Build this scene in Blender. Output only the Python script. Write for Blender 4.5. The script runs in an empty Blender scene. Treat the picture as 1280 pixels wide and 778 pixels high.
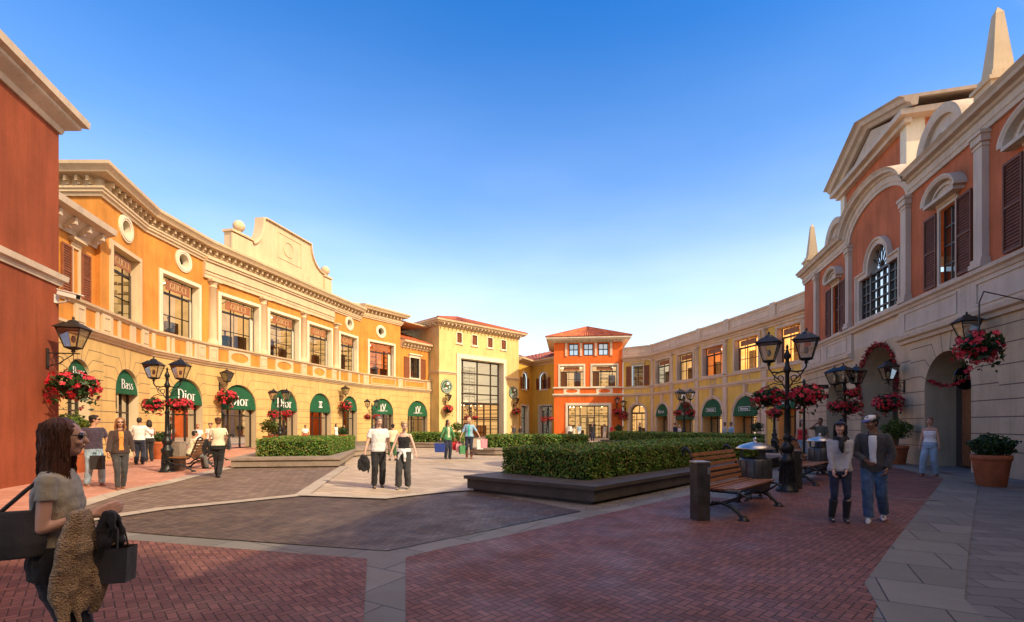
import bpy, bmesh, math, random
import numpy as np
from mathutils import Vector, Matrix, Euler
from mathutils.geometry import tessellate_polygon
random.seed(7)
sc = bpy.context.scene
COL = sc.collection
PI = math.pi
R = math.radians
# camera constants (focal length in pixels of a 1280 wide picture, eye height, centre column, horizon row)
FP, EYE, CXP, HYP = 600.0, 1.65, 640.0, 531.0
def G(px, py, z=0.0):
    Y = (EYE - z) * FP / (py - HYP)
    return ((px - CXP) / FP * Y, Y)
def XA(px, Y): return (px - CXP) / FP * Y

# ------------------------------------------------------------------ materials
MAT = {}
class NT:
    def __init__(s, name):
        s.m = bpy.data.materials.new(name); s.m.use_nodes = True
        s.t = s.m.node_tree; s.n = s.t.nodes; s.l = s.t.links
        s.b = s.n.get('Principled BSDF'); s.out = s.n.get('Material Output')
    def node(s, typ, **kw):
        n = s.n.new(typ)
        for k, v in kw.items():
            if k in ('operation', 'blend_type', 'data_type', 'noise_dimensions', 'feature', 'distance', 'interpolation_type'): setattr(n, k, v)
            else: s.put(n.inputs[k], v)
        return n
    def put(s, inp, v):
        if hasattr(v, 'links') or isinstance(v, bpy.types.NodeSocket): s.l.new(v, inp)
        else:
            try: inp.default_value = v
            except Exception: inp.default_value = (*v, 1.0)
    def math(s, op, a, b=None, c=None):
        n = s.n.new('ShaderNodeMath'); n.operation = op
        s.put(n.inputs[0], a)
        if b is not None: s.put(n.inputs[1], b)
        if c is not None: s.put(n.inputs[2], c)
        return n.outputs[0]
    def mix(s, f, a, b, mode='MIX'):
        n = s.n.new('ShaderNodeMix'); n.data_type = 'RGBA'; n.blend_type = mode
        s.put(n.inputs[0], f); s.put(n.inputs[6], a if not isinstance(a, tuple) else (*a[:3], 1)); s.put(n.inputs[7], b if not isinstance(b, tuple) else (*b[:3], 1))
        return n.outputs[2]
    def ramp(s, f, stops):
        n = s.n.new('ShaderNodeValToRGB'); s.l.new(f, n.inputs[0])
        e = n.color_ramp.elements
        while len(e) < len(stops): e.new(0.5)
        for i, (p, c) in enumerate(stops):
            e[i].position = p; e[i].color = (*c, 1) if isinstance(c, tuple) else (c, c, c, 1)
        return n.outputs[0]
    def coord(s, which='Object'):
        return s.n.new('ShaderNodeTexCoord').outputs[which]
    def geo(s): return s.n.new('ShaderNodeNewGeometry')
    def noise(s, scale, detail=4, vec=None, rough=0.55):
        n = s.n.new('ShaderNodeTexNoise'); n.inputs['Scale'].default_value = scale; n.inputs['Detail'].default_value = detail
        n.inputs['Roughness'].default_value = rough
        if vec is not None: s.l.new(vec, n.inputs['Vector'])
        return n.outputs[0]
    def bump(s, h, strength=0.3, dist=0.01):
        n = s.n.new('ShaderNodeBump'); n.inputs['Strength'].default_value = strength; n.inputs['Distance'].default_value = dist
        s.l.new(h, n.inputs['Height']); s.l.new(n.outputs[0], s.b.inputs['Normal'])
def pos(t): return t.geo().outputs['Position']

def mat(name, col, rough=0.8, var=0.12, scale=3.0, bump=0.15, bscale=60, metal=0.0, spec=0.3, dist=0.004, coat=0.0):
    if name in MAT: return MAT[name]
    t = NT(name); p = pos(t)
    a = t.noise(scale, 5, p); b = t.noise(scale * 9, 3, p)
    f = t.math('ADD', t.math('MULTIPLY', a, 0.65), t.math('MULTIPLY', b, 0.35))
    lo = tuple(max(0, c * (1 - var * 2)) for c in col); hi = tuple(min(1, c * (1 + var * 1.4)) for c in col)
    t.l.new(t.ramp(f, [(0.3, lo), (0.7, hi)]), t.b.inputs['Base Color'])
    t.b.inputs['Roughness'].default_value = rough; t.b.inputs['Metallic'].default_value = metal
    t.b.inputs['Specular IOR Level'].default_value = spec
    if coat: t.b.inputs['Coat Weight'].default_value = coat
    if bump: t.bump(t.noise(bscale, 4, p), bump, dist)
    MAT[name] = t.m; return t.m

def stucco(name, col, streak=0.10):
    t = NT(name); p = pos(t)
    mp = t.n.new('ShaderNodeMapping'); mp.inputs['Scale'].default_value = (1, 1, 0.16); t.l.new(p, mp.inputs[0])
    st = t.noise(2.4, 5, mp.outputs[0]); big = t.noise(0.7, 4, p); fine = t.noise(22, 4, p)
    f = t.math('ADD', t.math('MULTIPLY', st, 0.4), t.math('ADD', t.math('MULTIPLY', big, 0.4), t.math('MULTIPLY', fine, 0.2)))
    lo = tuple(c * (1 - 3.0 * streak) for c in col); hi = tuple(min(1, c * (1 + 1.5 * streak)) for c in col)
    c0 = t.ramp(f, [(0.35, lo), (0.63, hi)]); mp2 = t.n.new('ShaderNodeMapping'); mp2.inputs['Scale'].default_value = (5, 5, 0.35); t.l.new(p, mp2.inputs[0])
    run = t.ramp(t.noise(1.6, 6, mp2.outputs[0], .65), [(0.52, 0.0), (0.72, 1.0)]); stain = t.ramp(t.noise(0.9, 6, p, .7), [(0.54, 0.0), (0.70, 1.0)])
    c0 = t.mix(t.math('MULTIPLY', run, .30), c0, tuple(c * .45 for c in col)); c0 = t.mix(t.math('MULTIPLY', stain, .28), c0, tuple(c * .55 for c in col))
    t.l.new(c0, t.b.inputs['Base Color'])
    t.b.inputs['Roughness'].default_value = 0.9; t.b.inputs['Specular IOR Level'].default_value = 0.2
    t.bump(t.noise(45, 5, p), 0.35, 0.01)
    MAT[name] = t.m; return t.m

def herring(name, c1, c2, mortar, w=0.105, ang=45, wet=0.55):
    t = NT(name); p = pos(t)
    mp = t.n.new('ShaderNodeMapping'); mp.inputs['Rotation'].default_value = (0, 0, R(ang)); mp.inputs['Scale'].default_value = (1 / w, 1 / w, 1)
    t.l.new(p, mp.inputs[0]); sx = t.n.new('ShaderNodeSeparateXYZ'); t.l.new(mp.outputs[0], sx.inputs[0])
    x, y = sx.outputs[0], sx.outputs[1]
    i, j = t.math('FLOOR', x), t.math('FLOOR', y)
    fx, fy = t.math('SUBTRACT', x, i), t.math('SUBTRACT', y, j)
    k = t.math('FLOORED_MODULO', t.math('ADD', t.math('SUBTRACT', i, j), 0.01), 4.0)
    k = t.math('FLOOR', k)
    def eq(v): return t.math('COMPARE', k, float(v), 0.2)
    k0, k1, k2, k3 = eq(0), eq(1), eq(2), eq(3)
    dl = t.math('ADD', fx, k1); dr = t.math('ADD', t.math('SUBTRACT', 1.0, fx), k0)
    db = t.math('ADD', fy, k2); dt = t.math('ADD', t.math('SUBTRACT', 1.0, fy), k3)
    d = t.math('MINIMUM', t.math('MINIMUM', dl, dr), t.math('MINIMUM', db, dt))
    ci = t.math('SUBTRACT', i, k1); cj = t.math('ADD', j, k3)
    cb = t.n.new('ShaderNodeCombineXYZ'); t.l.new(ci, cb.inputs[0]); t.l.new(cj, cb.inputs[1])
    wn = t.n.new('ShaderNodeTexWhiteNoise'); t.l.new(cb.outputs[0], wn.inputs[0])
    big = t.noise(0.45, 4, p)
    f = t.math('ADD', t.math('MULTIPLY', wn.outputs[0], 0.6), t.math('MULTIPLY', big, 0.6))
    colr = t.ramp(f, [(0.15, c1), (0.95, c2)])
    fine = t.noise(90, 3, p)
    colr = t.mix(t.math('MULTIPLY', fine, 0.35), colr, tuple(c * 0.45 for c in c1))
    m = t.ramp(d, [(0.035, 0.0), (0.11, 1.0)])
    blot = t.ramp(t.noise(0.33, 6, p, .62), [(0.42, 0.0), (0.68, 1.0)]); spot = t.ramp(t.noise(3.1, 5, p, .7), [(0.64, 0.0), (0.70, 1.0)])
    fin = t.mix(t.math('MULTIPLY', blot, .42), t.mix(m, mortar, colr), tuple(c * .5 for c in c1)); fin = t.mix(t.math('MULTIPLY', spot, .45), fin, tuple(c * .4 for c in c1))
    t.l.new(fin, t.b.inputs['Base Color'])
    rg = t.ramp(t.noise(1.3, 3, p), [(0.3, wet - 0.12), (0.7, wet + 0.2)])
    t.l.new(rg, t.b.inputs['Roughness']); t.b.inputs['Specular IOR Level'].default_value = 0.4
    h = t.math('ADD', m, t.math('MULTIPLY', t.math('ADD', wn.outputs[0], t.math('MULTIPLY', fine, 0.6)), 0.35))
    t.bump(h, 0.55, 0.006)
    MAT[name] = t.m; return t.m

def slabs(name, c1, c2, mortar, bw=0.9, bh=0.45, ang=0, mort=0.012, rough=0.6, offs=0.5):
    t = NT(name); p = pos(t)
    mp = t.n.new('ShaderNodeMapping'); mp.inputs['Rotation'].default_value = (0, 0, R(ang)); t.l.new(p, mp.inputs[0])
    b = t.n.new('ShaderNodeTexBrick'); b.offset = offs
    for k, v in (('Scale', 1.0), ('Mortar Size', mort), ('Mortar Smooth', 0.1), ('Brick Width', bw), ('Row Height', bh)): b.inputs[k].default_value = v
    b.inputs['Color1'].default_value = (0, 0, 0, 1); b.inputs['Color2'].default_value = (1, 1, 1, 1); b.inputs['Mortar'].default_value = (0.5, 0.5, 0.5, 1)
    t.l.new(mp.outputs[0], b.inputs['Vector'])
    f = t.math('ADD', t.math('MULTIPLY', b.outputs[0], 0.55), t.math('MULTIPLY', t.noise(1.1, 5, p), 0.55))
    c = t.ramp(f, [(0.12, c1), (0.9, c2)])
    c = t.mix(t.math('MULTIPLY', t.noise(50, 4, p), 0.3), c, tuple(v * 0.5 for v in c1))
    blot = t.ramp(t.noise(0.4, 6, p, .62), [(0.42, 0.0), (0.68, 1.0)]); spot = t.ramp(t.noise(2.7, 5, p, .7), [(0.64, 0.0), (0.70, 1.0)])
    fin = t.mix(t.math('MULTIPLY', blot, .3), t.mix(b.outputs[1], c, mortar), tuple(v * .6 for v in c1)); fin = t.mix(t.math('MULTIPLY', spot, .35), fin, tuple(v * .45 for v in c1))
    t.l.new(fin, t.b.inputs['Base Color'])
    t.b.inputs['Specular IOR Level'].default_value = 0.4
    t.l.new(t.ramp(t.noise(1.7, 3, p), [(0.3, rough - 0.12), (0.7, rough + 0.15)]), t.b.inputs['Roughness'])
    t.bump(t.math('SUBTRACT', t.math('MULTIPLY', t.noise(60, 4, p), 0.3), b.outputs[1]), 0.5, 0.006)
    MAT[name] = t.m; return t.m

def leafmat(name, cols, rough=0.5, trans=0.25):
    t = NT(name); g = t.geo()
    f = t.math('ADD', t.math('MULTIPLY', g.outputs['Random Per Island'], 0.75), t.math('MULTIPLY', t.noise(1.6, 3, g.outputs['Position']), 0.35))
    n = len(cols); stops = [((i + 0.5) / n * 0.95, c) for i, c in enumerate(cols)]
    c = t.ramp(f, stops)
    t.l.new(c, t.b.inputs['Base Color']); t.b.inputs['Roughness'].default_value = rough
    t.b.inputs['Specular IOR Level'].default_value = 0.35
    if trans:
        tr = t.n.new('ShaderNodeBsdfTranslucent'); t.l.new(c, tr.inputs[0])
        mx = t.n.new('ShaderNodeMixShader'); mx.inputs[0].default_value = trans
        t.l.new(t.b.outputs[0], mx.inputs[1]); t.l.new(tr.outputs[0], mx.inputs[2]); t.l.new(mx.outputs[0], t.out.inputs[0])
    MAT[name] = t.m; return t.m

def glass(name, tint=(0.75, 0.82, 0.85), opac=0.12, rough=0.03):
    t = NT(name); t.n.remove(t.b)
    tr = t.n.new('ShaderNodeBsdfTransparent'); tr.inputs[0].default_value = (*tint, 1)
    gl = t.n.new('ShaderNodeBsdfGlossy'); gl.inputs['Roughness'].default_value = rough
    fr = t.n.new('ShaderNodeFresnel'); fr.inputs[0].default_value = 1.5
    f = t.math('MULTIPLY_ADD', fr.outputs[0], 1.2, opac)
    mx = t.n.new('ShaderNodeMixShader'); t.l.new(f, mx.inputs[0]); t.l.new(tr.outputs[0], mx.inputs[1]); t.l.new(gl.outputs[0], mx.inputs[2])
    t.l.new(mx.outputs[0], t.out.inputs[0]); MAT[name] = t.m; return t.m

def lit_interior(name, cols, strength=1.0, cell=(0.30, 0.5)):
    # the lit inside of a shop: shelves with goods against a warm wall
    t = NT(name); p = pos(t); sx = t.n.new('ShaderNodeSeparateXYZ'); t.l.new(p, sx.inputs[0]); h = t.math('ADD', sx.outputs[0], sx.outputs[1])
    def comb(a, b):
        c = t.n.new('ShaderNodeCombineXYZ'); t.l.new(a, c.inputs[0]); t.l.new(b, c.inputs[1]); return c.outputs[0]
    row = t.math('FLOOR', t.math('MULTIPLY', sx.outputs[2], 1 / cell[1])); fz = t.math('FRACT', t.math('MULTIPLY', sx.outputs[2], 1 / cell[1]))
    bay = t.math('FLOOR', t.math('MULTIPLY', h, 1 / 1.35)); fb = t.math('FRACT', t.math('MULTIPLY', h, 1 / 1.35))
    it = t.math('FLOOR', t.math('MULTIPLY', h, 1 / cell[0])); fi = t.math('FRACT', t.math('MULTIPLY', h, 1 / cell[0]))
    wn = t.n.new('ShaderNodeTexWhiteNoise'); t.l.new(comb(it, row), wn.inputs[0]); wb = t.n.new('ShaderNodeTexWhiteNoise'); t.l.new(comb(bay, t.math('FLOOR', t.math('MULTIPLY', sx.outputs[2], 1 / 5.2))), wb.inputs[0])
    hgt = t.math('MULTIPLY_ADD', wn.outputs[0], .75, .1)
    goods = t.math('MULTIPLY', t.math('LESS_THAN', fz, hgt), t.math('MULTIPLY', t.math('GREATER_THAN', fi, .12), t.math('GREATER_THAN', wb.outputs[0], .42)))
    n2 = t.noise(1.3, 4, comb(h, sx.outputs[2])); n3 = t.noise(8, 3, comb(h, sx.outputs[2]))
    wall = t.ramp(t.math('ADD', t.math('MULTIPLY', n2, .8), t.math('MULTIPLY', n3, .25)), [(.3, cols[-2]), (.62, cols[-1])])
    item = t.ramp(wn.outputs[0], [(i / (len(cols) - 1), c) for i, c in enumerate(cols)])
    c = t.mix(goods, wall, item); shelf = t.math('LESS_THAN', fz, .07); post = t.math('LESS_THAN', fb, .06)
    c = t.mix(t.math('MAXIMUM', t.math('MULTIPLY', shelf, t.math('GREATER_THAN', wb.outputs[0], .42)), post), c, cols[0])
    t.l.new(c, t.b.inputs['Base Color']); t.l.new(c, t.b.inputs['Emission Color']); t.b.inputs['Emission Strength'].default_value = strength; t.b.inputs['Roughness'].default_value = 0.7
    MAT[name] = t.m; return t.m

def tiles(name, c1, c2):
    t = NT(name); uv = t.n.new('ShaderNodeUVMap').outputs[0]; p = pos(t)
    b = t.n.new('ShaderNodeTexBrick'); b.offset = 0.5
    for k, v in (('Scale', 1.0), ('Mortar Size', 0.012), ('Brick Width', 0.28), ('Row Height', 0.34)): b.inputs[k].default_value = v
    b.inputs['Color1'].default_value = (0, 0, 0, 1); b.inputs['Color2'].default_value = (1, 1, 1, 1)
    t.l.new(uv, b.inputs['Vector'])
    f = t.math('ADD', t.math('MULTIPLY', b.outputs[0], 0.5), t.math('MULTIPLY', t.noise(1.5, 4, p), 0.5))
    t.l.new(t.ramp(f, [(0.15, c1), (0.85, c2)]), t.b.inputs['Base Color']); t.b.inputs['Roughness'].default_value = 0.75
    MAT[name] = t.m; return t.m

stucco('orange_stucco', (0.62, 0.26, 0.055)); stucco('cream_wall', (0.64, 0.43, 0.17), 0.07); stucco('trim_cream', (0.62, 0.48, 0.31), 0.05)
stucco('tower_cream', (0.70, 0.52, 0.22), 0.06); stucco('yellow_stucco', (0.72, 0.45, 0.08), 0.07); stucco('vermilion_stucco', (0.78, 0.16, 0.03), 0.08)
stucco('terracotta_stucco', (0.52, 0.155, 0.068), 0.1); stucco('deep_red_stucco', (0.30, 0.075, 0.034), 0.1)
stucco('beige_stone', (0.56, 0.42, 0.27), 0.08); stucco('grey_trim', (0.60, 0.49, 0.38), 0.07); stucco('pink_trim', (0.72, 0.53, 0.37), 0.06)
stucco('ochre_stucco', (0.82, 0.50, 0.11), 0.08); stucco('white_trim', (0.74, 0.66, 0.50), 0.04); stucco('stone_reveal', (0.72, 0.58, 0.38), 0.05)
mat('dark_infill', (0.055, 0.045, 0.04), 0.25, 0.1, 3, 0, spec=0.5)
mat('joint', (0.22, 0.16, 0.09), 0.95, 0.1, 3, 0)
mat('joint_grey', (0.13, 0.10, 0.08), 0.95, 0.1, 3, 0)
mat('frame_dark', (0.035, 0.022, 0.015), 0.45, 0.1, 5, 0.05, spec=0.5)
mat('shutter_wood', (0.26, 0.085, 0.035), 0.6, 0.2, 6, 0.2); mat('shutter_dark', (0.15, 0.05, 0.024), 0.6, 0.2, 6, 0.2)
mat('awning_green', (0.012, 0.095, 0.04), 0.75, 0.15, 2, 0.15, 200)
mat('letter_white', (0.82, 0.82, 0.78), 0.5, 0.03, 3, 0); mat('letter_gold', (0.75, 0.52, 0.2), 0.4, 0.05, 3, 0, metal=0.5)
mat('sign_brown', (0.33, 0.12, 0.045), 0.5, 0.15, 2, 0.05); mat('black_panel', (0.012, 0.012, 0.013), 0.35, 0.1, 4, 0)
mat('iron', (0.03, 0.032, 0.032), 0.42, 0.3, 12, 0.35, 70, metal=0.6, spec=0.5); mat('iron_brown', (0.05, 0.04, 0.032), 0.5, 0.3, 12, 0.35, 70, metal=0.5)
mat('steel', (0.55, 0.55, 0.53), 0.3, 0.15, 8, 0.1, 90, metal=0.9); mat('bin_grey', (0.10, 0.10, 0.095), 0.4, 0.25, 5, 0.15, 60, metal=0.6)
mat('interior_wall', (0.35, 0.26, 0.17), 0.8, 0.1, 3, 0); mat('door_wood', (0.19, 0.075, 0.03), 0.5, 0.2, 5, 0.1); mat('cream_panel', (0.72, 0.66, 0.52), 0.6, 0.06, 3, 0)
mat('planter_top', (0.30, 0.24, 0.19), 0.6, 0.18, 2.2, 0.25, 70); mat('planter_dark', (0.085, 0.075, 0.068), 0.55, 0.2, 2.2, 0.25, 70)
mat('soil', (0.05, 0.035, 0.022), 0.95, 0.3, 8, 0.5, 40); mat('terracotta_pot', (0.42, 0.12, 0.045), 0.75, 0.18, 4, 0.25)
mat('cap_white', (0.7, 0.66, 0.58), 0.7, 0.08, 3, 0.1)
t = NT('bench_wood'); p = t.coord('Object'); mp = t.n.new('ShaderNodeMapping'); mp.inputs['Scale'].default_value = (2, 28, 28); t.l.new(p, mp.inputs[0])
t.l.new(t.ramp(t.noise(2.5, 6, mp.outputs[0]), [(0.3, (0.11, 0.042, 0.014)), (0.55, (0.27, 0.11, 0.035)), (0.75, (0.38, 0.18, 0.06))]), t.b.inputs['Base Color'])
t.b.inputs['Roughness'].default_value = 0.42; t.bump(t.noise(3, 5, mp.outputs[0]), 0.25, 0.004); MAT['bench_wood'] = t.m
herring('red_herringbone', (0.13, 0.048, 0.034), (0.31, 0.125, 0.088), (0.035, 0.018, 0.014), 0.078, 48)
herring('dark_herringbone', (0.065, 0.044, 0.032), (0.19, 0.135, 0.095), (0.02, 0.014, 0.01), 0.08, 20, 0.5)
slabs('brown_pavers', (0.15, 0.10, 0.07), (0.31, 0.22, 0.16), (0.05, 0.035, 0.025), 0.30, 0.15, 25, 0.01)
slabs('pink_pavers', (0.52, 0.22, 0.14), (0.72, 0.38, 0.27), (0.34, 0.17, 0.12), 0.42, 0.21, 12, 0.012)
slabs('beige_tiles', (0.40, 0.31, 0.21), (0.66, 0.54, 0.39), (0.24, 0.18, 0.12), 0.62, 0.31, 27, 0.012, 0.5)
slabs('grey_slabs', (0.15, 0.14, 0.115), (0.27, 0.25, 0.205), (0.04, 0.04, 0.04), 0.8, 0.8, 30, 0.008)
slabs('light_slabs', (0.40, 0.34, 0.26), (0.58, 0.50, 0.39), (0.2, 0.16, 0.12), 1.2, 0.6, 40, 0.006)
slabs('plaza_grey', (0.13, 0.12, 0.105), (0.23, 0.21, 0.18), (0.05, 0.05, 0.05), 0.6, 0.3, 16, 0.008)
leafmat('hedge_leaf', [(0.02, 0.055, 0.008), (0.05, 0.14, 0.018), (0.10, 0.24, 0.03), (0.22, 0.38, 0.06), (0.30, 0.22, 0.06)])
leafmat('shrub_leaf', [(0.02, 0.05, 0.006), (0.07, 0.13, 0.015), (0.18, 0.22, 0.025)])
leafmat('dark_leaf', [(0.008, 0.02, 0.006), (0.02, 0.05, 0.012), (0.04, 0.09, 0.02)])
leafmat('petal', [(0.25, 0.004, 0.012), (0.55, 0.012, 0.03), (0.80, 0.05, 0.08)], 0.5, 0.15)
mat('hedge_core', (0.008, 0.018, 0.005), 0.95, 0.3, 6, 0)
glass('pane_glass', (0.88, 0.88, 0.84), 0.03); glass('lantern_glass', (0.95, 0.93, 0.88), 0.18, 0.15); glass('dark_glass', (0.25, 0.28, 0.30), 0.15, 0.02)
lit_interior('shop_warm', [(0.02, 0.012, 0.006), (0.16, 0.09, 0.035), (0.45, 0.28, 0.10), (0.66, 0.43, 0.18)], 0.9)
lit_interior('shop_red', [(0.02, 0.008, 0.004), (0.30, 0.05, 0.015), (0.60, 0.14, 0.03), (0.7, 0.26, 0.06)], 0.7)
lit_interior('shop_amber', [(0.10, 0.03, 0.006), (0.55, 0.20, 0.03), (0.9, 0.45, 0.08), (1.0, 0.66, 0.25)], 0.95)
lit_interior('shop_white', [(0.10, 0.08, 0.05), (0.35, 0.28, 0.18), (0.62, 0.55, 0.42), (0.72, 0.64, 0.48)], 0.5)
glass('sky_glass', (0.35, 0.40, 0.45), 0.45, 0.05); stucco('orange_jamb', (0.80, 0.42, 0.14), 0.05)
tiles('roof_tiles', (0.24, 0.05, 0.018), (0.60, 0.17, 0.06))

# ------------------------------------------------------------------ mesh builder
def root_of(o):
    while o.parent: o = o.parent
    return o
class MB:
    def __init__(s, M=None): s.v = []; s.f = []; s.fm = []; s.sm = []; s.M = M or Matrix(); s.mi = 0
    def add(s, vs, fs, smooth=False):
        b = len(s.v); s.v += [s.M @ Vector(v) for v in vs]
        for f in fs: s.f.append([i + b for i in f]); s.fm.append(s.mi); s.sm.append(smooth)
    def box(s, x0, x1, y0, y1, z0, z1):
        s.add([(x0, y0, z0), (x1, y0, z0), (x1, y1, z0), (x0, y1, z0), (x0, y0, z1), (x1, y0, z1), (x1, y1, z1), (x0, y1, z1)],
              [(0, 3, 2, 1), (4, 5, 6, 7), (0, 1, 5, 4), (1, 2, 6, 5), (2, 3, 7, 6), (3, 0, 4, 7)])
    def panel(s, outer, holes, t0, t1=None, back=False):
        loops = [outer] + list(holes); flat = [q for l in loops for q in l]
        tri = tessellate_polygon([[Vector((q[0], q[1], 0)) for q in l] for l in loops])
        s.add([(q[0], t0, q[1]) for q in flat], [tuple(t) for t in tri])
        if t1 is not None:
            if back: s.add([(q[0], t1, q[1]) for q in flat], [tuple(t) for t in tri])
            for l in loops:
                n = len(l); s.add([(q[0], t0, q[1]) for q in l] + [(q[0], t1, q[1]) for q in l], [(i, (i + 1) % n, n + (i + 1) % n, n + i) for i in range(n)])
    def flat(s, poly, z0, z1):     # polygon in plan between two heights
        tri = tessellate_polygon([[Vector((q[0], q[1], 0)) for q in poly]]); n = len(poly)
        s.add([(q[0], q[1], z1) for q in poly], [tuple(t) for t in tri]); s.add([(q[0], q[1], z0) for q in poly], [tuple(t) for t in tri])
        s.add([(q[0], q[1], z0) for q in poly] + [(q[0], q[1], z1) for q in poly], [(i, (i + 1) % n, n + (i + 1) % n, n + i) for i in range(n)])
    def lathe(s, prof, n=16, c=(0, 0, 0), smooth=True, a0=0, a1=2 * PI, squash=(1, 1)):
        full = abs(a1 - a0 - 2 * PI) < 1e-4; k = n if full else n + 1; vs = []
        for r, z in prof:
            for i in range(k):
                a = a0 + (a1 - a0) * i / n; vs.append((c[0] + r * math.cos(a) * squash[0], c[1] + r * math.sin(a) * squash[1], c[2] + z))
        fs = []
        for j in range(len(prof) - 1):
            for i in range(n):
                i2 = (i + 1) % k; fs.append((j * k + i, j * k + i2, (j + 1) * k + i2, (j + 1) * k + i))
        s.add(vs, fs, smooth)
        if full:
            if prof[0][0] > 1e-4: s.add(vs[:k], [tuple(reversed(range(k)))])
            if prof[-1][0] > 1e-4: s.add(vs[-k:], [tuple(range(k))])
    def tube(s, pts, r, n=8, smooth=True):
        pts = [Vector(q) for q in pts]; rs = r if isinstance(r, (list, tuple)) else [r] * len(pts)
        up = Vector((0, 0, 1)); vs = []; prev = None
        for i, q in enumerate(pts):
            d = (pts[min(i + 1, len(pts) - 1)] - pts[max(i - 1, 0)]).normalized()
            if prev is None:
                a = d.cross(up); a = a.normalized() if a.length > 1e-3 else Vector((1, 0, 0))
            else:
                a = prev - d * prev.dot(d); a.normalize()
            prev = a; b = d.cross(a)
            for k in range(n):
                th = 2 * PI * k / n; vs.append(q + (a * math.cos(th) + b * math.sin(th)) * rs[i])
        fs = [(j * n + k, j * n + (k + 1) % n, (j + 1) * n + (k + 1) % n, (j + 1) * n + k) for j in range(len(pts) - 1) for k in range(n)]
        s.add(vs, fs, smooth); s.add(vs[:n], [tuple(reversed(range(n)))]); s.add(vs[-n:], [tuple(range(n))])
    def ball(s, c, r, n=12, m=8):
        r = r if isinstance(r, (tuple, list)) else (r, r, r)
        vs = [(c[0] + r[0] * math.sin(PI * j / m) * math.cos(2 * PI * i / n), c[1] + r[1] * math.sin(PI * j / m) * math.sin(2 * PI * i / n), c[2] - r[2] * math.cos(PI * j / m)) for j in range(m + 1) for i in range(n)]
        s.add(vs, [(j * n + i, j * n + (i + 1) % n, (j + 1) * n + (i + 1) % n, (j + 1) * n + i) for j in range(m) for i in range(n)], True)
    def bar(s, a, b, w, h=None):   # square bar between two points
        s.tube([a, b], w * 0.7071, 4, False)
    def moulding(s, path, prof, z=0.0, closed=False):
        # profile points (out, height) swept along a plan path; out is to the right of the path direction
        P = [Vector((q[0], q[1])) for q in path]; n = len(P); rings = []
        for i in range(n):
            d0 = (P[i] - P[i - 1]).normalized() if (i > 0 or closed) else None
            d1 = (P[(i + 1) % n] - P[i]).normalized() if (i < n - 1 or closed) else None
            if d0 is None: d0 = d1
            if d1 is None: d1 = d0
            n0, n1 = Vector((d0.y, -d0.x)), Vector((d1.y, -d1.x)); m = (n0 + n1); m = m / max(0.25, (1 + n0.dot(n1)))
            rings.append([(P[i].x + m.x * o, P[i].y + m.y * o, z + h) for o, h in prof])
        k = len(prof); vs = [q for r_ in rings for q in r_]
        last = n if closed else n - 1
        fs = [(i * k + j, ((i + 1) % n) * k + j, ((i + 1) % n) * k + j + 1, i * k + j + 1) for i in range(last) for j in range(k - 1)]
        s.add(vs, fs)
        if not closed:
            for r_ in (rings[0], rings[-1]):
                tri = tessellate_polygon([[Vector((prof[a][0], prof[a][1], 0)) for a in range(k)]]); s.add(r_, [tuple(t) for t in tri])
    def sweep(s, curve, prof):
        # in the wall plane (s, z): profile points (offset to the left of the curve, outward) ; outward is -t
        n = len(curve); k = len(prof); vs = []
        for i in range(n):
            a = Vector(curve[max(i - 1, 0)]); b = Vector(curve[min(i + 1, n - 1)])
            if 0 < i < n - 1:
                d0 = (Vector(curve[i]) - a).normalized(); d1 = (b - Vector(curve[i])).normalized()
                n0, n1 = Vector((-d0.y, d0.x)), Vector((-d1.y, d1.x)); m = (n0 + n1) / max(0.3, 1 + n0.dot(n1))
            else:
                d = (b - a).normalized(); m = Vector((-d.y, d.x))
            for o, out in prof: vs.append((curve[i][0] + m.x * o, -out, curve[i][1] + m.y * o))
        s.add(vs, [(i * k + j, (i + 1) * k + j, (i + 1) * k + (j + 1) % k, i * k + (j + 1) % k) for i in range(n - 1) for j in range(k)])
        s.add(vs[:k], [tuple(range(k))]); s.add(vs[-k:], [tuple(range(k))])
    def build(s, name, mats, parent=None, bevel=0.0, recalc=False, loc=None):
        me = bpy.data.meshes.new(name)
        off = root_of(parent).location if parent else (Vector(loc) if loc else Vector())
        me.from_pydata([tuple(v - off) for v in s.v], [], s.f)
        mats = mats if isinstance(mats, (list, tuple)) else [mats]
        for m in mats: me.materials.append(MAT[m] if isinstance(m, str) else m)
        me.polygons.foreach_set('material_index', s.fm); me.polygons.foreach_set('use_smooth', s.sm)
        if recalc or bevel:
            bm = bmesh.new(); bm.from_mesh(me); bmesh.ops.remove_doubles(bm, verts=bm.verts, dist=1e-5); bmesh.ops.recalc_face_normals(bm, faces=bm.faces); bm.to_mesh(me); bm.free()
        me.update(); o = bpy.data.objects.new(name, me); COL.objects.link(o)
        if parent: o.parent = parent
        elif loc: o.location = loc
        if bevel:
            b = o.modifiers.new('bevel', 'BEVEL'); b.width = bevel; b.segments = 2; b.limit_method = 'ANGLE'
        return o

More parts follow.
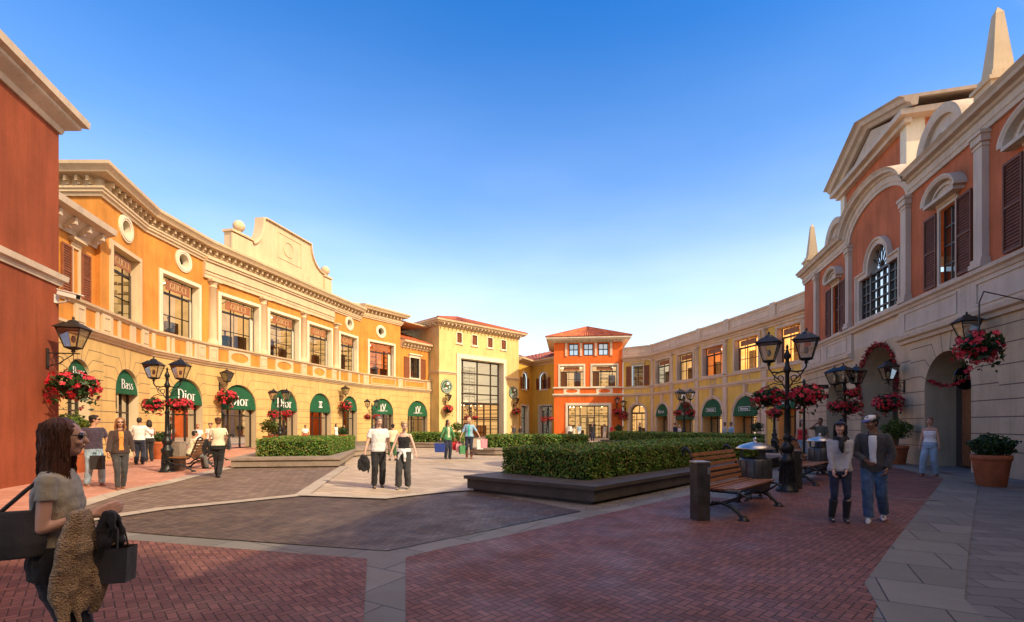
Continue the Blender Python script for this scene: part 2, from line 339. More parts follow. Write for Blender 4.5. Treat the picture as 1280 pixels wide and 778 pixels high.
def tag(o, label=None, cat=None, group=None, kind=None):
    if label: o['label'] = label
    if cat: o['category'] = cat
    if group: o['group'] = group
    if kind: o['kind'] = kind
    return o
def thing(name, label, cat, loc=(0, 0, 0), rz=0.0, group=None):
    o = bpy.data.objects.new(name, None); o.empty_display_size = 0.3; COL.objects.link(o)
    o.location = (*loc, 0)[:3] if len(loc) == 2 else loc; o.rotation_euler = (0, 0, rz)
    return tag(o, label, cat, group)
def copy_tree(o, parent=None, children=None):
    if children is None:
        children = {}
        for q in COL.objects:
            if q.parent: children.setdefault(q.parent.name, []).append(q)
    c = o.copy(); COL.objects.link(c)
    if parent: c.parent = parent
    for ch in children.get(o.name, []): copy_tree(ch, c, children)
    return c
def place(o, loc, rz=0.0, label=None, scale=None, group=None):
    o.location = loc; o.rotation_euler = (0, 0, rz)
    if label: o['label'] = label
    if group: o['group'] = group
    if scale: o.scale = (scale,) * 3
    return o

class Wall:
    def __init__(s, P0, P1):
        s.P0 = Vector(P0[:2]); s.P1 = Vector(P1[:2]); d = s.P1 - s.P0; s.len = d.length; s.u = d.normalized(); s.n = Vector((-s.u.y, s.u.x))
        s.M = Matrix(((s.u.x, s.n.x, 0, s.P0.x), (s.u.y, s.n.y, 0, s.P0.y), (0, 0, 1, 0), (0, 0, 0, 1)))
    def s_(s, px, t=0.0):
        k = (px - CXP) / FP; o = s.P0 + s.n * t
        return (k * o.y - o.x) / (s.u.x - k * s.u.y)
    def pt(s, a, t=0.0): return s.P0 + s.u * a + s.n * t
    def z_(s, px, py, t=0.0):
        Y = s.pt(s.s_(px, t), t).y; return EYE + (HYP - py) / FP * Y
    def w(s, a, t, z): q = s.pt(a, t); return (q.x, q.y, z)
    def ang(s): return math.atan2(s.u.y, s.u.x)
def offset_path(path, d):     # positive d: to the left of the path (into the building)
    P = [Vector(q) for q in path]; n = len(P); out = []
    for i in range(n):
        d0 = (P[i] - P[i - 1]).normalized() if i > 0 else (P[1] - P[0]).normalized()
        d1 = (P[i + 1] - P[i]).normalized() if i < n - 1 else d0
        n0, n1 = Vector((-d0.y, d0.x)), Vector((-d1.y, d1.x)); m = (n0 + n1) / max(0.25, 1 + n0.dot(n1)); out.append(tuple(P[i] + m * d))
    return out
def rect(a, b, c, d): return [(a, c), (b, c), (b, d), (a, d)]
def arch(c, r, z0, zs, n=22, rz=None):
    rz = rz or r
    return [(c - r, z0)] + [(c - r * math.cos(PI * i / n), zs + rz * math.sin(PI * i / n)) for i in range(n + 1)] + [(c + r, z0)]
def circle(c, z, r, n=24, rz=None): return [(c + r * math.cos(2 * PI * i / n), z + (rz or r) * math.sin(2 * PI * i / n)) for i in range(n)]
def notched(s0, s1, z0, z1, notches):
    o = [(s0, z0)]
    for nt in sorted(notches, key=lambda q: q[0][0]): o += nt
    return o + [(s1, z0), (s1, z1), (s0, z1)]
_fonts = {}
def text_mb(mb, body, cx, z, h, t, depth=0.02, squeeze=1.0, bold=0.0, spacing=1.0, maxw=None):
    # letters standing in the plane (s, z) of mb.M at depth t
    cu = bpy.data.curves.new('txt', 'FONT'); cu.body = body; cu.align_x = 'CENTER'; cu.align_y = 'CENTER'; cu.size = 1.0
    cu.extrude = 0.0; cu.offset = bold; cu.space_character = spacing; cu.resolution_u = 3
    ob = bpy.data.objects.new('txt', cu); me = bpy.data.meshes.new_from_object(ob)
    if not me.vertices: return
    xs = [v.co.x for v in me.vertices]; w = (max(xs) - min(xs)) * h * squeeze
    if maxw and w > maxw: squeeze *= maxw / w
    vs = [(cx + v.co.x * h * squeeze, t, z + v.co.y * h) for v in me.vertices]; fs = [tuple(p.vertices) for p in me.polygons]
    mb.add(vs, fs)
    bpy.data.objects.remove(ob); bpy.data.curves.remove(cu); bpy.data.meshes.remove(me)

# ---- a small engraved-style serif alphabet: strokes are thick when vertical and thin when horizontal
def _arc(cx, cy, rx, ry, a0, a1, n=14): return [(cx + rx * math.cos(R(a0 + (a1 - a0) * i / n)), cy + ry * math.sin(R(a0 + (a1 - a0) * i / n))) for i in range(n + 1)]
GL = {
 'D': (.86, [[(.14, 0), (.14, 1)], [(.14, 1), (.34, 1)] + _arc(.34, .5, .42, .5, 90, -90) + [(.14, 0)]], [(.14, 0), (.14, 1)]),
 'i': (.30, [[(.15, 0), (.15, .62)], [(.15, .80), (.15, .92)]], [(.15, 0), (.11, .62)]), 'o': (.68, [_arc(.34, .31, .25, .31, 0, 360, 24)], []),
 'r': (.48, [[(.15, 0), (.15, .62)], [(.15, .38)] + _arc(.33, .40, .17, .21, 170, 60)], [(.15, 0), (.11, .62)]),
 'B': (.74, [[(.14, 0), (.14, 1)], [(.14, 1), (.34, 1)] + _arc(.34, .76, .24, .24, 90, -90) + [(.14, .52)], [(.14, .52), (.38, .52)] + _arc(.38, .26, .27, .26, 90, -90) + [(.14, 0)]], [(.14, 0), (.14, 1)]),
 'a': (.60, [_arc(.28, .42, .17, .20, 160, 20) + [(.45, .40), (.45, .06), (.54, .0)], _arc(.28, .18, .19, .18, 60, 330)], []),
 's': (.50, [_arc(.25, .46, .15, .15, 40, 190, 10) + _arc(.25, .16, .17, .16, 70, -150, 12)], []),
 'I': (.34, [[(.17, 0), (.17, 1)]], [(.17, 0), (.17, 1)]), 'L': (.66, [[(.15, 0), (.15, 1)], [(.15, .0), (.6, .0), (.62, .2)]], [(.15, 0), (.15, 1)]),
 'C': (.84, [_arc(.45, .5, .36, .5, 42, 318, 24)], []), 'G': (.90, [_arc(.45, .5, .36, .5, 42, 320, 24), [(.74, .42), (.74, .08)]], [(.74, .42)]),
 'U': (.86, [[(.15, 1), (.15, .35)] + _arc(.43, .32, .28, .32, 180, 360) + [(.71, 1)]], [(.15, 1), (.71, 1)]),
 'V': (.84, [[(.10, 1), (.42, 0)], [(.42, 0), (.74, 1)]], [(.10, 1), (.74, 1)]), 'A': (.86, [[(.10, 0), (.43, 1)], [(.43, 1), (.76, 0)], [(.22, .36), (.64, .36)]], [(.10, 0), (.76, 0)]),
 'R': (.80, [[(.14, 0), (.14, 1)], [(.14, 1), (.36, 1)] + _arc(.36, .75, .25, .25, 90, -90) + [(.14, .5)], [(.38, .5), (.68, 0)]], [(.14, 0), (.14, 1), (.68, 0)])}
def serif_mb(mb, body, cx, z, h, t, maxw=None, weight=.085, track=.04):
    W_ = sum(GL[c][0] + track for c in body) - track; sx = h
    if maxw and W_ * h > maxw: sx = maxw / W_
    x = cx - W_ * sx / 2
    for c in body:
        w, strokes, serifs = GL[c]
        for st in strokes:
            vs = []; n = len(st)
            for i in range(n):
                a, b = st[max(i - 1, 0)], st[min(i + 1, n - 1)]; d = Vector((b[0] - a[0], b[1] - a[1])); d = d.normalized() if d.length else Vector((0, 1)); hw = (.016 + (weight - .016) * abs(d.y) ** 1.3) ; nx, ny = -d.y, d.x
                for sg in (-1, 1): vs.append((x + (st[i][0] + sg * nx * hw) * sx, t, z + (st[i][1] - .5 + sg * ny * hw) * h))
            mb.add(vs, [(2 * i, 2 * i + 1, 2 * i + 3, 2 * i + 2) for i in range(n - 1)])
        for px_, py_ in serifs: mb.add([(x + (px_ - .16) * sx, t - .001, z + (py_ - .518) * h), (x + (px_ + .16) * sx, t - .001, z + (py_ - .518) * h), (x + (px_ + .16) * sx, t - .001, z + (py_ - .482) * h), (x + (px_ - .16) * sx, t - .001, z + (py_ - .482) * h)], [(0, 1, 2, 3)])
        x += (w + track) * sx
# ================================================================== facade helpers
def mullions(mb, s0, s1, z0, z1, t, cols, rows, w=0.06, d=0.06, border=True):
    def bar(a, b, c, e): mb.box(a, b, t - d / 2, t + d / 2, c, e)
    if border:
        bar(s0, s0 + w, z0, z1); bar(s1 - w, s1, z0, z1); bar(s0 + w, s1 - w, z1 - w, z1); bar(s0 + w, s1 - w, z0, z0 + w)
    for x in cols: bar(x - w / 2, x + w / 2, z0 + w, z1 - w)
    for z in rows: mb.box(s0 + w, s1 - w, t - d / 2 - 0.004, t + d / 2 - 0.004, z - w / 2, z + w / 2)
def interior_box(parent, W, s0, s1, z0, z1, t0, depth, material, shelves=True, seed=0):
    # a lit shop room behind an opening: back wall, sides, ceiling and a few fittings
    rnd = random.Random(seed); mb = MB(W.M)
    e = 0.9; a, b = s0 - e * 0.2, s1 + e * 0.2
    mb.add([(a, t0 + depth, z0), (b, t0 + depth, z0), (b, t0 + depth, z1), (a, t0 + depth, z1)], [(0, 1, 2, 3)])
    mb.mi = 1
    for x in (a, b): mb.add([(x, t0 + 0.02, z0), (x, t0 + depth, z0), (x, t0 + depth, z1), (x, t0 + 0.02, z1)], [(0, 1, 2, 3)])
    for z in (z0 + 0.01, z1): mb.add([(a, t0 + 0.02, z), (b, t0 + 0.02, z), (b, t0 + depth, z), (a, t0 + depth, z)], [(0, 1, 2, 3)])
    if shelves:
        mb.mi = 2
        n = max(1, int((s1 - s0) / 1.1))
        for i in range(n):
            x = a + (b - a) * (i + 0.5) / n + rnd.uniform(-.2, .2); h = rnd.uniform(0.9, 1.9); w = rnd.uniform(0.25, 0.5)
            mb.box(x - w, x + w, t0 + depth * 0.45, t0 + depth * 0.6, z0 + 0.02, z0 + h)
        mb.mi = 3
        for i in range(n + 2):
            x = rnd.uniform(a + .1, b - .1); mb.ball((x, t0 + depth * rnd.uniform(0.3, 0.7), z1 - 0.12), 0.05, 6, 4)
    return mb.build('interior', [material, material, 'door_wood', 'bulb'], parent)
t = NT('bulb'); t.b.inputs['Base Color'].default_value = (1, .85, .6, 1); t.b.inputs['Emission Color'].default_value = (1, .8, .5, 1); t.b.inputs['Emission Strength'].default_value = 9; MAT['bulb'] = t.m

def surround(mb, s0, s1, z0, z1, w=0.22, proud=0.07, sill=True, depth=0.8):
    # rectangular architrave with lining reveals
    mb.panel(rect(s0 - w, s1 + w, z0 - (w if sill else 0), z1 + w) if sill else notched(s0 - w, s1 + w, z0, z1 + w, [rect_notch(s0, s1, z0, z1)]), [rect(s0, s1, z0, z1)] if sill else [], -proud, 0.0)
    mb.panel(rect(s0 - w * .45, s1 + w * .45, z0 - (w * .45 if sill else 0), z1 + w * .45) if sill else notched(s0 - w * .45, s1 + w * .45, z0, z1 + w * .45, [rect_notch(s0, s1, z0, z1)]), [rect(s0, s1, z0, z1)] if sill else [], -proud - 0.025, -proud)
def rect_notch(a, b, z0, z1): return [(a, z0), (a, z1), (b, z1), (b, z0)]
def linings(mb, W, s0, s1, z0, z1, depth, top=True, bottom=True):
    e = 0.004
    for x in (s0 + e, s1 - e): mb.add([(x, -0.02, z0), (x, depth, z0), (x, depth, z1), (x, -0.02, z1)], [(0, 1, 2, 3)])
    if top: mb.add([(s0, -0.02, z1 - e), (s1, -0.02, z1 - e), (s1, depth, z1 - e), (s0, depth, z1 - e)], [(0, 1, 2, 3)])
    if bottom: mb.add([(s0, -0.02, z0 + e), (s1, -0.02, z0 + e), (s1, depth, z0 + e), (s0, depth, z0 + e)], [(0, 1, 2, 3)])

def deep_window(root, W, s0, s1, z0, z1, trim, sign='', mat_in='shop_warm', depth=0.42, leaf='right', seed=0, panel_col='cream_panel', sur=True):
    mb = MB(W.M)
    if sur: surround(mb, s0, s1, z0, z1)
    linings(mb, W, s0, s1, z0, z1, depth)
    win = mb.build('window', trim, root)
    h = z1 - z0; w = s1 - s0; zt = z1 - h * 0.26
    fr = MB(W.M); mullions(fr, s0, s1, z0, z1, depth, [s0 + w * .38, s0 + w * .72], [zt, z0 + h * .36], 0.05, 0.06)
    fr.box(s0 + .07, s1 - .07, depth - .05, depth + .02, zt - .12, zt - .03)
    fr.build('frame', 'frame_dark', win)
    g = MB(W.M); g.add([(s0, depth, z0), (s1, depth, z0), (s1, depth, z1), (s0, depth, z1)], [(0, 1, 2, 3)]); g.build('pane', 'pane_glass', win)
    # open casement leaf
    d = MB(W.M); lw = w * 0.30; lz1 = zt - 0.05
    x0 = s1 - 0.10 if leaf == 'right' else s0 + 0.10; dx = -lw * 0.75 if leaf == 'right' else lw * 0.75
    a = Vector((x0, depth - 0.05)); b = Vector((x0 + dx * 1.1, depth - 0.05 - lw * 0.42))
    M2 = W.M @ Matrix.Translation((a.x, a.y, 0)) @ Matrix.Rotation(math.atan2(b.y - a.y, b.x - a.x), 4, 'Z'); L = (b - a).length
    d.M = M2; mullions(d, 0, L, z0 + .03, lz1, 0, [], [], 0.07, 0.05); d.mi = 1; d.box(0.07, L - 0.07, -0.012, 0.012, z0 + .1, lz1 - .07)
    d.build('casement', ['frame_dark', panel_col], win)
    if sign is not None:
        q = MB(W.M); zc = z1 - h * 0.14; q.box(s0 + w * .18, s1 - w * .18, 0.16, 0.20, zc - h * .085, zc + h * .085)
        q.mi = 1
        if sign: serif_mb(q, sign, s0 + w * .5, zc, h * .10, 0.152, maxw=w * .5)
        q.build('signboard', ['sign_brown', 'letter_gold'], win)
    interior_box(root, W, s0, s1, z0, z1, depth + 0.02, 1.5, mat_in, True, seed)
    return win

def shutter_window(root, W, s0, s1, z0, z1, trim, shut, sw=None, hood='flat', arched=False, cols=1, rows=3, sill=True, lit=True):
    sw = sw if sw is not None else (s1 - s0) * 0.5
    mb = MB(W.M); w = 0.13; r = (s1 - s0) / 2; c = (s0 + s1) / 2
    op = arch(c, r, z0, z1 - r) if arched else rect(s0, s1, z0, z1)
    if arched:
        op2 = arch(c, r + w, z0 - w, z1 - r); mb.panel(op2, [op], -0.06, 0.0)
        mb.sweep([(c - (r + w + .04) * math.cos(PI * i / 16), z1 - r + (r + w + .04) * math.sin(PI * i / 16)) for i in range(17)], [(0, 0), (0, .13), (.09, .13), (.09, 0)])
    else: mb.panel(rect(s0 - w, s1 + w, z0 - w, z1 + w), [op], -0.06, 0.0)
    if sill: mb.box(s0 - w - .05, s1 + w + .05, -0.14, 0.0, z0 - w - .09, z0 - w)
    if hood == 'flat':
        mb.box(s0 - w, s1 + w, -.09, 0, z1 + w, z1 + w + .18); mb.box(s0 - w - .15, s1 + w + .15, -.24, 0, z1 + w + .18, z1 + w + .30); mb.box(s0 - w - .08, s1 + w + .08, -.16, 0, z1 + w + .12, z1 + w + .18)
    if hood == 'arc':
        R0 = (s1 - s0) * 0.95; zc = z1 + w + .12; hh = R0 * .62
        mb.box(s0 - w, s1 + w, -.1, 0, z1 + w, zc + .1)
        cur = [(c - R0 * math.cos(PI * i / 18), zc + .1 + hh * math.sin(PI * i / 18)) for i in range(19)]
        mb.panel(cur, [], -0.12, 0.0); mb.sweep(cur, [(0, 0), (0, .34), (.10, .40), (.16, .40), (.16, 0)]); mb.sweep([(c - R0 * .72 * math.cos(PI * i / 18), zc + .14 + hh * .68 * math.sin(PI * i / 18)) for i in range(19)], [(-.05, .1), (-.05, .19), (.05, .19), (.05, .1)])
        mb.box(s0 - R0 * .5, s1 + R0 * .5, -.36, 0, zc - .02, zc + .1)
    win = mb.build('window', trim, root)
    g = MB(W.M); g.panel(op, [], 0.16); g.build('pane', 'dark_glass', win)
    b = MB(W.M); b.panel(op, [], 0.5); b.build('interior', 'interior_wall', win)
    f = MB(W.M); top = z1 - (r * .7 if arched else 0)
    mullions(f, s0, s1, z0, z1 if not arched else z1 - r, 0.12, [s0 + (s1 - s0) * (i + 1) / (cols + 1) for i in range(cols)], [z0 + (z1 - z0) * (i + 1) / (rows + 1) for i in range(rows)], 0.055, 0.05)
    if arched: f.box(c - .03, c + .03, .095, .145, z1 - r, z1); f.sweep([(c - (r - .03) * math.cos(PI * i / 14), z1 - r + (r - .03) * math.sin(PI * i / 14)) for i in range(15)], [(-.03, -.1), (-.03, -.15), (.03, -.15), (.03, -.1)])
    f.build('frame', 'frame_dark', win)
    if sw:
        for sd in (-1, 1):
            s = MB(W.M); a = s0 - w - sw - .02 if sd < 0 else s1 + w + .02; b_ = a + sw; fw = 0.06; zt = z1 - (r * .8 if arched else 0)
            for q in ((a, a + fw, z0, zt), (b_ - fw, b_, z0, zt), (a + fw, b_ - fw, z0, z0 + .09), (a + fw, b_ - fw, zt - .09, zt), (a + fw, b_ - fw, (z0 + zt) / 2 - .04, (z0 + zt) / 2 + .04)): s.box(q[0], q[1], -.11, -.05, q[2], q[3])
            n = int((zt - z0) / .11)
            for i in range(n):
                z = z0 + .09 + (zt - z0 - .18) * (i + .5) / n
                s.add([(a + fw, -.10, z - .035), (b_ - fw, -.10, z - .035), (b_ - fw, -.065, z + .035), (a + fw, -.065, z + .035)], [(0, 1, 2, 3)])
            s.box(a + fw, b_ - fw, -.062, -.055, z0 + .05, zt - .05)
            s.build('shutter', shut, win)
    return win

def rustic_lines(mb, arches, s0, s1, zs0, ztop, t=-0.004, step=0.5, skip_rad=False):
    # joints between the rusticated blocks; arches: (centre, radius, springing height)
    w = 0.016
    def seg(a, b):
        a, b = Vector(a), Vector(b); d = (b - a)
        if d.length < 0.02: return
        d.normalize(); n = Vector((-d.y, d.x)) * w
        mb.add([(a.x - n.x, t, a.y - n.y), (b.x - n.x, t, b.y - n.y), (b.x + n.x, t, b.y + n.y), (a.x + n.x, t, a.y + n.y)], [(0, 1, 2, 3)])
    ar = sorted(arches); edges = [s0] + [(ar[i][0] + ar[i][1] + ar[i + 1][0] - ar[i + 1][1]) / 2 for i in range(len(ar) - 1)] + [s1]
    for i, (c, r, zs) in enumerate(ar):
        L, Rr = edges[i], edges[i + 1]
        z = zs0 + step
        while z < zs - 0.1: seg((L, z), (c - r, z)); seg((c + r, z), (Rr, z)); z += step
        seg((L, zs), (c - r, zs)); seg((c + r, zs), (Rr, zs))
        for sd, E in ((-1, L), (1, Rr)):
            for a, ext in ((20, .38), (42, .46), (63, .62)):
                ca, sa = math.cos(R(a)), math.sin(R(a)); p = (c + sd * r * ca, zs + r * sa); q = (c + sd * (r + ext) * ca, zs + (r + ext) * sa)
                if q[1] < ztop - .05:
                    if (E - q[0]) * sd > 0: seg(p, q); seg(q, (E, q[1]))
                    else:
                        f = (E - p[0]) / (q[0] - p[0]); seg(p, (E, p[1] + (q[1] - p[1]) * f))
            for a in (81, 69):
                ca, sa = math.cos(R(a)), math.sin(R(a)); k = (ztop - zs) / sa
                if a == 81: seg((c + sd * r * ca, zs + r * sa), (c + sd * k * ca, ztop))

def shop_arch(root, W, c, r, zs, depth, text, mat_in, t_awn=0.2, textsize=0.5, logo=None, doors=True, seed=0, jamb='stone_reveal', boxed=False, tshift=0.0, awning=True, ztop_glass=None):
    # awning lunette, glazed shopfront and the room behind one arch
    mb = MB(W.M); n = 22; pts = arch(c, r - .003, 0.0, zs, n)
    mb.add([(p[0], -0.0, p[1]) for p in pts] + [(p[0], depth, p[1]) for p in pts], [(i, i + 1, len(pts) + i + 1, len(pts) + i) for i in range(len(pts) - 1)])
    mb.build('reveal', jamb, root)
    if awning:
        a = MB(W.M); lun = [(c - (r - .02) * math.cos(PI * i / n), zs + (r - .02) * math.sin(PI * i / n)) for i in range(n + 1)]
        k = len(lun); base = [(q[0], t_awn, q[1]) for q in lun]; low = [(c - (r - .02), t_awn - .12, zs - .12), (c + (r - .02), t_awn - .12, zs - .12)]
        # the cloth leans out at the bottom edge
        vs = []
        for q in lun: vs.append((q[0], t_awn - 0.16 * (1 - (q[1] - zs) / r), q[1]))
        tri = tessellate_polygon([[Vector((q[0], q[1], 0)) for q in lun]]); a.add(vs, [tuple(x) for x in tri])
        a.add([vs[0], vs[-1], (vs[-1][0], vs[-1][1], zs - .16), (vs[0][0], vs[0][1], zs - .16)], [(0, 1, 2, 3)])
        a.add([(vs[0][0], vs[0][1], zs - .16), (vs[-1][0], vs[-1][1], zs - .16), (vs[-1][0], t_awn + .06, zs - .16), (vs[0][0], t_awn + .06, zs - .16)], [(0, 1, 2, 3)])
        aw = a.build('awning', 'awning_green', root)
        tt = MB(W.M); zt = zs + r * .30; tp = t_awn - 0.16 * (1 - .30) - 0.03 - .05
        if boxed:
            bw, bh = r * .5, r * .115; tt.panel(rect(c - bw, c + bw, zt - bh, zt + bh), [rect(c - bw + .03, c + bw - .03, zt - bh + .03, zt + bh - .03)], tp)
            text_mb(tt, text, c + .0, zt, bh * 1.7, tp, maxw=2 * bw - .1, bold=.02)
        elif logo == 'cc':
            for sd in (-1, 1):
                R1, R0 = r * .17, r * .115; cx = c + sd * r * .075
                o = [(cx - sd * R1 * math.cos(R(t_)) * -1 * -1, zt + R1 * 1.12 * math.sin(R(t_))) for t_ in range(-135, 136, 15)]
                o = [(cx + sd * R1 * math.cos(R(t_)), zt + .06 + R1 * 1.15 * math.sin(R(t_))) for t_ in range(-130, 131, 13)]; i_ = [(cx + sd * R0 * math.cos(R(t_)), zt + .06 + R0 * 1.15 * math.sin(R(t_))) for t_ in range(-130, 131, 13)]
                o = [(2 * cx - q[0] - 0, q[1]) if False else q for q in o]
                # open side faces outwards, as on two interlocked letters
                o = [(2 * cx - q[0], q[1]) for q in o]; i_ = [(2 * cx - q[0], q[1]) for q in i_]
                m_ = len(o); tt.add([(q[0], tp - .002 * sd, q[1]) for q in o] + [(q[0], tp - .002 * sd, q[1]) for q in i_], [(j, j + 1, m_ + j + 1, m_ + j) for j in range(m_ - 1)])
        elif logo == 'lv':
            h = r * .5
            serif_mb(tt, 'L', c - h * .16, zt + .04, h * .85, tp); serif_mb(tt, 'V', c + h * .24, zt + .16, h * .85, tp - .003)
            tt.box(c - h * .45, c - h * .05, tp - .001, tp, zt - h * .24, zt - h * .19); text_mb(tt, text, c, zt - r * .17, r * .12, tp, maxw=r * 1.0)
        elif all(q_ in GL for q_ in text): serif_mb(tt, text, c + tshift, zt, textsize * .72, tp, maxw=r * 1.3)
        else: text_mb(tt, text, c + tshift, zt, textsize, tp, maxw=r * 1.35, squeeze=.92)
        tt.build('lettering', 'letter_white', aw)
    # shopfront
    g = MB(W.M); zg = ztop_glass or zs; shape = arch(c, r - .003, 0.0, zs, n); g.panel(shape, [], depth - .02); g.build('pane', 'pane_glass', root)
    f = MB(W.M); w = 2 * r
    mullions(f, c - r, c + r, 0, zs, depth - .03, [c - r * .34, c + r * .34] if doors else [c], [2.25] if zs > 2.3 else [], 0.08, 0.08)
    f.box(c - r, c + r, depth - .09, depth, zs - .14, zs + .06)
    if not awning: f.sweep([(c - (r - .05) * math.cos(PI * i / n), zs + (r - .05) * math.sin(PI * i / n)) for i in range(n + 1)], [(-.05, -depth + .06), (-.05, -depth), (.05, -depth), (.05, -depth + .06)]); f.box(c - .04, c + .04, depth - .07, depth, zs, zs + r - .05)
    fr = f.build('shop_window', 'frame_dark', root)
    interior_box(root, W, c - r, c + r, 0.02, zs + r, depth, 1.7, mat_in, True, seed)

def pilaster(mb, W, c, w, z0, z1, out=0.16, cap=.35):
    mb.box(c - w / 2, c + w / 2, -out, 0.02, z0 + .3, z1 - cap)
    for (e, a, b) in ((.10, z0, z0 + .16), (.06, z0 + .16, z0 + .3)): mb.box(c - w / 2 - e, c + w / 2 + e, -out - e, 0.02, a, b)
    for (e, a, b) in ((.03, z1 - cap, z1 - cap + .07), (0.0, z1 - cap + .07, z1 - cap + .15), (.06, z1 - cap + .15, z1 - .12), (.11, z1 - .12, z1)): mb.box(c - w / 2 - e, c + w / 2 + e, -out - e, 0.02, a, b)
def round_column(mb, c, r, z0, z1, t=0.0):
    mb.lathe([(r * 1.45, z0), (r * 1.45, z0 + .14), (r * 1.25, z0 + .16), (r * 1.3, z0 + .26), (r * 1.05, z0 + .32), (r, z0 + .4), (r * .93, z1 - .5), (r * 1.05, z1 - .48), (r * 1.05, z1 - .43), (r * .93, z1 - .42), (r * .95, z1 - .3), (r * 1.3, z1 - .16), (r * 1.3, z1 - .13)], 14, (c, t, 0), True, PI, 2 * PI)
    mb.box(c - r * 1.5, c + r * 1.5, t - r * 1.5, 0.02, z1 - .13, z1)
def framed_panel(mb, s0, s1, z0, z1, w=.07, out=.05): mb.panel(rect(s0, s1, z0, z1), [rect(s0 + w, s1 - w, z0 + w, z1 - w)], -out, 0.0)
def brackets(mb, W, s0, s1, z0, z1, out0, out1, step=.65, w=.16):
    n = max(1, int((s1 - s0) / step))
    for i in range(n):
        c = s0 + (s1 - s0) * (i + .5) / n; mb.box(c - w / 2, c + w / 2, -out1, -out0, z0 + (z1 - z0) * .35, z1); mb.box(c - w / 2, c + w / 2, -out0 - (out1 - out0) * .55, -out0, z0, z0 + (z1 - z0) * .35)
def bulls_eye(root, W, c, z, r, trim):
    mb = MB(W.M); mb.panel(circle(c, z, r * 1.0), [circle(c, z, r * .58)], -.07, 0.0); mb.panel(circle(c, z, r * .86), [circle(c, z, r * .72)], -.10, -.07)
    mb.add([(q[0], 0, q[1]) for q in circle(c, z, r * .58)] + [(q[0], .45, q[1]) for q in circle(c, z, r * .58)], [(i, (i + 1) % 24, 24 + (i + 1) % 24, 24 + i) for i in range(24)])
    w = mb.build('round_window', trim, root)
    g = MB(W.M); g.panel(circle(c, z, r * .58), [], .38); g.build('pane', 'dark_glass', w)
    b = MB(W.M); b.panel(circle(c, z, r * .6), [], .46); b.build('blind', 'black_panel', w)
    f = MB(W.M); f.box(c - .03, c + .03, .30, .36, z - r * .57, z + r * .57); f.box(c - r * .57, c + r * .57, .295, .365, z - .03, z + .03); f.build('frame', 'frame_dark', w)

# ================================================================== left crescent of shops
LG = [(-17.0, 16.0), (-19.6, 26.0), (-19.42, 30.5), (-16.2, 44.2), (-15.1, 48.4), (-9.67, 57.0)]
LU = offset_path(LG, 0.3)
B = thing('crescent_building', 'long curved orange building with cream arcade and green awnings, left of the square', 'building', (-20.0, 36.0, 0))
GW = [Wall(LG[i], LG[i + 1]) for i in range(5)]; UW = [Wall(LU[i], LU[i + 1]) for i in range(5)]
# (wall index, px left, px right, top z, text, logo, interior, size)
larch = [(0, 84.5, 113, 4.4, 'Bass', None, 'shop_warm', .48), (0, 144.5, 173.3, 4.4, 'Bass', None, 'shop_warm', .62), (1, 212, 253.5, 4.4, 'Dior', None, 'shop_warm', .85),
         (2, 276.5, 320.4, 4.4, 'Dior', None, 'shop_white', .95), (2, 338.6, 372, 4.4, 'Dior', None, 'shop_warm', .95), (2, 387, 413.8, 4.4, '', 'cc', 'shop_white', .5),
         (3, 428, 446.6, 4.4, '', 'cc', 'shop_white', .5), (4, 464.7, 491.7, 4.4, 'LOUIS VUITTON', 'lv', 'shop_warm', .5), (4, 509.4, 534.4, 4.4, 'LOUIS VUITTON', 'lv', 'shop_warm', .5)]
per = {i: [] for i in range(5)}
for k, (i, a, b, zt, tx, lg, mi, ts) in enumerate(larch):
    W = GW[i]; s0, s1 = W.s_(a), W.s_(b); r = min((s1 - s0) / 2, 2.0); c = (s0 + s1) / 2; per[i].append((c, r, zt - r)); shop_arch(B, W, c, r, zt - r, .5, tx, mi, logo=lg, textsize=ts, seed=k)
STR = 5.45
mbw, mbj = MB(), MB()
for i, W in enumerate(GW):
    mbw.M = W.M; mbj.M = W.M
    nt = [arch(c, r, 0.0, zs) for c, r, zs in per[i]]
    mbw.panel(notched(0, W.len, 0, STR, nt), [], 0.0)
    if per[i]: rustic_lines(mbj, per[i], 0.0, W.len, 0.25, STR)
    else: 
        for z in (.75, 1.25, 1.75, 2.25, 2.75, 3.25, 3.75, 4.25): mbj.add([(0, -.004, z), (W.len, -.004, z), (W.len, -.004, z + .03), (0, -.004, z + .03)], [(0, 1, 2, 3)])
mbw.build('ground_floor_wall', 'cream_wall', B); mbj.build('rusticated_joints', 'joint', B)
m = MB(); m.moulding(LG, [(0, 5.4), (.06, 5.4), (.10, 5.5), (.18, 5.54), (.22, 5.62), (.28, 5.66), (.28, 5.76), (0, 5.8)]); m.build('string_course', 'trim_cream', B)
m = MB(); m.moulding(LG, [(-.3, 6.62), (.04, 6.62), (.08, 6.7), (.16, 6.74), (.18, 6.84), (-.3, 6.86)]); m.build('sill_course', 'trim_cream', B)
m = MB(); m.moulding(LG, [(0, 0.0), (.06, 0.0), (.06, .3), (.03, .34), (0, .34)])
m = MB()
for i, W in enumerate(GW): m.M = W.M; m.panel(rect(0, W.len, 5.7, 6.7), [], .0)
m.build('parapet_band', 'orange_stucco', B)
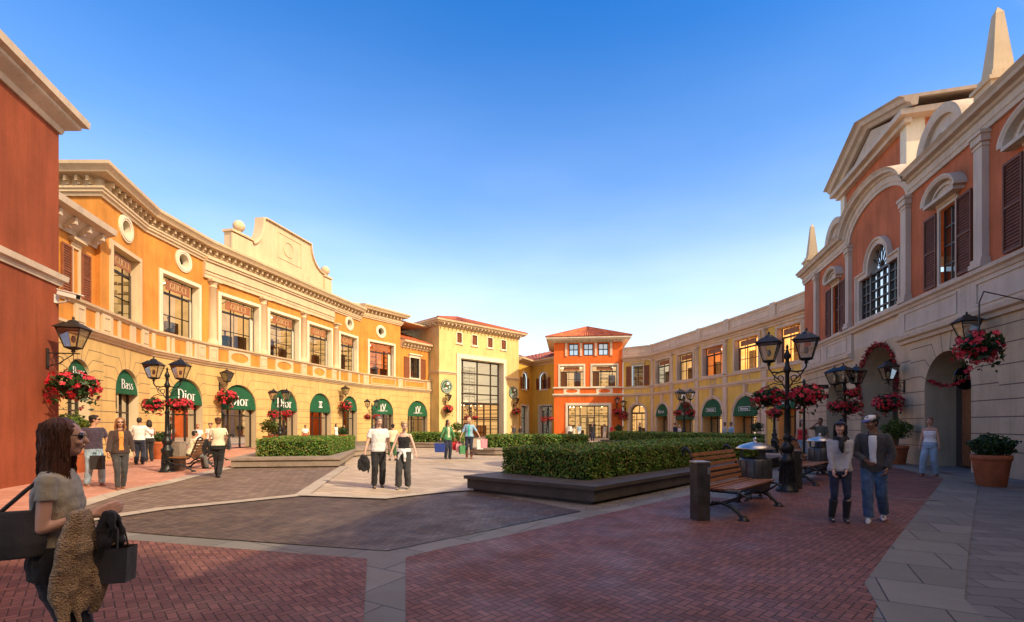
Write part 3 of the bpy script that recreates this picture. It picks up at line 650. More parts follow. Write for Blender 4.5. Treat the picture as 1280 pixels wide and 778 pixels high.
# pedestals, framed panels and ovals in the band under the windows
ped = {1: [258], 2: [266, 328.5, 379, 418], 3: [], 4: [457, 500, 536], 0: [98, 131, 180]}
for i, W in enumerate(GW):
    cs = []
    for px in ped[i]:
        c = W.len - .5 if (i == 1 and px == 258) else W.s_(px)
        c = max(.35, min(W.len - .4, c)); cs.append(c); m = MB(W.M); m.box(c - .34, c + .34, -.09, 0, 5.8, 6.64); framed_panel(m, c - .24, c + .24, 5.92, 6.52, .05, .12); m.build('pedestal', 'trim_cream', B)
    if i in (2,):
        for a, b in zip(cs[:-1], cs[1:]):
            mid = (a + b) / 2; hw = (b - a) * .22; m = MB(W.M)
            m.panel(rect(mid - hw, mid + hw, 5.8, 6.64), [circle(mid, 6.22, hw * .8, 28, .32)], -.05, 0.0); m.build('oval_panel', 'trim_cream', B)
    if i == 1: spans = [(0.2, W.len * .28), (W.len * .36, W.len * .62), (W.len * .68, W.len - 1)]
    elif i == 0: spans = [(5.4, 6.5), (7.2, 8.3), (8.6, 9.9)]
    elif i == 3: spans = [(.5, 2.0), (2.3, 3.7)]
    elif i == 4: spans = [(a + .7, b - .7) for a, b in zip(cs[:-1], cs[1:])]
    else: spans = []
    for a, b in spans:
        if i == 4: m = MB(W.M); framed_panel(m, a, b, 5.86, 6.58, .08, .05); m.build('framed_panel', 'trim_cream', B)
        else:
            for x in (a, b): m = MB(W.M); m.box(x - .12, x + .12, -.05, 0, 5.8, 6.64); m.build('parapet_post', 'trim_cream', B)
# upper storey
Z0U, Z1U, ZT = 6.8, 10.25, 12.1
sB0 = UW[0].s_(125.5)
lup = [(0, 139.6, 173.5), (1, 202, 253.5), (2, 275.5, 322.7), (2, 336.5, 373), (2, 385.5, 415), (3, 425, 445.8), (4, 461.5, 492)]
holes = {i: [] for i in range(5)}
for k, (i, a, b) in enumerate(lup):
    W = UW[i]; s0, s1 = W.s_(a), min(W.s_(b), W.len - .36); holes[i].append(rect(s0, s1, Z0U + .02, Z1U)); deep_window(B, W, s0, s1, Z0U + .02, Z1U, 'white_trim' if k else 'trim_cream', 'GUCCI' if k < 6 else '', 'shop_red' if k == 6 else 'shop_warm', seed=k + 20)
eyes = [(0, 157), (1, 229), (3, 436.5), (4, 476)]
for i, px in eyes:
    W = UW[i]; c = W.s_(px); holes[i].append(circle(c, 11.5, .4)); bulls_eye(B, W, c, 11.5, .68, 'white_trim')
sG = UW[4].s_(500.5)
upm = MB()
for i, W in enumerate(UW):
    upm.M = W.M; a = sB0 if i == 0 else 0; b = sG if i == 4 else W.len; zt = 12.7 if i == 4 else 12.3
    upm.panel(rect(a, b, Z0U - .1, 10.8), [h for h in holes[i] if len(h) == 4], 0.0); upm.panel(rect(a, b, 10.8, zt), [h for h in holes[i] if len(h) != 4], 0.0)
# end return of the taller part and the front facing return on the left
W = UW[4]; e = W.pt(sG); upm.M = Wall(e, e + W.n * 6).M; upm.panel(rect(0, 6, 9, 13.6), [], 0.0)
cB = UW[0].pt(sB0); upm.M = Wall((-27, cB.y), cB).M; LA = -27 - cB.x; upm.panel(rect(0, -LA, 5.8, 12.3), [], 0.0)
upm.build('upper_wall', 'orange_stucco', B)
# lower storey G with its own window and tiled eave
gm = MB(W.M); gs0, gs1 = W.s_(508 + 4.5), W.s_(523 + 1); gm.panel(rect(sG, W.len, 6.7, 10.6), [rect(gs0, gs1, 7.0, 9.3)], 0.0); gm.build('side_wall', 'orange_stucco', B)
shutter_window(B, W, gs0, gs1, 7.0, 9.3, 'white_trim', 'shutter_wood', sw=.85, rows=2)
r_ = MB(); P = [W.pt(sG), W.pt(W.len)]; r_.moulding(P, [(0, 10.3), (.1, 10.3), (.14, 10.5), (.3, 10.55), (.34, 10.7), (.6, 10.8), (.75, 10.85), (.78, 11.05), (0, 11.1)]); r_.M = W.M; brackets(r_, W, sG, W.len, 10.35, 10.7, .12, .5, .5, .12); r_.build('cornice', 'trim_cream', B)
def tiled_slope(name, parent, a, b, c, d, thick=.08, ribs=True):
    # a quad roof slope: a-b along the eave, d-c along the ridge, with half-round tile rows
    a, b, c, d = map(Vector, (a, b, c, d)); mb = MB(); u = (b - a); n = max(2, int(u.length / .30)); rows = max(2, int((d - a).length / .4))
    nrm = (b - a).cross(d - a).normalized(); nrm = nrm if nrm.z > 0 else -nrm
    for i in range(n):
        f0, f1 = i / n, (i + 1) / n; k = 4
        for j in range(k):
            g0, g1 = f0 + (f1 - f0) * j / k, f0 + (f1 - f0) * (j + 1) / k
            h0, h1 = math.sin(PI * j / k) * .09, math.sin(PI * (j + 1) / k) * .09
            p = [a.lerp(b, g0) + nrm * h0, a.lerp(b, g1) + nrm * h1, d.lerp(c, g1) + nrm * h1, d.lerp(c, g0) + nrm * h0]
            mb.add(p, [(0, 1, 2, 3)], True)
        mb.add([a.lerp(b, f0) - nrm * .05, a.lerp(b, f1) - nrm * .05] + [a.lerp(b, f0 + (f1 - f0) * (1 - j / 4)) + nrm * math.sin(PI * j / 4) * .09 for j in range(5)], [tuple(range(7))])
    o = mb.build(name, 'roof_tiles', parent)
    me = o.data; uvl = me.uv_layers.new(name='UVMap'); off = root_of(parent).location if parent else Vector()
    ud = u.normalized(); vd = nrm.cross(ud)
    for l in me.loops:
        q = me.vertices[l.vertex_index].co + off - a; uvl.data[l.index].uv = (q.dot(ud), q.dot(vd))
    return o
q0, q1 = W.w(sG, -.75, 11.05), W.w(W.len, -.75, 11.05); q2, q3 = W.w(W.len, 5, 13.2), W.w(sG, 5, 13.2)
tiled_slope('roof', B, q0, q1, q2, q3)
# main cornice
CP = [(0, 12.1), (.10, 12.1), (.12, 12.22), (.2, 12.26), (.2, 12.36), (.26, 12.4), (.26, 12.5), (.12, 12.52), (.12, 12.9), (.62, 12.94), (.66, 13.02), (.72, 13.1), (.82, 13.2), (.84, 13.34), (0, 13.42)]
pathBE = [(-27, cB.y), tuple(cB)] + LU[1:5]
m = MB(); m.moulding(pathBE, CP)
e4 = UW[4].pt(sG); m.moulding([LU[4], tuple(e4), tuple(e4 + UW[4].n * 5)], [(o, z + .5) for o, z in CP])
m.moulding([tuple(Vector(LU[4]) + UW[4].n * 4), LU[4]], [(o, z + .5) for o, z in CP])
for i, W in enumerate(UW): m.M = W.M; brackets(m, W, sB0 if i == 0 else 0, sG if i == 4 else W.len, 12.54 + (.5 if i == 4 else 0), 12.9 + (.5 if i == 4 else 0), .12, .42, .5, .12)
m.M = Matrix(); WA = Wall((-27, cB.y), cB); m.M = WA.M; brackets(m, WA, 0, WA.len, 12.54, 12.9, .12, .42, .5, .12)
m.build('cornice', 'trim_cream', B)
# entablature and colonnade over the middle bays
W = UW[2]; m = MB(W.M); d0, d1 = .05, W.len - .05
m.box(d0, d1, -.16, 0, 11.05, 11.3); m.box(d0, d1, -.2, 0, 11.3, 11.5); m.box(d0, d1, -.27, 0, 11.5, 11.56); m.box(d0, d1, -.22, 0, 11.56, 12.1); m.box(d0, d1, -.33, 0, 12.1, 12.24); m.box(d0, d1, -.42, 0, 12.24, 12.36); m.build('entablature', 'trim_cream', B)
for px in (265.5, 328.5, 379, 419.5):
    m = MB(W.M); round_column(m, max(.35, W.s_(px)), .27, 6.86, 11.05); m.build('column', 'trim_cream', B)
# scrolled parapet gable with two balls
s_ = lambda px: W.s_(px, .1)
sa, sb, sc_, sd, se, sf = s_(287), s_(311), s_(327), s_(386), s_(403), s_(411)
out = [(sa, 13.35), (sa, 14.95), (sb, 14.95)]
for i in range(1, 9): a = PI / 2 * i / 8; out.append((sb + (sc_ - sb) * math.sin(a), 14.7 + 2.25 * (1 - math.cos(a))))
out += [(sc_ + .3, 17.05), (sd, 17.05)]
for i in range(1, 9): a = PI / 2 * i / 8; out.append((sd + (se - sd) * (1 - math.cos(a)), 17.0 - 1.95 * math.sin(a)))
out += [(se, 15.0), (sf, 15.0), (sf, 13.35)]
pd = MB(W.M); pd.panel(out, [], -.05, .55, True); pd.sweep(out[1:-1], [(-.03, -.6), (-.03, .22), (.06, .22), (.10, .14), (.12, -.6)])
for a, b in ((sa, sb), (se, sf)): pd.box(a - .06, b + .06, -.18, -.05, 13.4, 14.75); pd.box(a - .12, b + .12, -.25, .6, 14.85, 15.0)
framed_panel(pd, sc_ + 1.5, sd - 1.2, 14.6, 16.6, .05, .09); pd.panel(circle((sc_ + sd) / 2, 15.6, .62), [circle((sc_ + sd) / 2, 15.6, .52)], -.1, -.05)
pg = pd.build('gable', 'trim_cream', B)
for a, b in ((sa, sb), (se, sf)): q = MB(W.M); q.lathe([(.22, 0), (.26, .06), (.14, .14), (.16, .2)], 12, ((a + b) / 2, .15, 15.0)); q.ball(((a + b) / 2, .15, 15.55), .40, 16, 12); q.build('ball_finial', 'trim_cream', pg)
m = MB(); ro = [tuple(cB)] + LU[1:6]; m.flat(ro + list(reversed(offset_path(ro, 9))), 13.2, 13.3); m.build('roof', 'trim_cream', B)
# low wing tucked behind the red building
WB = Wall((-18.1, 17.5), tuple(Vector((cB.x - .25, cB.y))))
lw = MB(WB.M); zt = 10.1
lw_s0 = WB.s_(88); lw_s1 = WB.s_(101)
Lw = WB.len
lw.panel(rect(0, Lw, 5.8, zt), [], 0.0); lw.build('low_wing_wall', 'orange_stucco', B)
c_ = MB(); c_.moulding([WB.pt(0), WB.pt(Lw)], [(0, 9.7), (.1, 9.7), (.14, 9.85), (.5, 10.25), (.85, 10.35), (.9, 10.6), (0, 10.7)]); c_.M = WB.M; brackets(c_, WB, 0, Lw, 9.8, 10.2, .1, .6, .8, .16); c_.build('low_cornice', 'grey_trim', B)
shutter_window(B, WB, max(.4, WB.s_(90)), max(1.3, WB.s_(97)), 7.0, 9.2, 'trim_cream', 'shutter_wood', sw=.6, rows=3)

# ================================================================== red building, near left
rd = Vector((-0.27, 0.963)).normalized(); rP1 = Vector((-13.55, 14.35)); rP0 = rP1 - rd * 12
RB = thing('red_building', 'deep red rendered building at the far left edge with a wide pale eave', 'building', (rP1.x - 2, rP1.y - 4, 0))
W = Wall(rP0, rP1); m = MB(W.M); m.panel(rect(0, W.len, 0, 10.7), [rect(1.5, 3.2, 6.6, 9.0), rect(5.2, 6.9, 6.6, 9.0)], 0.0)
W2 = Wall(rP1, rP1 + W.n * 9); m.M = W2.M; m.panel(rect(0, 9, 0, 10.7), [], 0.0); W3 = Wall(rP0 + W.n * 9, rP0); m.M = W3.M; m.panel(rect(0, 9, 0, 10.7), [], 0.0)
m.build('wall', 'deep_red_stucco', RB)
for a in (1.5, 5.2): shutter_window(RB, W, a, a + 1.7, 6.6, 9.0, 'trim_cream', 'shutter_dark', sw=.8, rows=3, cols=2)
pp = [tuple(rP0 + W.n * 9), tuple(rP0), tuple(rP1), tuple(rP1 + W.n * 9)]
m = MB(); m.moulding(pp, [(0, 10.35), (.06, 10.35), (.1, 10.5), (.34, 10.68), (.38, 10.72), (.38, 10.8), (.52, 10.86), (.54, 11.06), (-.5, 11.15)]); m.build('eave', 'grey_trim', RB)
m = MB(); m.moulding(pp, [(0, 5.78), (.05, 5.78), (.08, 5.9), (.16, 5.94), (.18, 6.1), (0, 6.16)]); m.build('band', 'grey_trim', RB)
m = MB(); m.flat(pp, 10.9, 11.1); m.build('roof', 'grey_trim', RB)

# ================================================================== cream tower building in the centre
TA = Vector((-8.5, 56.0)); TB = Vector((XA(648.5, 65.2), 65.2)); W = Wall(TA, TB)
TW = thing('tower_building', 'tall cream building with tiled roof and huge gridded glass front', 'building', (-4, 62, 0))
wl = Wall(TA + W.n * 14, TA); ZE = 13.7
g0, g1 = W.s_(575), W.s_(628.5); gz1 = W.z_(575, 448)
hz = [rect(W.s_(a + .6), W.s_(b - .6), 11.55, 12.75) for a, b in ((570.5, 577.5), (589.5, 596.7), (609, 616), (626, 632.7))]
m = MB(W.M); m.panel(notched(0, W.len, 0, ZE, [rect_notch(g0, g1, 0, gz1)]), hz, 0.0)
m.M = wl.M; m.panel(rect(0, 14, 0, ZE), [], 0.0); wr = Wall(TB, TB + W.n * 14); m.M = wr.M; m.panel(rect(0, 14, 0, ZE), [], 0.0); m.build('wall', 'tower_cream', TW)
for h in hz:
    a, b = h[0][0], h[1][0]; q = MB(W.M); q.panel(rect(a - .12, b + .12, 11.43, 12.87), [rect(a, b, 11.55, 12.75)], -.06, 0.0); q.box(a - .2, b + .2, -.14, 0, 11.33, 11.43); wv = q.build('louvred_window', 'white_trim', TW)
    q = MB(W.M); q.box(a, b, .1, .14, 11.55, 12.75)
    for i in range(11): z = 11.6 + i * .105; q.add([(a + .04, .04, z), (b - .04, .04, z), (b - .04, .09, z + .08), (a + .04, .09, z + .08)], [(0, 1, 2, 3)])
    q.box((a + b) / 2 - .03, (a + b) / 2 + .03, .02, .1, 11.55, 12.75); q.build('louvre', 'shutter_wood', wv)
m = MB(W.M); w_ = .55; m.panel(notched(g0 - w_, g1 + w_, 0, gz1 + w_, [rect_notch(g0, g1, 0, gz1)]), [], -.14, 0.0); m.panel(notched(g0 - .2, g1 + .2, 0, gz1 + .2, [rect_notch(g0, g1, 0, gz1)]), [], -.2, -.14); linings(m, W, g0, g1, 0, gz1, .9, bottom=False); m.build('window_surround', 'white_trim', TW)
m = MB(); prof = [(0, 7.65), (.08, 7.65), (.1, 7.78), (.2, 7.82), (.2, 7.95), (0, 8.0)]
m.moulding([tuple(TA + W.n * 14), tuple(TA), tuple(W.pt(g0 - w_))], prof); m.moulding([tuple(W.pt(g1 + w_)), tuple(TB)], prof); m.build('string_course', 'trim_cream', TW)
f = MB(W.M); gw = g1 - g0; xs = [g0 + gw * .145, g0 + gw * .48, g0 + gw * .80]; dz = gz1 - 4.3
mullions(f, g0, g1, 0, gz1, .85, xs, [4.3, 4.3 + dz * .22, 4.3 + dz * .44, 4.3 + dz * .70, 2.3], .16, .12); f.box(g0, g1, .72, .98, 4.18, 4.45)
for x in (g0 + gw * .31, g0 + gw * .64): f.box(x - .07, x + .07, .78, .92, 0, 4.2)
win = f.build('window', 'frame_dark', TW); g = MB(W.M); g.add([(g0, .86, 0), (g1, .86, 0), (g1, .86, gz1), (g0, .86, gz1)], [(0, 1, 2, 3)]); g.build('pane', 'pane_glass', win)
interior_box(TW, W, g0, g1, 0.02, 4.3, .9, 5, 'shop_warm', True, 3); interior_box(TW, W, g0, g1, 4.35, gz1, .9, 5, 'shop_white', False, 4)
ep = [tuple(TA + W.n * 14), tuple(TA), tuple(TB), tuple(TB + W.n * 14)]
m = MB(); m.moulding(ep, [(0, 13.2), (.1, 13.2), (.14, 13.5), (.6, 13.58), (.65, 13.72), (.8, 13.75), (.85, 13.95), (-1, 14.0)])
for w3 in (W, wl): m.M = w3.M; brackets(m, w3, 0, w3.len, 13.25, 13.52, .16, .7, .55, .14)
m.build('eave', 'trim_cream', TW)
def hip_roof(parent, pts, z0, z1, over, inset):
    # pts: four corners in order; slopes to a ridge
    P = [Vector(p) for p in pts]; ctr = sum(P, Vector((0, 0))) / 4
    O = []
    for i in range(4):
        d0 = (P[i] - P[i - 1]).normalized(); d1 = (P[(i + 1) % 4] - P[i]).normalized(); n0, n1 = Vector((d0.y, -d0.x)), Vector((d1.y, -d1.x)); O.append(P[i] + (n0 + n1) / max(.3, 1 + n0.dot(n1)) * over)
    l01, l12 = (P[1] - P[0]).length, (P[2] - P[1]).length
    if l12 > l01: ra, rb = (O[0] + O[1]) / 2 + (O[2] - O[1]).normalized() * inset, (O[2] + O[3]) / 2 - (O[2] - O[1]).normalized() * inset; quads = [(O[0], O[1], ra, ra), (O[1], O[2], rb, ra), (O[2], O[3], rb, rb), (O[3], O[0], ra, rb)]
    else: ra, rb = (O[1] + O[2]) / 2 - (O[1] - O[0]).normalized() * inset, (O[0] + O[3]) / 2 + (O[1] - O[0]).normalized() * inset; quads = [(O[0], O[1], ra, rb), (O[1], O[2], ra, ra), (O[2], O[3], rb, ra), (O[3], O[0], rb, rb)]
    for a, b, c, d in quads:
        tiled_slope('roof', parent, (a.x, a.y, z0), (b.x, b.y, z0), (c.x, c.y, z1), (d.x, d.y, z1))
        rt = MB(); 
        if (a - d).length > .5: rt.tube([(a.x, a.y, z0 + .05), (d.x, d.y, z1 + .05)], .11, 6); rt.build('ridge_tiles', 'roof_tiles', parent)
hip_roof(TW, [TA, TB, TB + W.n * 14, TA + W.n * 14], 13.95, 16.0, .85, 6.0)
TWW = W

# ================================================================== yellow link house
Y0 = Vector((XA(646, 66.5), 66.5)); Y1 = Vector((XA(665, 70.5), 70.5)); Y2 = Vector((XA(698, 65.5), 65.5))
Y0 = TB + W.n * .3
YB = thing('link_house', 'bright yellow house with shuttered arched windows tucked between the cream tower and the vermilion building', 'house', (3, 70, 0))
Wa, Wb = Wall(Y0, Y1), Wall(Y1, Y2); ZY = 10.6
m = MB(); info = [(Wa, (652.8, 658.2), (651.5, 660.3)), (Wb, (675, 684), (674, 688.5))]
for Wx, (a, b), (c, d) in info:
    a, b, c, d = [Wx.s_(v) for v in (a, b, c, d)]
    m.M = Wx.M; r = (b - a) / 2; m.panel(notched(0, Wx.len, 0, ZY, [rect_notch(c, d, 0, 4.3)]), [arch((a + b) / 2, r, 6.7, 8.95 - r)], 0.0)
m.build('wall', 'yellow_stucco', YB)
for Wx, (a, b), (c, d) in info:
    a, b, c, d = [Wx.s_(v) for v in (a, b, c, d)]
    shutter_window(YB, Wx, a, b, 6.7, 8.95, 'white_trim', 'shutter_wood', sw=min(.62, a - .15, Wx.len - b - .15), hood=None, arched=True, cols=1, rows=3)
    q = MB(Wx.M); q.panel(notched(c - .22, d + .22, 0, 4.5, [rect_notch(c, d, 0, 4.3)]), [], -.07, 0.0); linings(q, Wx, c, d, 0, 4.3, .6, bottom=False); dw = q.build('doorway', 'white_trim', YB)
    f = MB(Wx.M); mullions(f, c, d, 0, 4.3, .6, [c + (d - c) * .5], [2.6], .12, .1); f.build('frame', 'frame_dark', dw); g = MB(Wx.M); g.add([(c, .62, 0), (d, .62, 0), (d, .62, 4.3), (c, .62, 4.3)], [(0, 1, 2, 3)]); g.build('pane', 'dark_glass', dw)
    interior_box(YB, Wx, c, d, .02, 4.3, .65, 2.5, 'shop_white', True, 9)
path = [tuple(Y0), tuple(Y1), tuple(Y2)]
m = MB(); m.moulding(path, [(0, 10.1), (.1, 10.1), (.14, 10.3), (.6, 10.5), (.62, 10.62), (.8, 10.66), (.82, 10.9), (0, 10.95)]); m.build('eave', 'trim_cream', YB)
oa = offset_path(path, -.8); ob = offset_path(path, 6)
for i in range(2): tiled_slope('roof', YB, (*oa[i], 10.9), (*oa[i + 1], 10.9), (*ob[i + 1], 13.3), (*ob[i], 13.3))

# ================================================================== vermilion tower building
V0 = Vector((XA(692.5, 60.3), 60.3)); V1 = Vector((XA(778.5, 59.3), 59.3)); W = Wall(V0, V1)
VB = thing('vermilion_building', 'vermilion three storey building with low tiled roof facing straight across the square', 'building', (9, 64, 0))
wl = Wall(V0 + W.n * 9, V0); wr = Wall(V1, V1 + W.n * 9); ZV = 12.0
d0, d1 = W.s_(710), W.s_(761); dz1 = W.z_(735, 507)
u = [(W.s_(700), W.s_(729.3)), (W.s_(740.3), W.s_(771))]
tps = [(W.s_(711.3), W.s_(723)), (W.s_(729.5), W.s_(741.5)), (W.s_(748), W.s_(760.3))]
m = MB(W.M); m.panel(notched(0, W.len, 0, ZV, [rect_notch(d0, d1, 0, dz1)]), [rect(a, b, 6.4, 9.0) for a, b in u] + [rect(a, b, 10.25, 11.75) for a, b in tps], 0.0)
for q in (wl, wr): m.M = q.M; m.panel(rect(0, 9, 0, ZV), [], 0.0)
m.build('wall', 'vermilion_stucco', VB)
for i, (a, b) in enumerate(u): deep_window(VB, W, a, b, 6.4, 9.0, 'white_trim', '', 'shop_warm', .5, 'left', 40 + i, 'door_wood')
for a, b in tps:
    q = MB(W.M); linings(q, W, a, b, 10.25, 11.75, .3); wv = q.build('window', 'frame_dark', VB); f = MB(W.M); mullions(f, a, b, 10.25, 11.75, .12, [(a + b) / 2], [11.0], .1, .08); f.build('frame', 'frame_dark', wv); g = MB(W.M); g.add([(a, .16, 10.25), (b, .16, 10.25), (b, .16, 11.75), (a, .16, 11.75)], [(0, 1, 2, 3)]); g.build('pane', 'sky_glass', wv)
m = MB(W.M); xs = [tps[0][0] - .35] + [(tps[i][1] + tps[i + 1][0]) / 2 for i in range(2)] + [tps[2][1] + .35]
for x in xs: m.box(x - .14, x + .14, -.12, 0, 10.2, 11.85)
m.build('pilasters', 'pink_trim', VB)
m = MB(); pv = [tuple(V0 + W.n * 2), tuple(V0), tuple(V1), tuple(V1 + W.n * 2)]
m.moulding(pv, [(0, 5.2), (.08, 5.2), (.12, 5.32), (.2, 5.36), (.2, 5.48), (0, 5.52)]); m.moulding(pv, [(0, 6.15), (.06, 6.15), (.16, 6.2), (.16, 6.32), (0, 6.36)])
m.M = W.M
for (a, b) in u:
    c = (a + b) / 2; m.panel(rect(c - 1.0, c + 1.0, 5.52, 6.15), [circle(c, 5.84, .72, 24, .24)], -.05, 0.0)
m.build('band', 'white_trim', VB)
m = MB(W.M); m.panel(notched(d0 - .3, d1 + .3, 0, dz1 + .3, [rect_notch(d0, d1, 0, dz1)]), [], -.1, 0.0); linings(m, W, d0, d1, 0, dz1, .7, bottom=False); dw = m.build('shopfront_surround', 'white_trim', VB)
f = MB(W.M); k = d1 - d0; mullions(f, d0, d1, 0, dz1, .65, [d0 + k * .30, d0 + k * .66], [2.75], .12, .1); 
for x in (d0 + k * .48,): f.box(x - .06, x + .06, .6, .7, 0, 2.75)
for x in (d0 + k * .39, d0 + k * .57): mullions(f, x - k * .07, x + k * .07, .2, 2.6, .62, [], [1.2, 1.9], .07, .05)
f.build('shop_window', 'frame_dark', dw); g = MB(W.M); g.add([(d0, .67, 0), (d1, .67, 0), (d1, .67, dz1), (d0, .67, dz1)], [(0, 1, 2, 3)]); g.build('pane', 'pane_glass', dw)
interior_box(VB, W, d0, d1, .02, dz1, .7, 2.6, 'shop_warm', True, 12)
ev = [tuple(V0 + W.n * 9), tuple(V0), tuple(V1), tuple(V1 + W.n * 9)]
m = MB(); m.moulding(ev, [(0, 11.9), (.08, 11.9), (.12, 12.05), (.75, 12.15), (.8, 12.28), (.95, 12.3), (.97, 12.5), (-1, 12.6)]); m.M = W.M; brackets(m, W, 0, W.len, 11.9, 12.1, .12, .6, .4, .1); m.build('eave', 'white_trim', VB)
hip_roof(VB, [V0, V1, V1 + W.n * 9, V0 + W.n * 9], 12.5, 14.5, 1.0, 4.6)
VW = W

# ================================================================== right crescent, ochre
RG = [(XA(778.8, 59.2), 59.2), (16.55, 57.0), (18.6, 47.6), (19.5, 43.4), (20.5, 37.5), (20.95, 33.2)]
OB = thing('ochre_crescent_building', 'curved ochre building with pale columns, parapet and arched shop fronts, right of the square', 'building', (22, 46, 0))
# one straight facet per bay group
OW = [Wall(RG[i], RG[i + 1]) for i in range(5)]
def which(px):
    for i, Wx in enumerate(OW):
        s = Wx.s_(px)
        if -1e-3 <= s <= Wx.len + 1e-3: return i, s
    return 4, OW[4].s_(px)
oarch = [(821.3, 835.8, 4.0, 'Blaron', False), (846, 869.5, 4.05, 'Hawes', False), (879, 903.6, 4.1, 'Navigare', True), (918.5, 948.3, 4.1, 'Navigare', True), (967.5, 997.4, 4.1, 'Navigare', True)]
oper = {i: [] for i in range(5)}
for k, (a, b, zt, tx, bx) in enumerate(oarch):
    i, _ = which((a + b) / 2); Wx = OW[i]; s0, s1 = Wx.s_(a), Wx.s_(b); s0 = max(s0, .45); s1 = min(s1, Wx.len - .45); r = (s1 - s0) / 2; r = min(r, 1.75); c = (s0 + s1) / 2
    oper[i].append((c, r, zt - r)); shop_arch(OB, Wx, c, r, zt - r, .9, tx, ['shop_warm', 'shop_warm', 'shop_white', 'shop_amber', 'shop_amber'][k], t_awn=-.02, textsize=.55, seed=60 + k, jamb='orange_jamb', boxed=bx)
Wx = OW[0]; a, b = Wx.s_(787.5), Wx.s_(806.5); r = (b - a) / 2; oper[0].append(((a + b) / 2, r, 4.05 - r)); shop_arch(OB, Wx, (a + b) / 2, r, 4.05 - r, .6, '', 'shop_warm', awning=False, seed=77)
owin = [(820, 837.7), (847, 866.6), (879, 904), (918.8, 948.7), (965, 1001.5)]
oh = {i: [] for i in range(5)}
for k, (a, b) in enumerate(owin):
    i, _ = which((a + b) / 2); Wx = OW[i]; s0, s1 = max(.4, Wx.s_(a)), min(Wx.len - .4, Wx.s_(b)); oh[i].append(rect(s0, s1, 6.35, 9.05))
    deep_window(OB, Wx, s0, s1, 6.35, 9.05, 'pink_trim', '', ['shop_white', 'shop_warm', 'shop_red', 'shop_amber', 'shop_amber'][k], .38, 'left', 80 + k, 'shutter_dark')
a, b = OW[0].s_(790.5), OW[0].s_(804); oh[0].append(rect(a, b, 6.35, 8.75)); shutter_window(OB, OW[0], a, b, 6.35, 8.75, 'trim_cream', 'shutter_wood', sw=.62, rows=2)
m1, m2 = MB(), MB()
for i, Wx in enumerate(OW):
    m1.M = Wx.M; m1.panel(notched(0, Wx.len, 0, 9.75, [arch(c, r, 0, zs) for c, r, zs in oper[i]]), oh[i], 0.0)
m1.build('wall', 'ochre_stucco', OB)
m = MB(); m.moulding(RG, [(0, 5.05), (.06, 5.05), (.1, 5.18), (.2, 5.22), (.22, 5.36), (0, 5.42)]); m.moulding(RG, [(0, 5.98), (.06, 5.98), (.14, 6.06), (.16, 6.18), (0, 6.22)])
m.moulding(RG, [(0, 9.35), (.08, 9.35), (.1, 9.5), (.2, 9.56), (.22, 9.68), (.48, 9.74), (.55, 9.92), (.1, 9.97)]); m.build('cornice', 'pink_trim', OB)
m = MB(); m.moulding(RG, [(.10, 9.95), (.12, 9.97), (.12, 10.12), (.04, 10.15), (.04, 10.92), (.12, 10.98), (.16, 11.12), (-.3, 11.14)])
for i, Wx in enumerate(OW):
    m.M = Wx.M
    if i: m.box(Wx.len - .32, Wx.len - .02, -.2, .1, 9.97, 11.18); m.box(.02, .32, -.2, .1, 9.97, 11.18)
    nseg = max(1, round(Wx.len / 4.8))
    for j in range(nseg):
        a, b = Wx.len * j / nseg + .5, Wx.len * (j + 1) / nseg - .5; m.panel(rect(a, b, 10.25, 10.85), [rect(a + .07, b - .07, 10.32, 10.78)], -.09, -.04)
m.build('parapet', 'pink_trim', OB)
for px in (815.7, 840, 871.6, 909.5, 956, 1007):
    i, s = which(px); Wx = OW[i]; s = min(max(s, .3), Wx.len - .3)
    m = MB(Wx.M); round_column(m, s, .22, 6.22, 9.36); m.build('column', 'pink_trim', OB)
    m = MB(Wx.M); m.box(s - .3, s + .3, -.13, 0, 5.4, 6.0); framed_panel(m, s - .2, s + .2, 5.5, 5.9, .04, .16); m.box(s - .26, s + .26, -.12, 0, 0, 5.05); m.box(s - .32, s + .32, -.18, 0, 0, .35); m.build('pilaster', 'pink_trim', OB)
m = MB()
for i, Wx in enumerate(OW):
    m.M = Wx.M
    for c, r, zs in oper[i]:
        m.sweep([(c - (r + .02) * math.cos(PI * j / 24), zs + (r + .02) * math.sin(PI * j / 24)) for j in range(25)], [(0, -.0), (0, .1), (.12, .1), (.14, .16), (.26, .16), (.28, 0)])
        m.add([(c - .10, -.2, zs + r - .02), (c + .10, -.2, zs + r - .02), (c + .17, -.26, 5.05), (c - .17, -.26, 5.05), (c - .10, 0, zs + r - .02), (c + .10, 0, zs + r - .02), (c + .17, 0, 5.05), (c - .17, 0, 5.05)], [(0, 1, 2, 3), (0, 3, 7, 4), (1, 5, 6, 2), (0, 4, 5, 1)])
        for sd in (-1, 1):
            a, b = sorted((c + sd * (r + .02), c + sd * (r + .3))); m.box(a, b, -.14, 0, 0, zs - .14); m.box(a - .04, b + .04, -.2, 0, zs - .14, zs)
    for h in oh[i]: c = (h[0][0] + h[1][0]) / 2; framed_panel(m, c - .4, c + .4, 5.46, 5.94, .06, .05)
m.build('arch_mouldings', 'pink_trim', OB)
m = MB(); m.flat(RG + list(reversed(offset_path(RG, 8))), 9.6, 9.9); m.build('roof', 'pink_trim', OB)

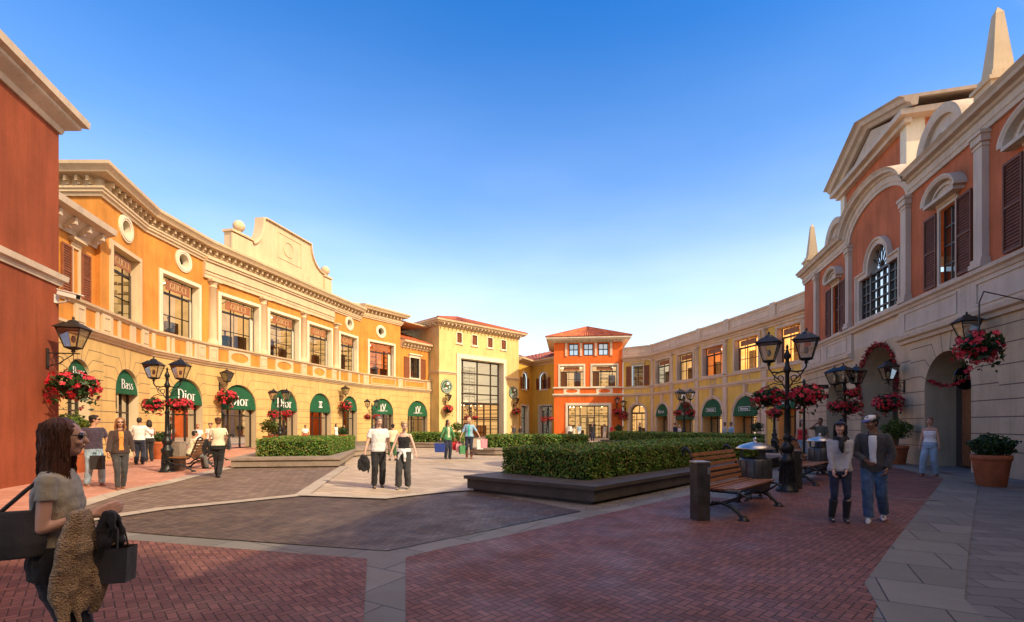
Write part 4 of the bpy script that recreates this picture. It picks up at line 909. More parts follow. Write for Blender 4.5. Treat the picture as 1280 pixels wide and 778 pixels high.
# ================================================================== terracotta building, right
T0 = Vector((20.3, 33.3)); T1 = Vector((15.6, 15.7)); dirT = (T1 - T0).normalized(); TE = T0 + dirT * 40.0
W = Wall(T0, TE); TBd = thing('terracotta_building', 'terracotta and stone building with deep arches, shutters and arched cornices along the right edge', 'building', (22, 18, 0))
LT = W.len
arcs = [(1033, 1057, 4.25), (1076, 1123, 5.45), (1155.6, 1214, 4.4)]
ta = []
for a, b, zt in arcs: s0, s1 = W.s_(a), W.s_(b); r = (s1 - s0) / 2; ta.append(((s0 + s1) / 2, min(r, 2.1), zt - min(r, 2.1)))
dS = ta[2][0] - ta[1][0]
ta += [(ta[2][0] + dS * 1.05, 1.5, 2.9), (ta[2][0] + dS * 2.2, 2.0, 3.4)]
m = MB(W.M); m.panel(notched(0, LT, 0, 5.6, [arch(c, r, 0, zs) for c, r, zs in ta]), [], 0.0); m.build('ground_floor_wall', 'beige_stone', TBd)
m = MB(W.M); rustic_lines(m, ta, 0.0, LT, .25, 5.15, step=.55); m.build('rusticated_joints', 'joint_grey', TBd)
for k, (c, r, zs) in enumerate(ta):
    m = MB(W.M); pts = arch(c, r - .003, 0, zs); n = len(pts)
    m.add([(p[0], 0, p[1]) for p in pts] + [(p[0], r * .75, p[1]) for p in pts], [(i, i + 1, n + i + 1, n + i) for i in range(n - 1)]); m.build('reveal', 'beige_stone', TBd)
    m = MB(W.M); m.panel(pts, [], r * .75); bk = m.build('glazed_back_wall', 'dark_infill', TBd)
    dw = min(1.1, r * .6); m = MB(W.M); m.box(c - dw, c + dw, r * .75 - .1, r * .75 - .01, 0, min(3.2, zs + .3)); m.mi = 1; m.box(c - dw + .1, c - .05, r * .75 - .16, r * .75 - .1, .1, min(3.1, zs + .2)); m.box(c + .05, c + dw - .1, r * .75 - .16, r * .75 - .1, .1, min(3.1, zs + .2)); m.build('door', ['frame_dark', 'door_wood'], TBd)
# band with panelled parapet; it stops either side of the big arch
big0, big1 = ta[1][0] - ta[1][1] - .2, ta[1][0] + ta[1][1] + .2
m = MB(W.M); m.panel(rect(0, LT, 5.6, 6.75), [], 0.0)
for a, b in ((0, W.s_(1067)), (W.s_(1127), LT)):
    m.moulding([W.M.inverted() @ Vector((*W.pt(a), 0)), W.M.inverted() @ Vector((*W.pt(b), 0))], [(0, 5.1), (.1, 5.1), (.14, 5.22), (.26, 5.28), (.3, 5.42), (0, 5.5)])
    m.box(a, b, -.12, 0, 5.45, 6.5)
    n = max(1, round((b - a) / 4.6))
    for j in range(n): x0, x1 = a + (b - a) * j / n + .5, a + (b - a) * (j + 1) / n - .5; m.panel(rect(x0, x1, 5.6, 6.4), [rect(x0 + .07, x1 - .07, 5.67, 6.33)], -.16, -.12)
m.moulding([(0, 0), (LT, 0)], [(0, 6.5), (.16, 6.5), (.2, 6.6), (.3, 6.66), (.32, 6.78), (0, 6.84)])
m.build('sill_band', 'grey_trim', TBd)
# upper wall
pil = [W.s_(v) for v in (1022.5, 1063.5, 1135.5, 1231)]
wins = [(W.s_(1041.5), W.s_(1049.5)), (W.s_(1176), W.s_(1196))]
wc0, wc1 = W.s_(1080), W.s_(1121); cc = (pil[1] + pil[2]) / 2; Rb = (pil[2] - pil[1]) / 2
wc = (wc0 + wc1) / 2; hwid = 1.9; wc0, wc1 = wc - hwid, wc + hwid
wr_ = .92; venet = [(wc0, 6.85), (wc0, 9.0), (wc - wr_, 9.0)] + [(wc - wr_ * math.cos(PI * i / 18), 9.3 + wr_ * math.sin(PI * i / 18)) for i in range(19)] + [(wc + wr_, 9.0), (wc1, 9.0), (wc1, 6.85)]
period = pil[3] - pil[2] + .0
# further bays towards the viewer and past the frame edge repeat the same rhythm
extra = [(pil[3] + 1.9, pil[3] + 3.1), (pil[3] + 7.5, pil[3] + 8.7), (pil[3] + 12.0, pil[3] + 13.2)]
wh = 6.95, 9.75
m = MB(W.M); top = [(0, 6.8), (LT, 6.8), (LT, 11.6), (pil[2], 11.6)] + [(cc + Rb * math.cos(PI * i / 24), 11.6 + 1.2 * math.sin(PI * i / 24)) for i in range(1, 24)] + [(pil[1], 11.6), (0, 11.6)]
m.panel(top, [rect(a, b, *wh) for a, b in wins + extra] + [venet], 0.0)
m.M = Wall(T0 + W.n * 10, T0).M; m.panel(rect(0, 10, 0, 11.6), [], 0.0); m.build('upper_wall', 'terracotta_stucco', TBd)
for a, b in wins + extra: shutter_window(TBd, W, a, b, *wh, 'grey_trim', 'shutter_dark', sw=.78, hood='arc', cols=1, rows=3)
# the wide window with an arched middle light
m = MB(W.M); vo = [(q[0] + (-.28 if q[0] < wc - .5 * hwid else .28 if q[0] > wc + .5 * hwid else 0), q[1]) for q in venet]
ring = [(wc0 - .02, 6.86), (wc0 - .02, 9.02), (wc - wr_ - .02, 9.02)] + [(wc - (wr_ + .02) * math.cos(PI * i / 18), 9.3 + (wr_ + .02) * math.sin(PI * i / 18)) for i in range(19)] + [(wc + wr_ + .02, 9.02), (wc1 + .02, 9.02), (wc1 + .02, 6.86)]
m.sweep(ring, [(0, 0), (0, .12), (.2, .12), (.24, .2), (.32, .2), (.34, 0)]); m.box(wc0 - .3, wc1 + .3, -.22, 0, 6.8, 6.92)
m.add([(q[0], 0, q[1]) for q in venet] + [(q[0], .2, q[1]) for q in venet], [(i, i + 1, len(venet) + i + 1, len(venet) + i) for i in range(len(venet) - 1)]); vw = m.build('arched_window', 'grey_trim', TBd)
g = MB(W.M); g.panel(venet, [], .10); g.build('pane', 'dark_glass', vw); g = MB(W.M); g.panel(venet, [], .6); g.build('interior', 'interior_wall', vw)
f = MB(W.M); mullions(f, wc0, wc1, 6.87, 9.05, .06, [wc - wr_, wc + wr_, wc - wr_ / 3, wc + wr_ / 3, (wc0 + wc - wr_) / 2, (wc1 + wc + wr_) / 2], [7.3, 7.75, 8.2, 8.65], .055, .06)
for x in (wc - wr_, wc + wr_): f.box(x - .07, x + .07, .0, .1, 6.87, 9.05)
f.box(wc0, wc1, .0, .11, 9.0, 9.13)
for a in (30, 60, 90, 120, 150): f.tube([(wc, .06, 9.15), (wc + wr_ * math.cos(R(a)), .06, 9.3 + wr_ * math.sin(R(a)))], .025, 4)
f.build('frame', 'frame_dark', vw)
allp = pil + [pil[3] + 5.2, pil[3] + 10.2]
for p in allp: m = MB(W.M); pilaster(m, W, p, .42, 6.84, 11.3, .2, .5); m.build('pilaster', 'grey_trim', TBd)
# cornice: straight runs and an arched rise over the middle bay
EP = [(0, .0), (0, .10), (.14, .12), (.18, .16), (.42, .16), (.46, .24), (.54, .28), (.58, .46), (.68, .50), (.78, .60), (.82, 0)]
# EP as (offset up, outward)
cur = [(0, 11.3), (pil[1] - .2, 11.3)] + [(cc - (Rb + .0) * math.cos(PI * i / 26), 11.3 + 1.35 * math.sin(PI * i / 26)) for i in range(1, 26)] + [(pil[2] + .2, 11.3), (LT, 11.3)]
m = MB(W.M); m.sweep(cur, EP); m.build('cornice', 'grey_trim', TBd)
def half_disc(c, rr, z0, name):
    m = MB(W.M); n = 22; outl = [(c - rr, z0)] + [(c - rr * math.cos(PI * i / n), z0 + .15 + rr * math.sin(PI * i / n)) for i in range(n + 1)] + [(c + rr, z0)]
    m.panel(outl, [], .1, 2.6, True); inn = [(c - rr * math.cos(PI * i / n), z0 + .15 + rr * math.sin(PI * i / n)) for i in range(n + 1)]
    m.sweep(inn, [(-.28, -.12), (-.28, .06), (-.14, .1), (.06, .12), (.06, -2.6)])
    m.sweep([(c - rr * .42 * math.cos(PI * i / n), z0 + .15 + rr * .42 * math.sin(PI * i / n)) for i in range(n + 1)], [(-.08, -.1), (-.08, .04), (.08, .04), (.08, -.1)])
    m.build(name, 'grey_trim', TBd)
half_disc(W.s_(1176), 1.45, 12.0, 'round_gable'); half_disc(W.s_(1045), 1.45, 12.0, 'round_gable'); half_disc(pil[3] + 6.5, 1.45, 12.2, 'round_gable')
for s in (W.s_(1233), .5, pil[3] + 10.2):
    m = MB(W.M); y = .3
    m.box(s - .42, s + .42, y - .42, y + .42, 12.2, 12.75); m.box(s - .5, s + .5, y - .5, y + .5, 12.75, 12.87); m.box(s - .36, s + .36, y - .36, y + .36, 12.87, 13.1)
    a, b, h0, h1 = .29, .11, 13.1, 15.1; m.add([(s - a, y - a, h0), (s + a, y - a, h0), (s + a, y + a, h0), (s - a, y + a, h0), (s - b, y - b, h1), (s + b, y - b, h1), (s + b, y + b, h1), (s - b, y + b, h1), (s, y, h1 + .25)], [(0, 1, 5, 4), (1, 2, 6, 5), (2, 3, 7, 6), (3, 0, 4, 7), (4, 5, 8), (5, 6, 8), (6, 7, 8), (7, 4, 8)]); m.build('obelisk', 'trim_cream', TBd)
# the gabled block rising behind the arched cornice
gb0, gb1 = W.s_(1054, .9), W.s_(1136, .9); t0 = .9; m = MB(W.M)
gc = (gb0 + gb1) / 2
m.box(gb0, gb1, t0, t0 + 11, 11.4, 15.9); m.build('gabled_block_wall', 'terracotta_stucco', TBd)
for x0, x1 in ((gb0 - .06, gb0 + .5), (gb1 - .5, gb1 + .06)): m = MB(W.M); m.box(x0, x1, t0 - .12, t0 + .6, 11.4, 15.9); m.build('corner_pilaster', 'white_trim', TBd)
m = MB(W.M); ga, gz = gb1 + .75, 17.6
tri_o = [(gb0 - .75, 15.85), (gb1 + .75, 15.85), (gb1 + .75, 16.05), (gc, gz), (gb0 - .75, 16.05)]
m.panel([(gb0 - .1, 15.9), (gb1 + .1, 15.9), (gc, gz - .25)], [], t0 - .02, t0 + .2, True)
m.sweep([(gb0 - .75, 15.9), (gc, gz - .15), (gb1 + .75, 15.9)], [(0, -t0 + 0.0), (0, -t0 + .2), (.14, -t0 + .32), (.18, -t0 + .5), (.36, -t0 + .6), (.42, -t0 + .8), (.46, -t0 - 11.6), (.3, -t0 - 11.6), (.3, -t0)])
m.box(gb0 - .55, gb1 + .55, t0 - .55, t0, 15.65, 15.9); m.box(gb0 - .3, gb1 + .3, t0 - .3, t0, 15.4, 15.65)
for x0, x1 in ((gb1, gb1 + .55), (gb0 - .55, gb0)): m.box(x0, x1, t0, t0 + 11.3, 15.65, 15.92)
m.build('pediment', 'grey_trim', TBd)
m = MB(); m.flat([tuple(W.pt(0, .05)), tuple(W.pt(LT, .05)), tuple(W.pt(LT, 12)), tuple(W.pt(0, 12))], 11.9, 12.1); m.build('roof', 'grey_trim', TBd)
m = MB(Wall(TE, TE + W.n * 12).M); m.panel(rect(0, 12, 0, 11.9), [], 0.0); m.build('end_wall', 'terracotta_stucco', TBd)
# sloping roof end seen over the ochre parapet
WO = OW[4]; m = MB(WO.M); m.add([(1.2, 1.2, 11.0), (WO.len + .3, 1.2, 12.2), (WO.len + .3, 8, 12.2), (1.2, 8, 11.0), (1.2, 1.2, 10.2), (WO.len + .3, 1.2, 10.2), (1.2, 8, 10.2), (WO.len + .3, 8, 10.2)], [(0, 1, 2, 3), (0, 4, 5, 1), (0, 3, 6, 4)]); m.sweep([(1.0, 10.9), (WO.len + .3, 12.2)], [(0, -1.25), (0, -.95), (.2, -.9), (.2, -1.25)]); m.build('roof_gable', 'pink_trim', OB)
TWall = W

# ================================================================== the buildings that close the square behind the viewer
CBp = [TE, Vector((4.5, -7.2)), Vector((-7.0, -7.8))]
CB = thing('closing_building', 'terracotta building that closes the square behind the viewer', 'building', (3, -12, 0))
m = MB(); m.flat([tuple(q) for q in CBp] + [(-7.0, -19.0), (14, -19.0)], 0.0, 12.4); m.build('wall', 'terracotta_stucco', CB)
m = MB(); m.moulding([tuple(q) for q in CBp], [(0, 12.2), (.3, 12.3), (.7, 12.6), (.8, 13.1), (0, 13.2)]); m.moulding([tuple(q) for q in CBp], [(0, 5.2), (.2, 5.3), (.2, 5.5), (0, 5.6)]); m.build('cornice', 'grey_trim', CB)
for i in range(2):
    Wx = Wall(CBp[i], CBp[i + 1]); n = int(Wx.len / 3.2)
    for j in range(n):
        c = Wx.len * (j + .5) / n; q = MB(Wx.M); q.panel(rect(c - .8, c + .8, 7.2, 10.2), [rect(c - .6, c + .6, 7.4, 10.0)], -.08, 0); w_ = q.build('window', 'grey_trim', CB); q = MB(Wx.M); q.panel(rect(c - .6, c + .6, 7.4, 10), [], -.02); q.build('pane', 'black_panel', w_)
        q = MB(Wx.M); q.panel(arch(c, 1.0, 0, 2.6), [], -.03); q.build('shop_window', 'black_panel', CB)
# ================================================================== ground
def sheet(name, pts, m, lvl, label=None):
    mb = MB(); z = 0.004 * lvl; tri = tessellate_polygon([[Vector((q[0], q[1], 0)) for q in pts]]); mb.add([(q[0], q[1], z) for q in pts], [tuple(t) for t in tri])
    o = mb.build(name, m, None); o['kind'] = 'structure'; return o
def strip(name, pts, w, m, lvl, side=0.0):
    P = [Vector(q) for q in pts]; a = offset_path(pts, w / 2 + side); b = offset_path(pts, -w / 2 + side); mb = MB(); n = len(P)
    mb.add([(q[0], q[1], .004 * lvl) for q in a] + [(q[0], q[1], .004 * lvl) for q in b], [(i, i + 1, n + i + 1, n + i) for i in range(n - 1)]); o = mb.build(name, m, None); o['kind'] = 'structure'; return o
sheet('ground', [(-400, -300), (400, -300), (400, 700), (-400, 700)], 'plaza_grey', 0)
curveL = [(-7.6, 5.2), (-7.75, 7.0), G(139, 620), G(168, 613), G(200, 607), G(239, 596.5), G(288, 585.5)]
sheet('beige_paving', [G(377, 620), G(430, 584), (-7.6, 22), (-9.5, 28), (-11, 38), (-12, 44), (-8.5, 50), (-6, 54), (4, 63), (16, 56), (19, 44), (20.4, 33), (17.3, 24), (13, 26.5), (11.5, 20), (8, 22), (1, 14.5), (-.95, 12.1), G(561, 615), G(482, 624)], 'beige_tiles', 1)
sheet('dark_brick_paving', [(-7.5, 5.0), G(147.5, 664), G(200, 669), G(340, 679.5), G(484, 689), G(726, 639.5), (-.95, 12.0), G(561, 615.5), G(482, 624.5), G(377, 620.5), G(200, 638), G(128, 650), (-7.7, 7.0)], 'dark_herringbone', 2)
sheet('brown_brick_paving', [G(200, 637), G(377, 619), G(432, 583), G(417, 577), G(300, 580), G(288, 586), G(239, 598), G(200, 609), G(139, 622), (-7.6, 7.6)], 'brown_pavers', 5)
sheet('pink_paving', curveL + [(-10.2, 18), (-12.4, 25), (-13.5, 33), (-15.3, 43), (-16.3, 44), (-19.5, 30.4), (-19.6, 26), (-17.4, 17.5), (-13.6, 14.4), (-13, 8), (-12, 5)], 'pink_pavers', 6)
strip('stone_border', curveL, .42, 'light_slabs', 8)
strip('stone_band', [(-7.55, 7.4), G(200, 637.8), G(300, 628), G(377, 620), G(430, 584), (-7.4, 18.6)], .34, 'light_slabs', 7)
strip('stone_band', [G(377, 620), G(482, 624), G(561, 615), (-1.0, 12.0)], .3, 'light_slabs', 9)
sheet('grey_border', [(-9, 4.4), G(147, 665), G(200, 669.6), G(340, 680), G(484, 689.6), G(727, 640), (1.9, 9.4), (11.8, 19.0), (12.6, 18.2), (4.9, 10.6), G(863, 619), G(620, 673), G(560, 684.5), G(507, 697.5), G(507, 800), G(453, 800), G(459, 700), G(340, 691), G(200, 679.4), G(60, 668), (-9, 3.9)], 'grey_slabs', 1)
sheet('red_brick_paving', [(-9, 3.9), G(60, 668), G(200, 679.4), G(340, 691), G(459, 700), G(453, 800), (-4, 1.0), (-9, 1.0)], 'red_herringbone', 4)
RR = [G(507, 697.5), G(560, 684.5), G(620, 673), G(863, 619), (4.9, 10.6), (12.6, 18.2), (14.4, 21.3), G(1066, 572.5), (16.5, 20.8), G(1192, 593), G(1134.7, 686.6), G(1110, 716), G(1085, 790), (2.0, 2.6), G(507, 800)]
sheet('red_brick_paving', RR, 'red_herringbone', 2)
strip('stone_kerb_band', [(17.0, 22.8), G(1201, 601), G(1160, 690), G(1140, 740), (2.9, 2.8)], .75, 'grey_slabs', 3)
strip('drain_channel', [(5.3, 11.9), G(1040, 618.5), G(1172, 627)], .10, 'grey_slabs', 3)
strip('drain_channel', [G(160, 665.6), G(200, 669.3), G(484, 689.3), G(726, 639.8)], .03, 'black_panel', 3)

# ================================================================== planters and hedges
def np_mesh(name, V, F, mats, fm=None, parent=None, loc=None, smooth=False):
    me = bpy.data.meshes.new(name); nf, k = F.shape
    me.vertices.add(len(V)); me.vertices.foreach_set('co', V.astype(np.float32).ravel()); me.loops.add(nf * k); me.loops.foreach_set('vertex_index', F.astype(np.int32).ravel())
    me.polygons.add(nf); me.polygons.foreach_set('loop_start', np.arange(0, nf * k, k, dtype=np.int32)); me.polygons.foreach_set('loop_total', np.full(nf, k, dtype=np.int32))
    for m in (mats if isinstance(mats, (list, tuple)) else [mats]): me.materials.append(MAT[m])
    if fm is not None: me.polygons.foreach_set('material_index', fm.astype(np.int32))
    me.update(calc_edges=True); me.validate()
    o = bpy.data.objects.new(name, me); COL.objects.link(o)
    if parent: o.parent = parent
    if loc is not None: o.location = loc
    return o
rng = np.random.default_rng(5)
def leaf_quads(P, N, size, jitter=0.9, ratio=0.55):
    # one folded leaf (two triangles as a bent quad) at each point, leaning about the normal
    n = len(P); stray = (rng.random((n, 1)) < .03) * rng.uniform(.02, .07, (n, 1)); P = P + N * stray; N = N + rng.normal(0, jitter, (n, 3)); N /= np.linalg.norm(N, axis=1, keepdims=True) + 1e-9
    A = np.cross(N, rng.normal(0, 1, (n, 3))); A /= np.linalg.norm(A, axis=1, keepdims=True) + 1e-9; Bv = np.cross(N, A)
    s = size * rng.uniform(.6, 1.35, (n, 1)); a = A * s; b = Bv * s * ratio
    V = np.stack([P - a, P - b * 1 + N * s * .12, P + a, P + b + N * s * .12], 1).reshape(-1, 3); F = np.arange(4 * n).reshape(n, 4); return V, F
def hedge(name, poly, z0, z1, dens, size, label, group, bump=.05):
    P = [Vector(q) for q in poly]; n = len(P); c = sum(P, Vector((0, 0))) / n
    root = thing(name, label, 'hedge', (c.x, c.y, z0), group=group)
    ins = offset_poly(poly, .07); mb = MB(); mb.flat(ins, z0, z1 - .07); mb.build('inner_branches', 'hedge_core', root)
    pts, nor = [], []
    area2 = 0
    for i in range(n):
        a, b = P[i], P[(i + 1) % n]; L = (b - a).length; k = int(L * (z1 - z0) * dens); u = rng.random(k); h = rng.random(k) ** .85
        nn = Vector(((b - a).y, -(b - a).x)).normalized(); 
        if nn.dot(c - a) > 0: nn = -nn
        d = rng.normal(0, .025, k) - bump * .3
        d += bump * np.sin(u * L * 7 + i) * np.sin(h * 5 + u * L * 3) * .6
        X = np.stack([a.x + (b.x - a.x) * u + nn.x * d, a.y + (b.y - a.y) * u + nn.y * d, z0 + (z1 - z0) * h], 1); pts.append(X); nor.append(np.tile([nn.x, nn.y, .35], (k, 1)))
    xs = [q.x for q in P]; ys = [q.y for q in P]; A = (max(xs) - min(xs)) * (max(ys) - min(ys)); k = int(A * dens * .8); X = np.stack([rng.uniform(min(xs), max(xs), k), rng.uniform(min(ys), max(ys), k)], 1)
    ok = np.zeros(k, bool)
    for i in range(n):
        a, b = P[i], P[(i + 1) % n]; cond = ((a.y > X[:, 1]) != (b.y > X[:, 1])) & (X[:, 0] < (b.x - a.x) * (X[:, 1] - a.y) / (b.y - a.y + 1e-12) + a.x); ok ^= cond
    X = X[ok]; zz = z1 + rng.normal(0, .022, len(X)) + bump * .6 * np.sin(X[:, 0] * 5) * np.sin(X[:, 1] * 4.3)
    pts.append(np.column_stack([X, zz])); nor.append(np.tile([0, 0, 1.0], (len(X), 1)))
    V, F = leaf_quads(np.concatenate(pts), np.concatenate(nor), size)
    V = V - np.array([c.x, c.y, z0]); np_mesh('leaves', V, F, 'hedge_leaf', parent=root)
    return root
def area(poly): return sum(poly[i][0] * poly[(i + 1) % len(poly)][1] - poly[(i + 1) % len(poly)][0] * poly[i][1] for i in range(len(poly))) / 2
def offset_poly(poly, d):    # inwards
    s = 1 if area(poly) > 0 else -1; P = [Vector(q) for q in poly]; n = len(P); out = []
    for i in range(n):
        d0 = (P[i] - P[i - 1]).normalized(); d1 = (P[(i + 1) % n] - P[i]).normalized(); n0, n1 = Vector((-d0.y, d0.x)) * s, Vector((-d1.y, d1.x)) * s; out.append(tuple(P[i] + (n0 + n1) / max(.3, 1 + n0.dot(n1)) * d))
    return out
def planter(name, rim, mtop, label, hz=1.04, inset=.7, dens=900, leaf=.03, hlabel='', hpoly=None, mbase=None):
    c = sum((Vector(q) for q in rim), Vector((0, 0))) / len(rim); root = thing(name, label, 'planter', (c.x, c.y, 0), group='stone planters around the square')
    mb = MB(); base = offset_poly(rim, .16); mb.flat(base, 0.0, .07); mb.build('plinth', mbase or mtop, root)
    mb = MB(); mid = offset_poly(rim, .06); mb.flat(mid, .07, .31); mb.build('body', mbase or mtop, root)
    hp = hpoly or offset_poly(rim, inset)
    mb = MB(); tri = tessellate_polygon([[Vector((*q, 0)) for q in rim], [Vector((*q, 0)) for q in offset_poly(hp, -.05)]]); allp = rim + offset_poly(hp, -.05)
    mb.add([(*q, .39) for q in allp], [tuple(t) for t in tri]); n = len(rim); mb.add([(*q, .31) for q in rim] + [(*q, .39) for q in rim], [(i, (i + 1) % n, n + (i + 1) % n, n + i) for i in range(n)]); mb.add([(*q, .31) for q in rim], [tuple(t) for t in tessellate_polygon([[Vector((*q, 0)) for q in rim]])])
    mb.build('coping', mtop, root)
    mb = MB(); mb.flat(offset_poly(hp, -.05), .3, .37); mb.build('soil', 'soil', root)
    hedge('box_hedge', hp, .37, hz, dens, leaf, hlabel, 'clipped hedges in the stone planters')
planter('stone_planter', [(-1.2, 11.92), (1.68, 9.72), (11.1, 19.4), (8.3, 21.9)], 'planter_dark', 'long dark stone planter with sharp corner towards the viewer, nearest to the centre', hlabel='big dark green clipped hedge nearest the centre, in the dark stone planter', hpoly=[(-.25, 12.65), (1.72, 10.9), (10.2, 19.5), (8.3, 21.2)], dens=1500, leaf=.034)
planter('stone_planter', [(-10.5, 17.8), (-6.55, 18.35), (-7.95, 24.4), (-6.6, 27.0), (-8.0, 29.5), (-12.6, 24.6)], 'planter_top', 'pale brown stone planter with bench edge on the left, in front of the arcade', hlabel='sunlit clipped hedge on the left, in front of the green arched awnings', hpoly=[(-10.1, 18.95), (-7.45, 19.5), (-8.3, 25.4), (-11.6, 24.3)], dens=1100, leaf=.034)
planter('stone_planter', [(-2.3, 26.6), (-1.9, 25.7), (-.9, 25.3), (4.9, 26.3), (4.7, 29.4), (-1.6, 28.6)], 'planter_top', 'stone planter with rounded end behind the two women carrying shopping bags', hlabel='sunlit clipped hedge in front of the cream tower, middle distance', hpoly=[(-1.5, 26.9), (-1.2, 26.2), (4.3, 27.0), (4.15, 29.0), (-1.2, 28.1)], dens=600, leaf=.05)
planter('stone_planter', [(-8.2, 34.2), (-3.3, 33.2), (-3.0, 36), (-8.0, 37.5)], 'planter_top', 'far stone planter below the cream tower, at its left side', hlabel='low clipped hedge far back, left of the cream tower window', inset=.45, dens=450, leaf=.06)
planter('stone_planter', [(7.3, 39.9), (13.0, 27.2), (16.0, 28.6), (10.0, 42.0)], 'planter_dark', 'far stone planter before the ochre arcade', hlabel='dark clipped hedge far right, in front of the ochre arcade', inset=.6, dens=420, leaf=.06)

# ================================================================== plants in pots
def leaf_ball(name, c, r, n, size, m, parent=None, squash=1.0, clumps=0):
    d = rng.normal(0, 1, (n, 3)); d /= np.linalg.norm(d, axis=1, keepdims=True); rr = (rng.random(n) ** .35)[:, None]
    lump = 1 + .16 * np.sin(d[:, 0] * 5 + 1) * np.sin(d[:, 1] * 4) + .12 * np.sin(d[:, 2] * 7)
    P = d * rr * r * lump[:, None]; P[:, 2] *= squash; P = P + np.array(c); V, F = leaf_quads(P, d, size); return np_mesh(name, V, F, m, parent=parent)
def potted(name, kind, loc, label, r_pot=.42, h_pot=.8, r_leaf=.5, z_leaf=1.5, mleaf='shrub_leaf', n=1400, size=.05, group='potted plants along the shop fronts', pot='terracotta_pot', squash=.8):
    root = thing(name, label, 'potted plant', group=group)
    mb = MB(); a = r_pot; mb.lathe([(a * .68, 0), (a * .72, .03), (a * .93, h_pot * .82), (a * .94, h_pot * .83), (a, h_pot * .85), (a, h_pot), (a * .86, h_pot), (a * .84, h_pot - .07)], 22); mb.build('pot', pot, root)
    mb = MB(); mb.lathe([(0, h_pot - .06), (a * .85, h_pot - .06)], 18); mb.build('soil', 'soil', root)
    mb = MB()
    for k in range(5): q = R(k * 72); mb.tube([(.05 * math.cos(q), .05 * math.sin(q), h_pot - .08), (.12 * math.cos(q), .12 * math.sin(q), (h_pot + z_leaf) / 2), (.6 * r_leaf * math.cos(q), .6 * r_leaf * math.sin(q), z_leaf)], [.025, .018, .008], 6)
    mb.build('stems', 'door_wood', root)
    leaf_ball('foliage', (0, 0, z_leaf), r_leaf, n, size, mleaf, root, squash)
    root.location = loc; return root
potted('potted_shrub', 0, (*G(90, 592), 0), 'yellow green shrub in a tall clay pot beside the red building', .45, .78, .52, 1.62, squash=.75, n=1700)
potted('potted_shrub', 1, (XA(200, 22.7), 22.7, 0), 'low dark shrub in an orange clay pot behind the left street lamp', .36, .85, .42, 1.08, 'dark_leaf', 900, squash=.6)
potted('potted_shrub', 2, (XA(337, 32), 32, 0), 'round shrub in a clay pot between the arched doors on the left', .42, .9, .58, 1.55, 'shrub_leaf', 800, .07)
potted('potted_shrub', 3, (XA(428, 40.5), 40.5, 0), 'dark shrub in an orange pot by the fifth green awning', .5, .8, .5, 1.05, 'dark_leaf', 500, .08)
potted('potted_shrub', 4, (XA(571, 40), 40, 0), 'small potted shrub behind the two women with shopping bags', .4, .8, .45, 1.5, 'shrub_leaf', 500, .07)
potted('potted_shrub', 5, (XA(773, 55), 55, 0), 'small potted bush at the right corner of the vermilion building', .4, .8, .5, 1.2, 'dark_leaf', 400, .09)
potted('potted_shrub', 6, (XA(1120, 20.0), 20.0, 0), 'yellow green shrub in a wide clay pot beside the garlanded arch', .44, .78, .52, 1.45, 'shrub_leaf', 1700, squash=.85)
potted('potted_shrub', 7, (XA(1239, 12.9), 12.9, 0), 'dark low shrub in the large clay pot at the right edge', .42, .84, .48, 1.1, 'dark_leaf', 2200, .045, squash=.6)
def topiary(loc, label):
    root = thing('topiary_tree', label, 'topiary', group='round topiary trees'); mb = MB(); mb.lathe([(.22, 0), (.32, .5), (.34, .5), (.34, .56), (.28, .56)], 16); mb.build('pot', 'planter_dark', root); mb = MB(); mb.tube([(0, 0, .5), (0, 0, 1.25)], .03, 6); mb.build('trunk', 'door_wood', root); leaf_ball('crown', (0, 0, 1.5), .38, 700, .05, 'dark_leaf', root, .85); root.location = loc; return root
topiary((XA(946, 30), 30, 0), 'round dark green ball tree in a pot before the ochre arcade')

# ================================================================== flower baskets
def flower_cluster(root, rx, rz, nl, nf, fs=.055, bowl=True, zc=0.0, ry=None):
    ry = ry or rx
    d = rng.normal(0, 1, (nl, 3)); d /= np.linalg.norm(d, axis=1, keepdims=True); P = d * (rng.random(nl) ** .4)[:, None] * np.array([rx, ry, rz]) + np.array([0, 0, zc]); tr_ = rng.random(nl) < .22; P[tr_, 2] -= rng.uniform(0, rz * 1.4, tr_.sum()); V, F = leaf_quads(P, d, .05); np_mesh('foliage', V, F, 'dark_leaf', parent=root)
    d = rng.normal(0, 1, (nf, 3)); d /= np.linalg.norm(d, axis=1, keepdims=True); C = d * rng.uniform(.86, 1.1, (nf, 1)) * np.array([rx, ry, rz]) + np.array([0, 0, zc]); VV = []; n5 = 5; low = rng.random(nf) < .18; C[low, 2] -= rng.uniform(.05, rz * 1.1, low.sum())
    Nn = d + rng.normal(0, .35, (nf, 3)); Nn /= np.linalg.norm(Nn, axis=1, keepdims=True); A = np.cross(Nn, rng.normal(0, 1, (nf, 3))); A /= np.linalg.norm(A, axis=1, keepdims=True); Bv = np.cross(Nn, A)
    s = fs * rng.uniform(.7, 1.3, (nf, 1)); quads = []
    for k in range(n5):
        a0, a1, am = 2 * PI * k / n5, 2 * PI * (k + .86) / n5, 2 * PI * (k + .43) / n5
        pt = lambda a, q, h: C + (A * math.cos(a) + Bv * math.sin(a)) * s * q + Nn * s * h
        quads.append(np.stack([C, pt(a0, .75, .28), pt(am, 1.15, .35), pt(a1, .75, .28)], 1))
    V = np.concatenate(quads).reshape(-1, 3); F = np.arange(len(V)).reshape(-1, 4); np_mesh('flowers', V, F, 'petal', parent=root)
    if bowl: mb = MB(); mb.lathe([(.03, zc - rz * 1.0), (rx * .45, zc - rz * .8), (rx * .62, zc - rz * .3), (rx * .64, zc - rz * .28)], 14); mb.build('basket', 'iron_brown', root)
def make_basket():
    root = thing('flower_basket', 'red flower basket', 'flower basket', group='hanging baskets of red flowers'); flower_cluster(root, .36, .24, 520, 120, .048); return root
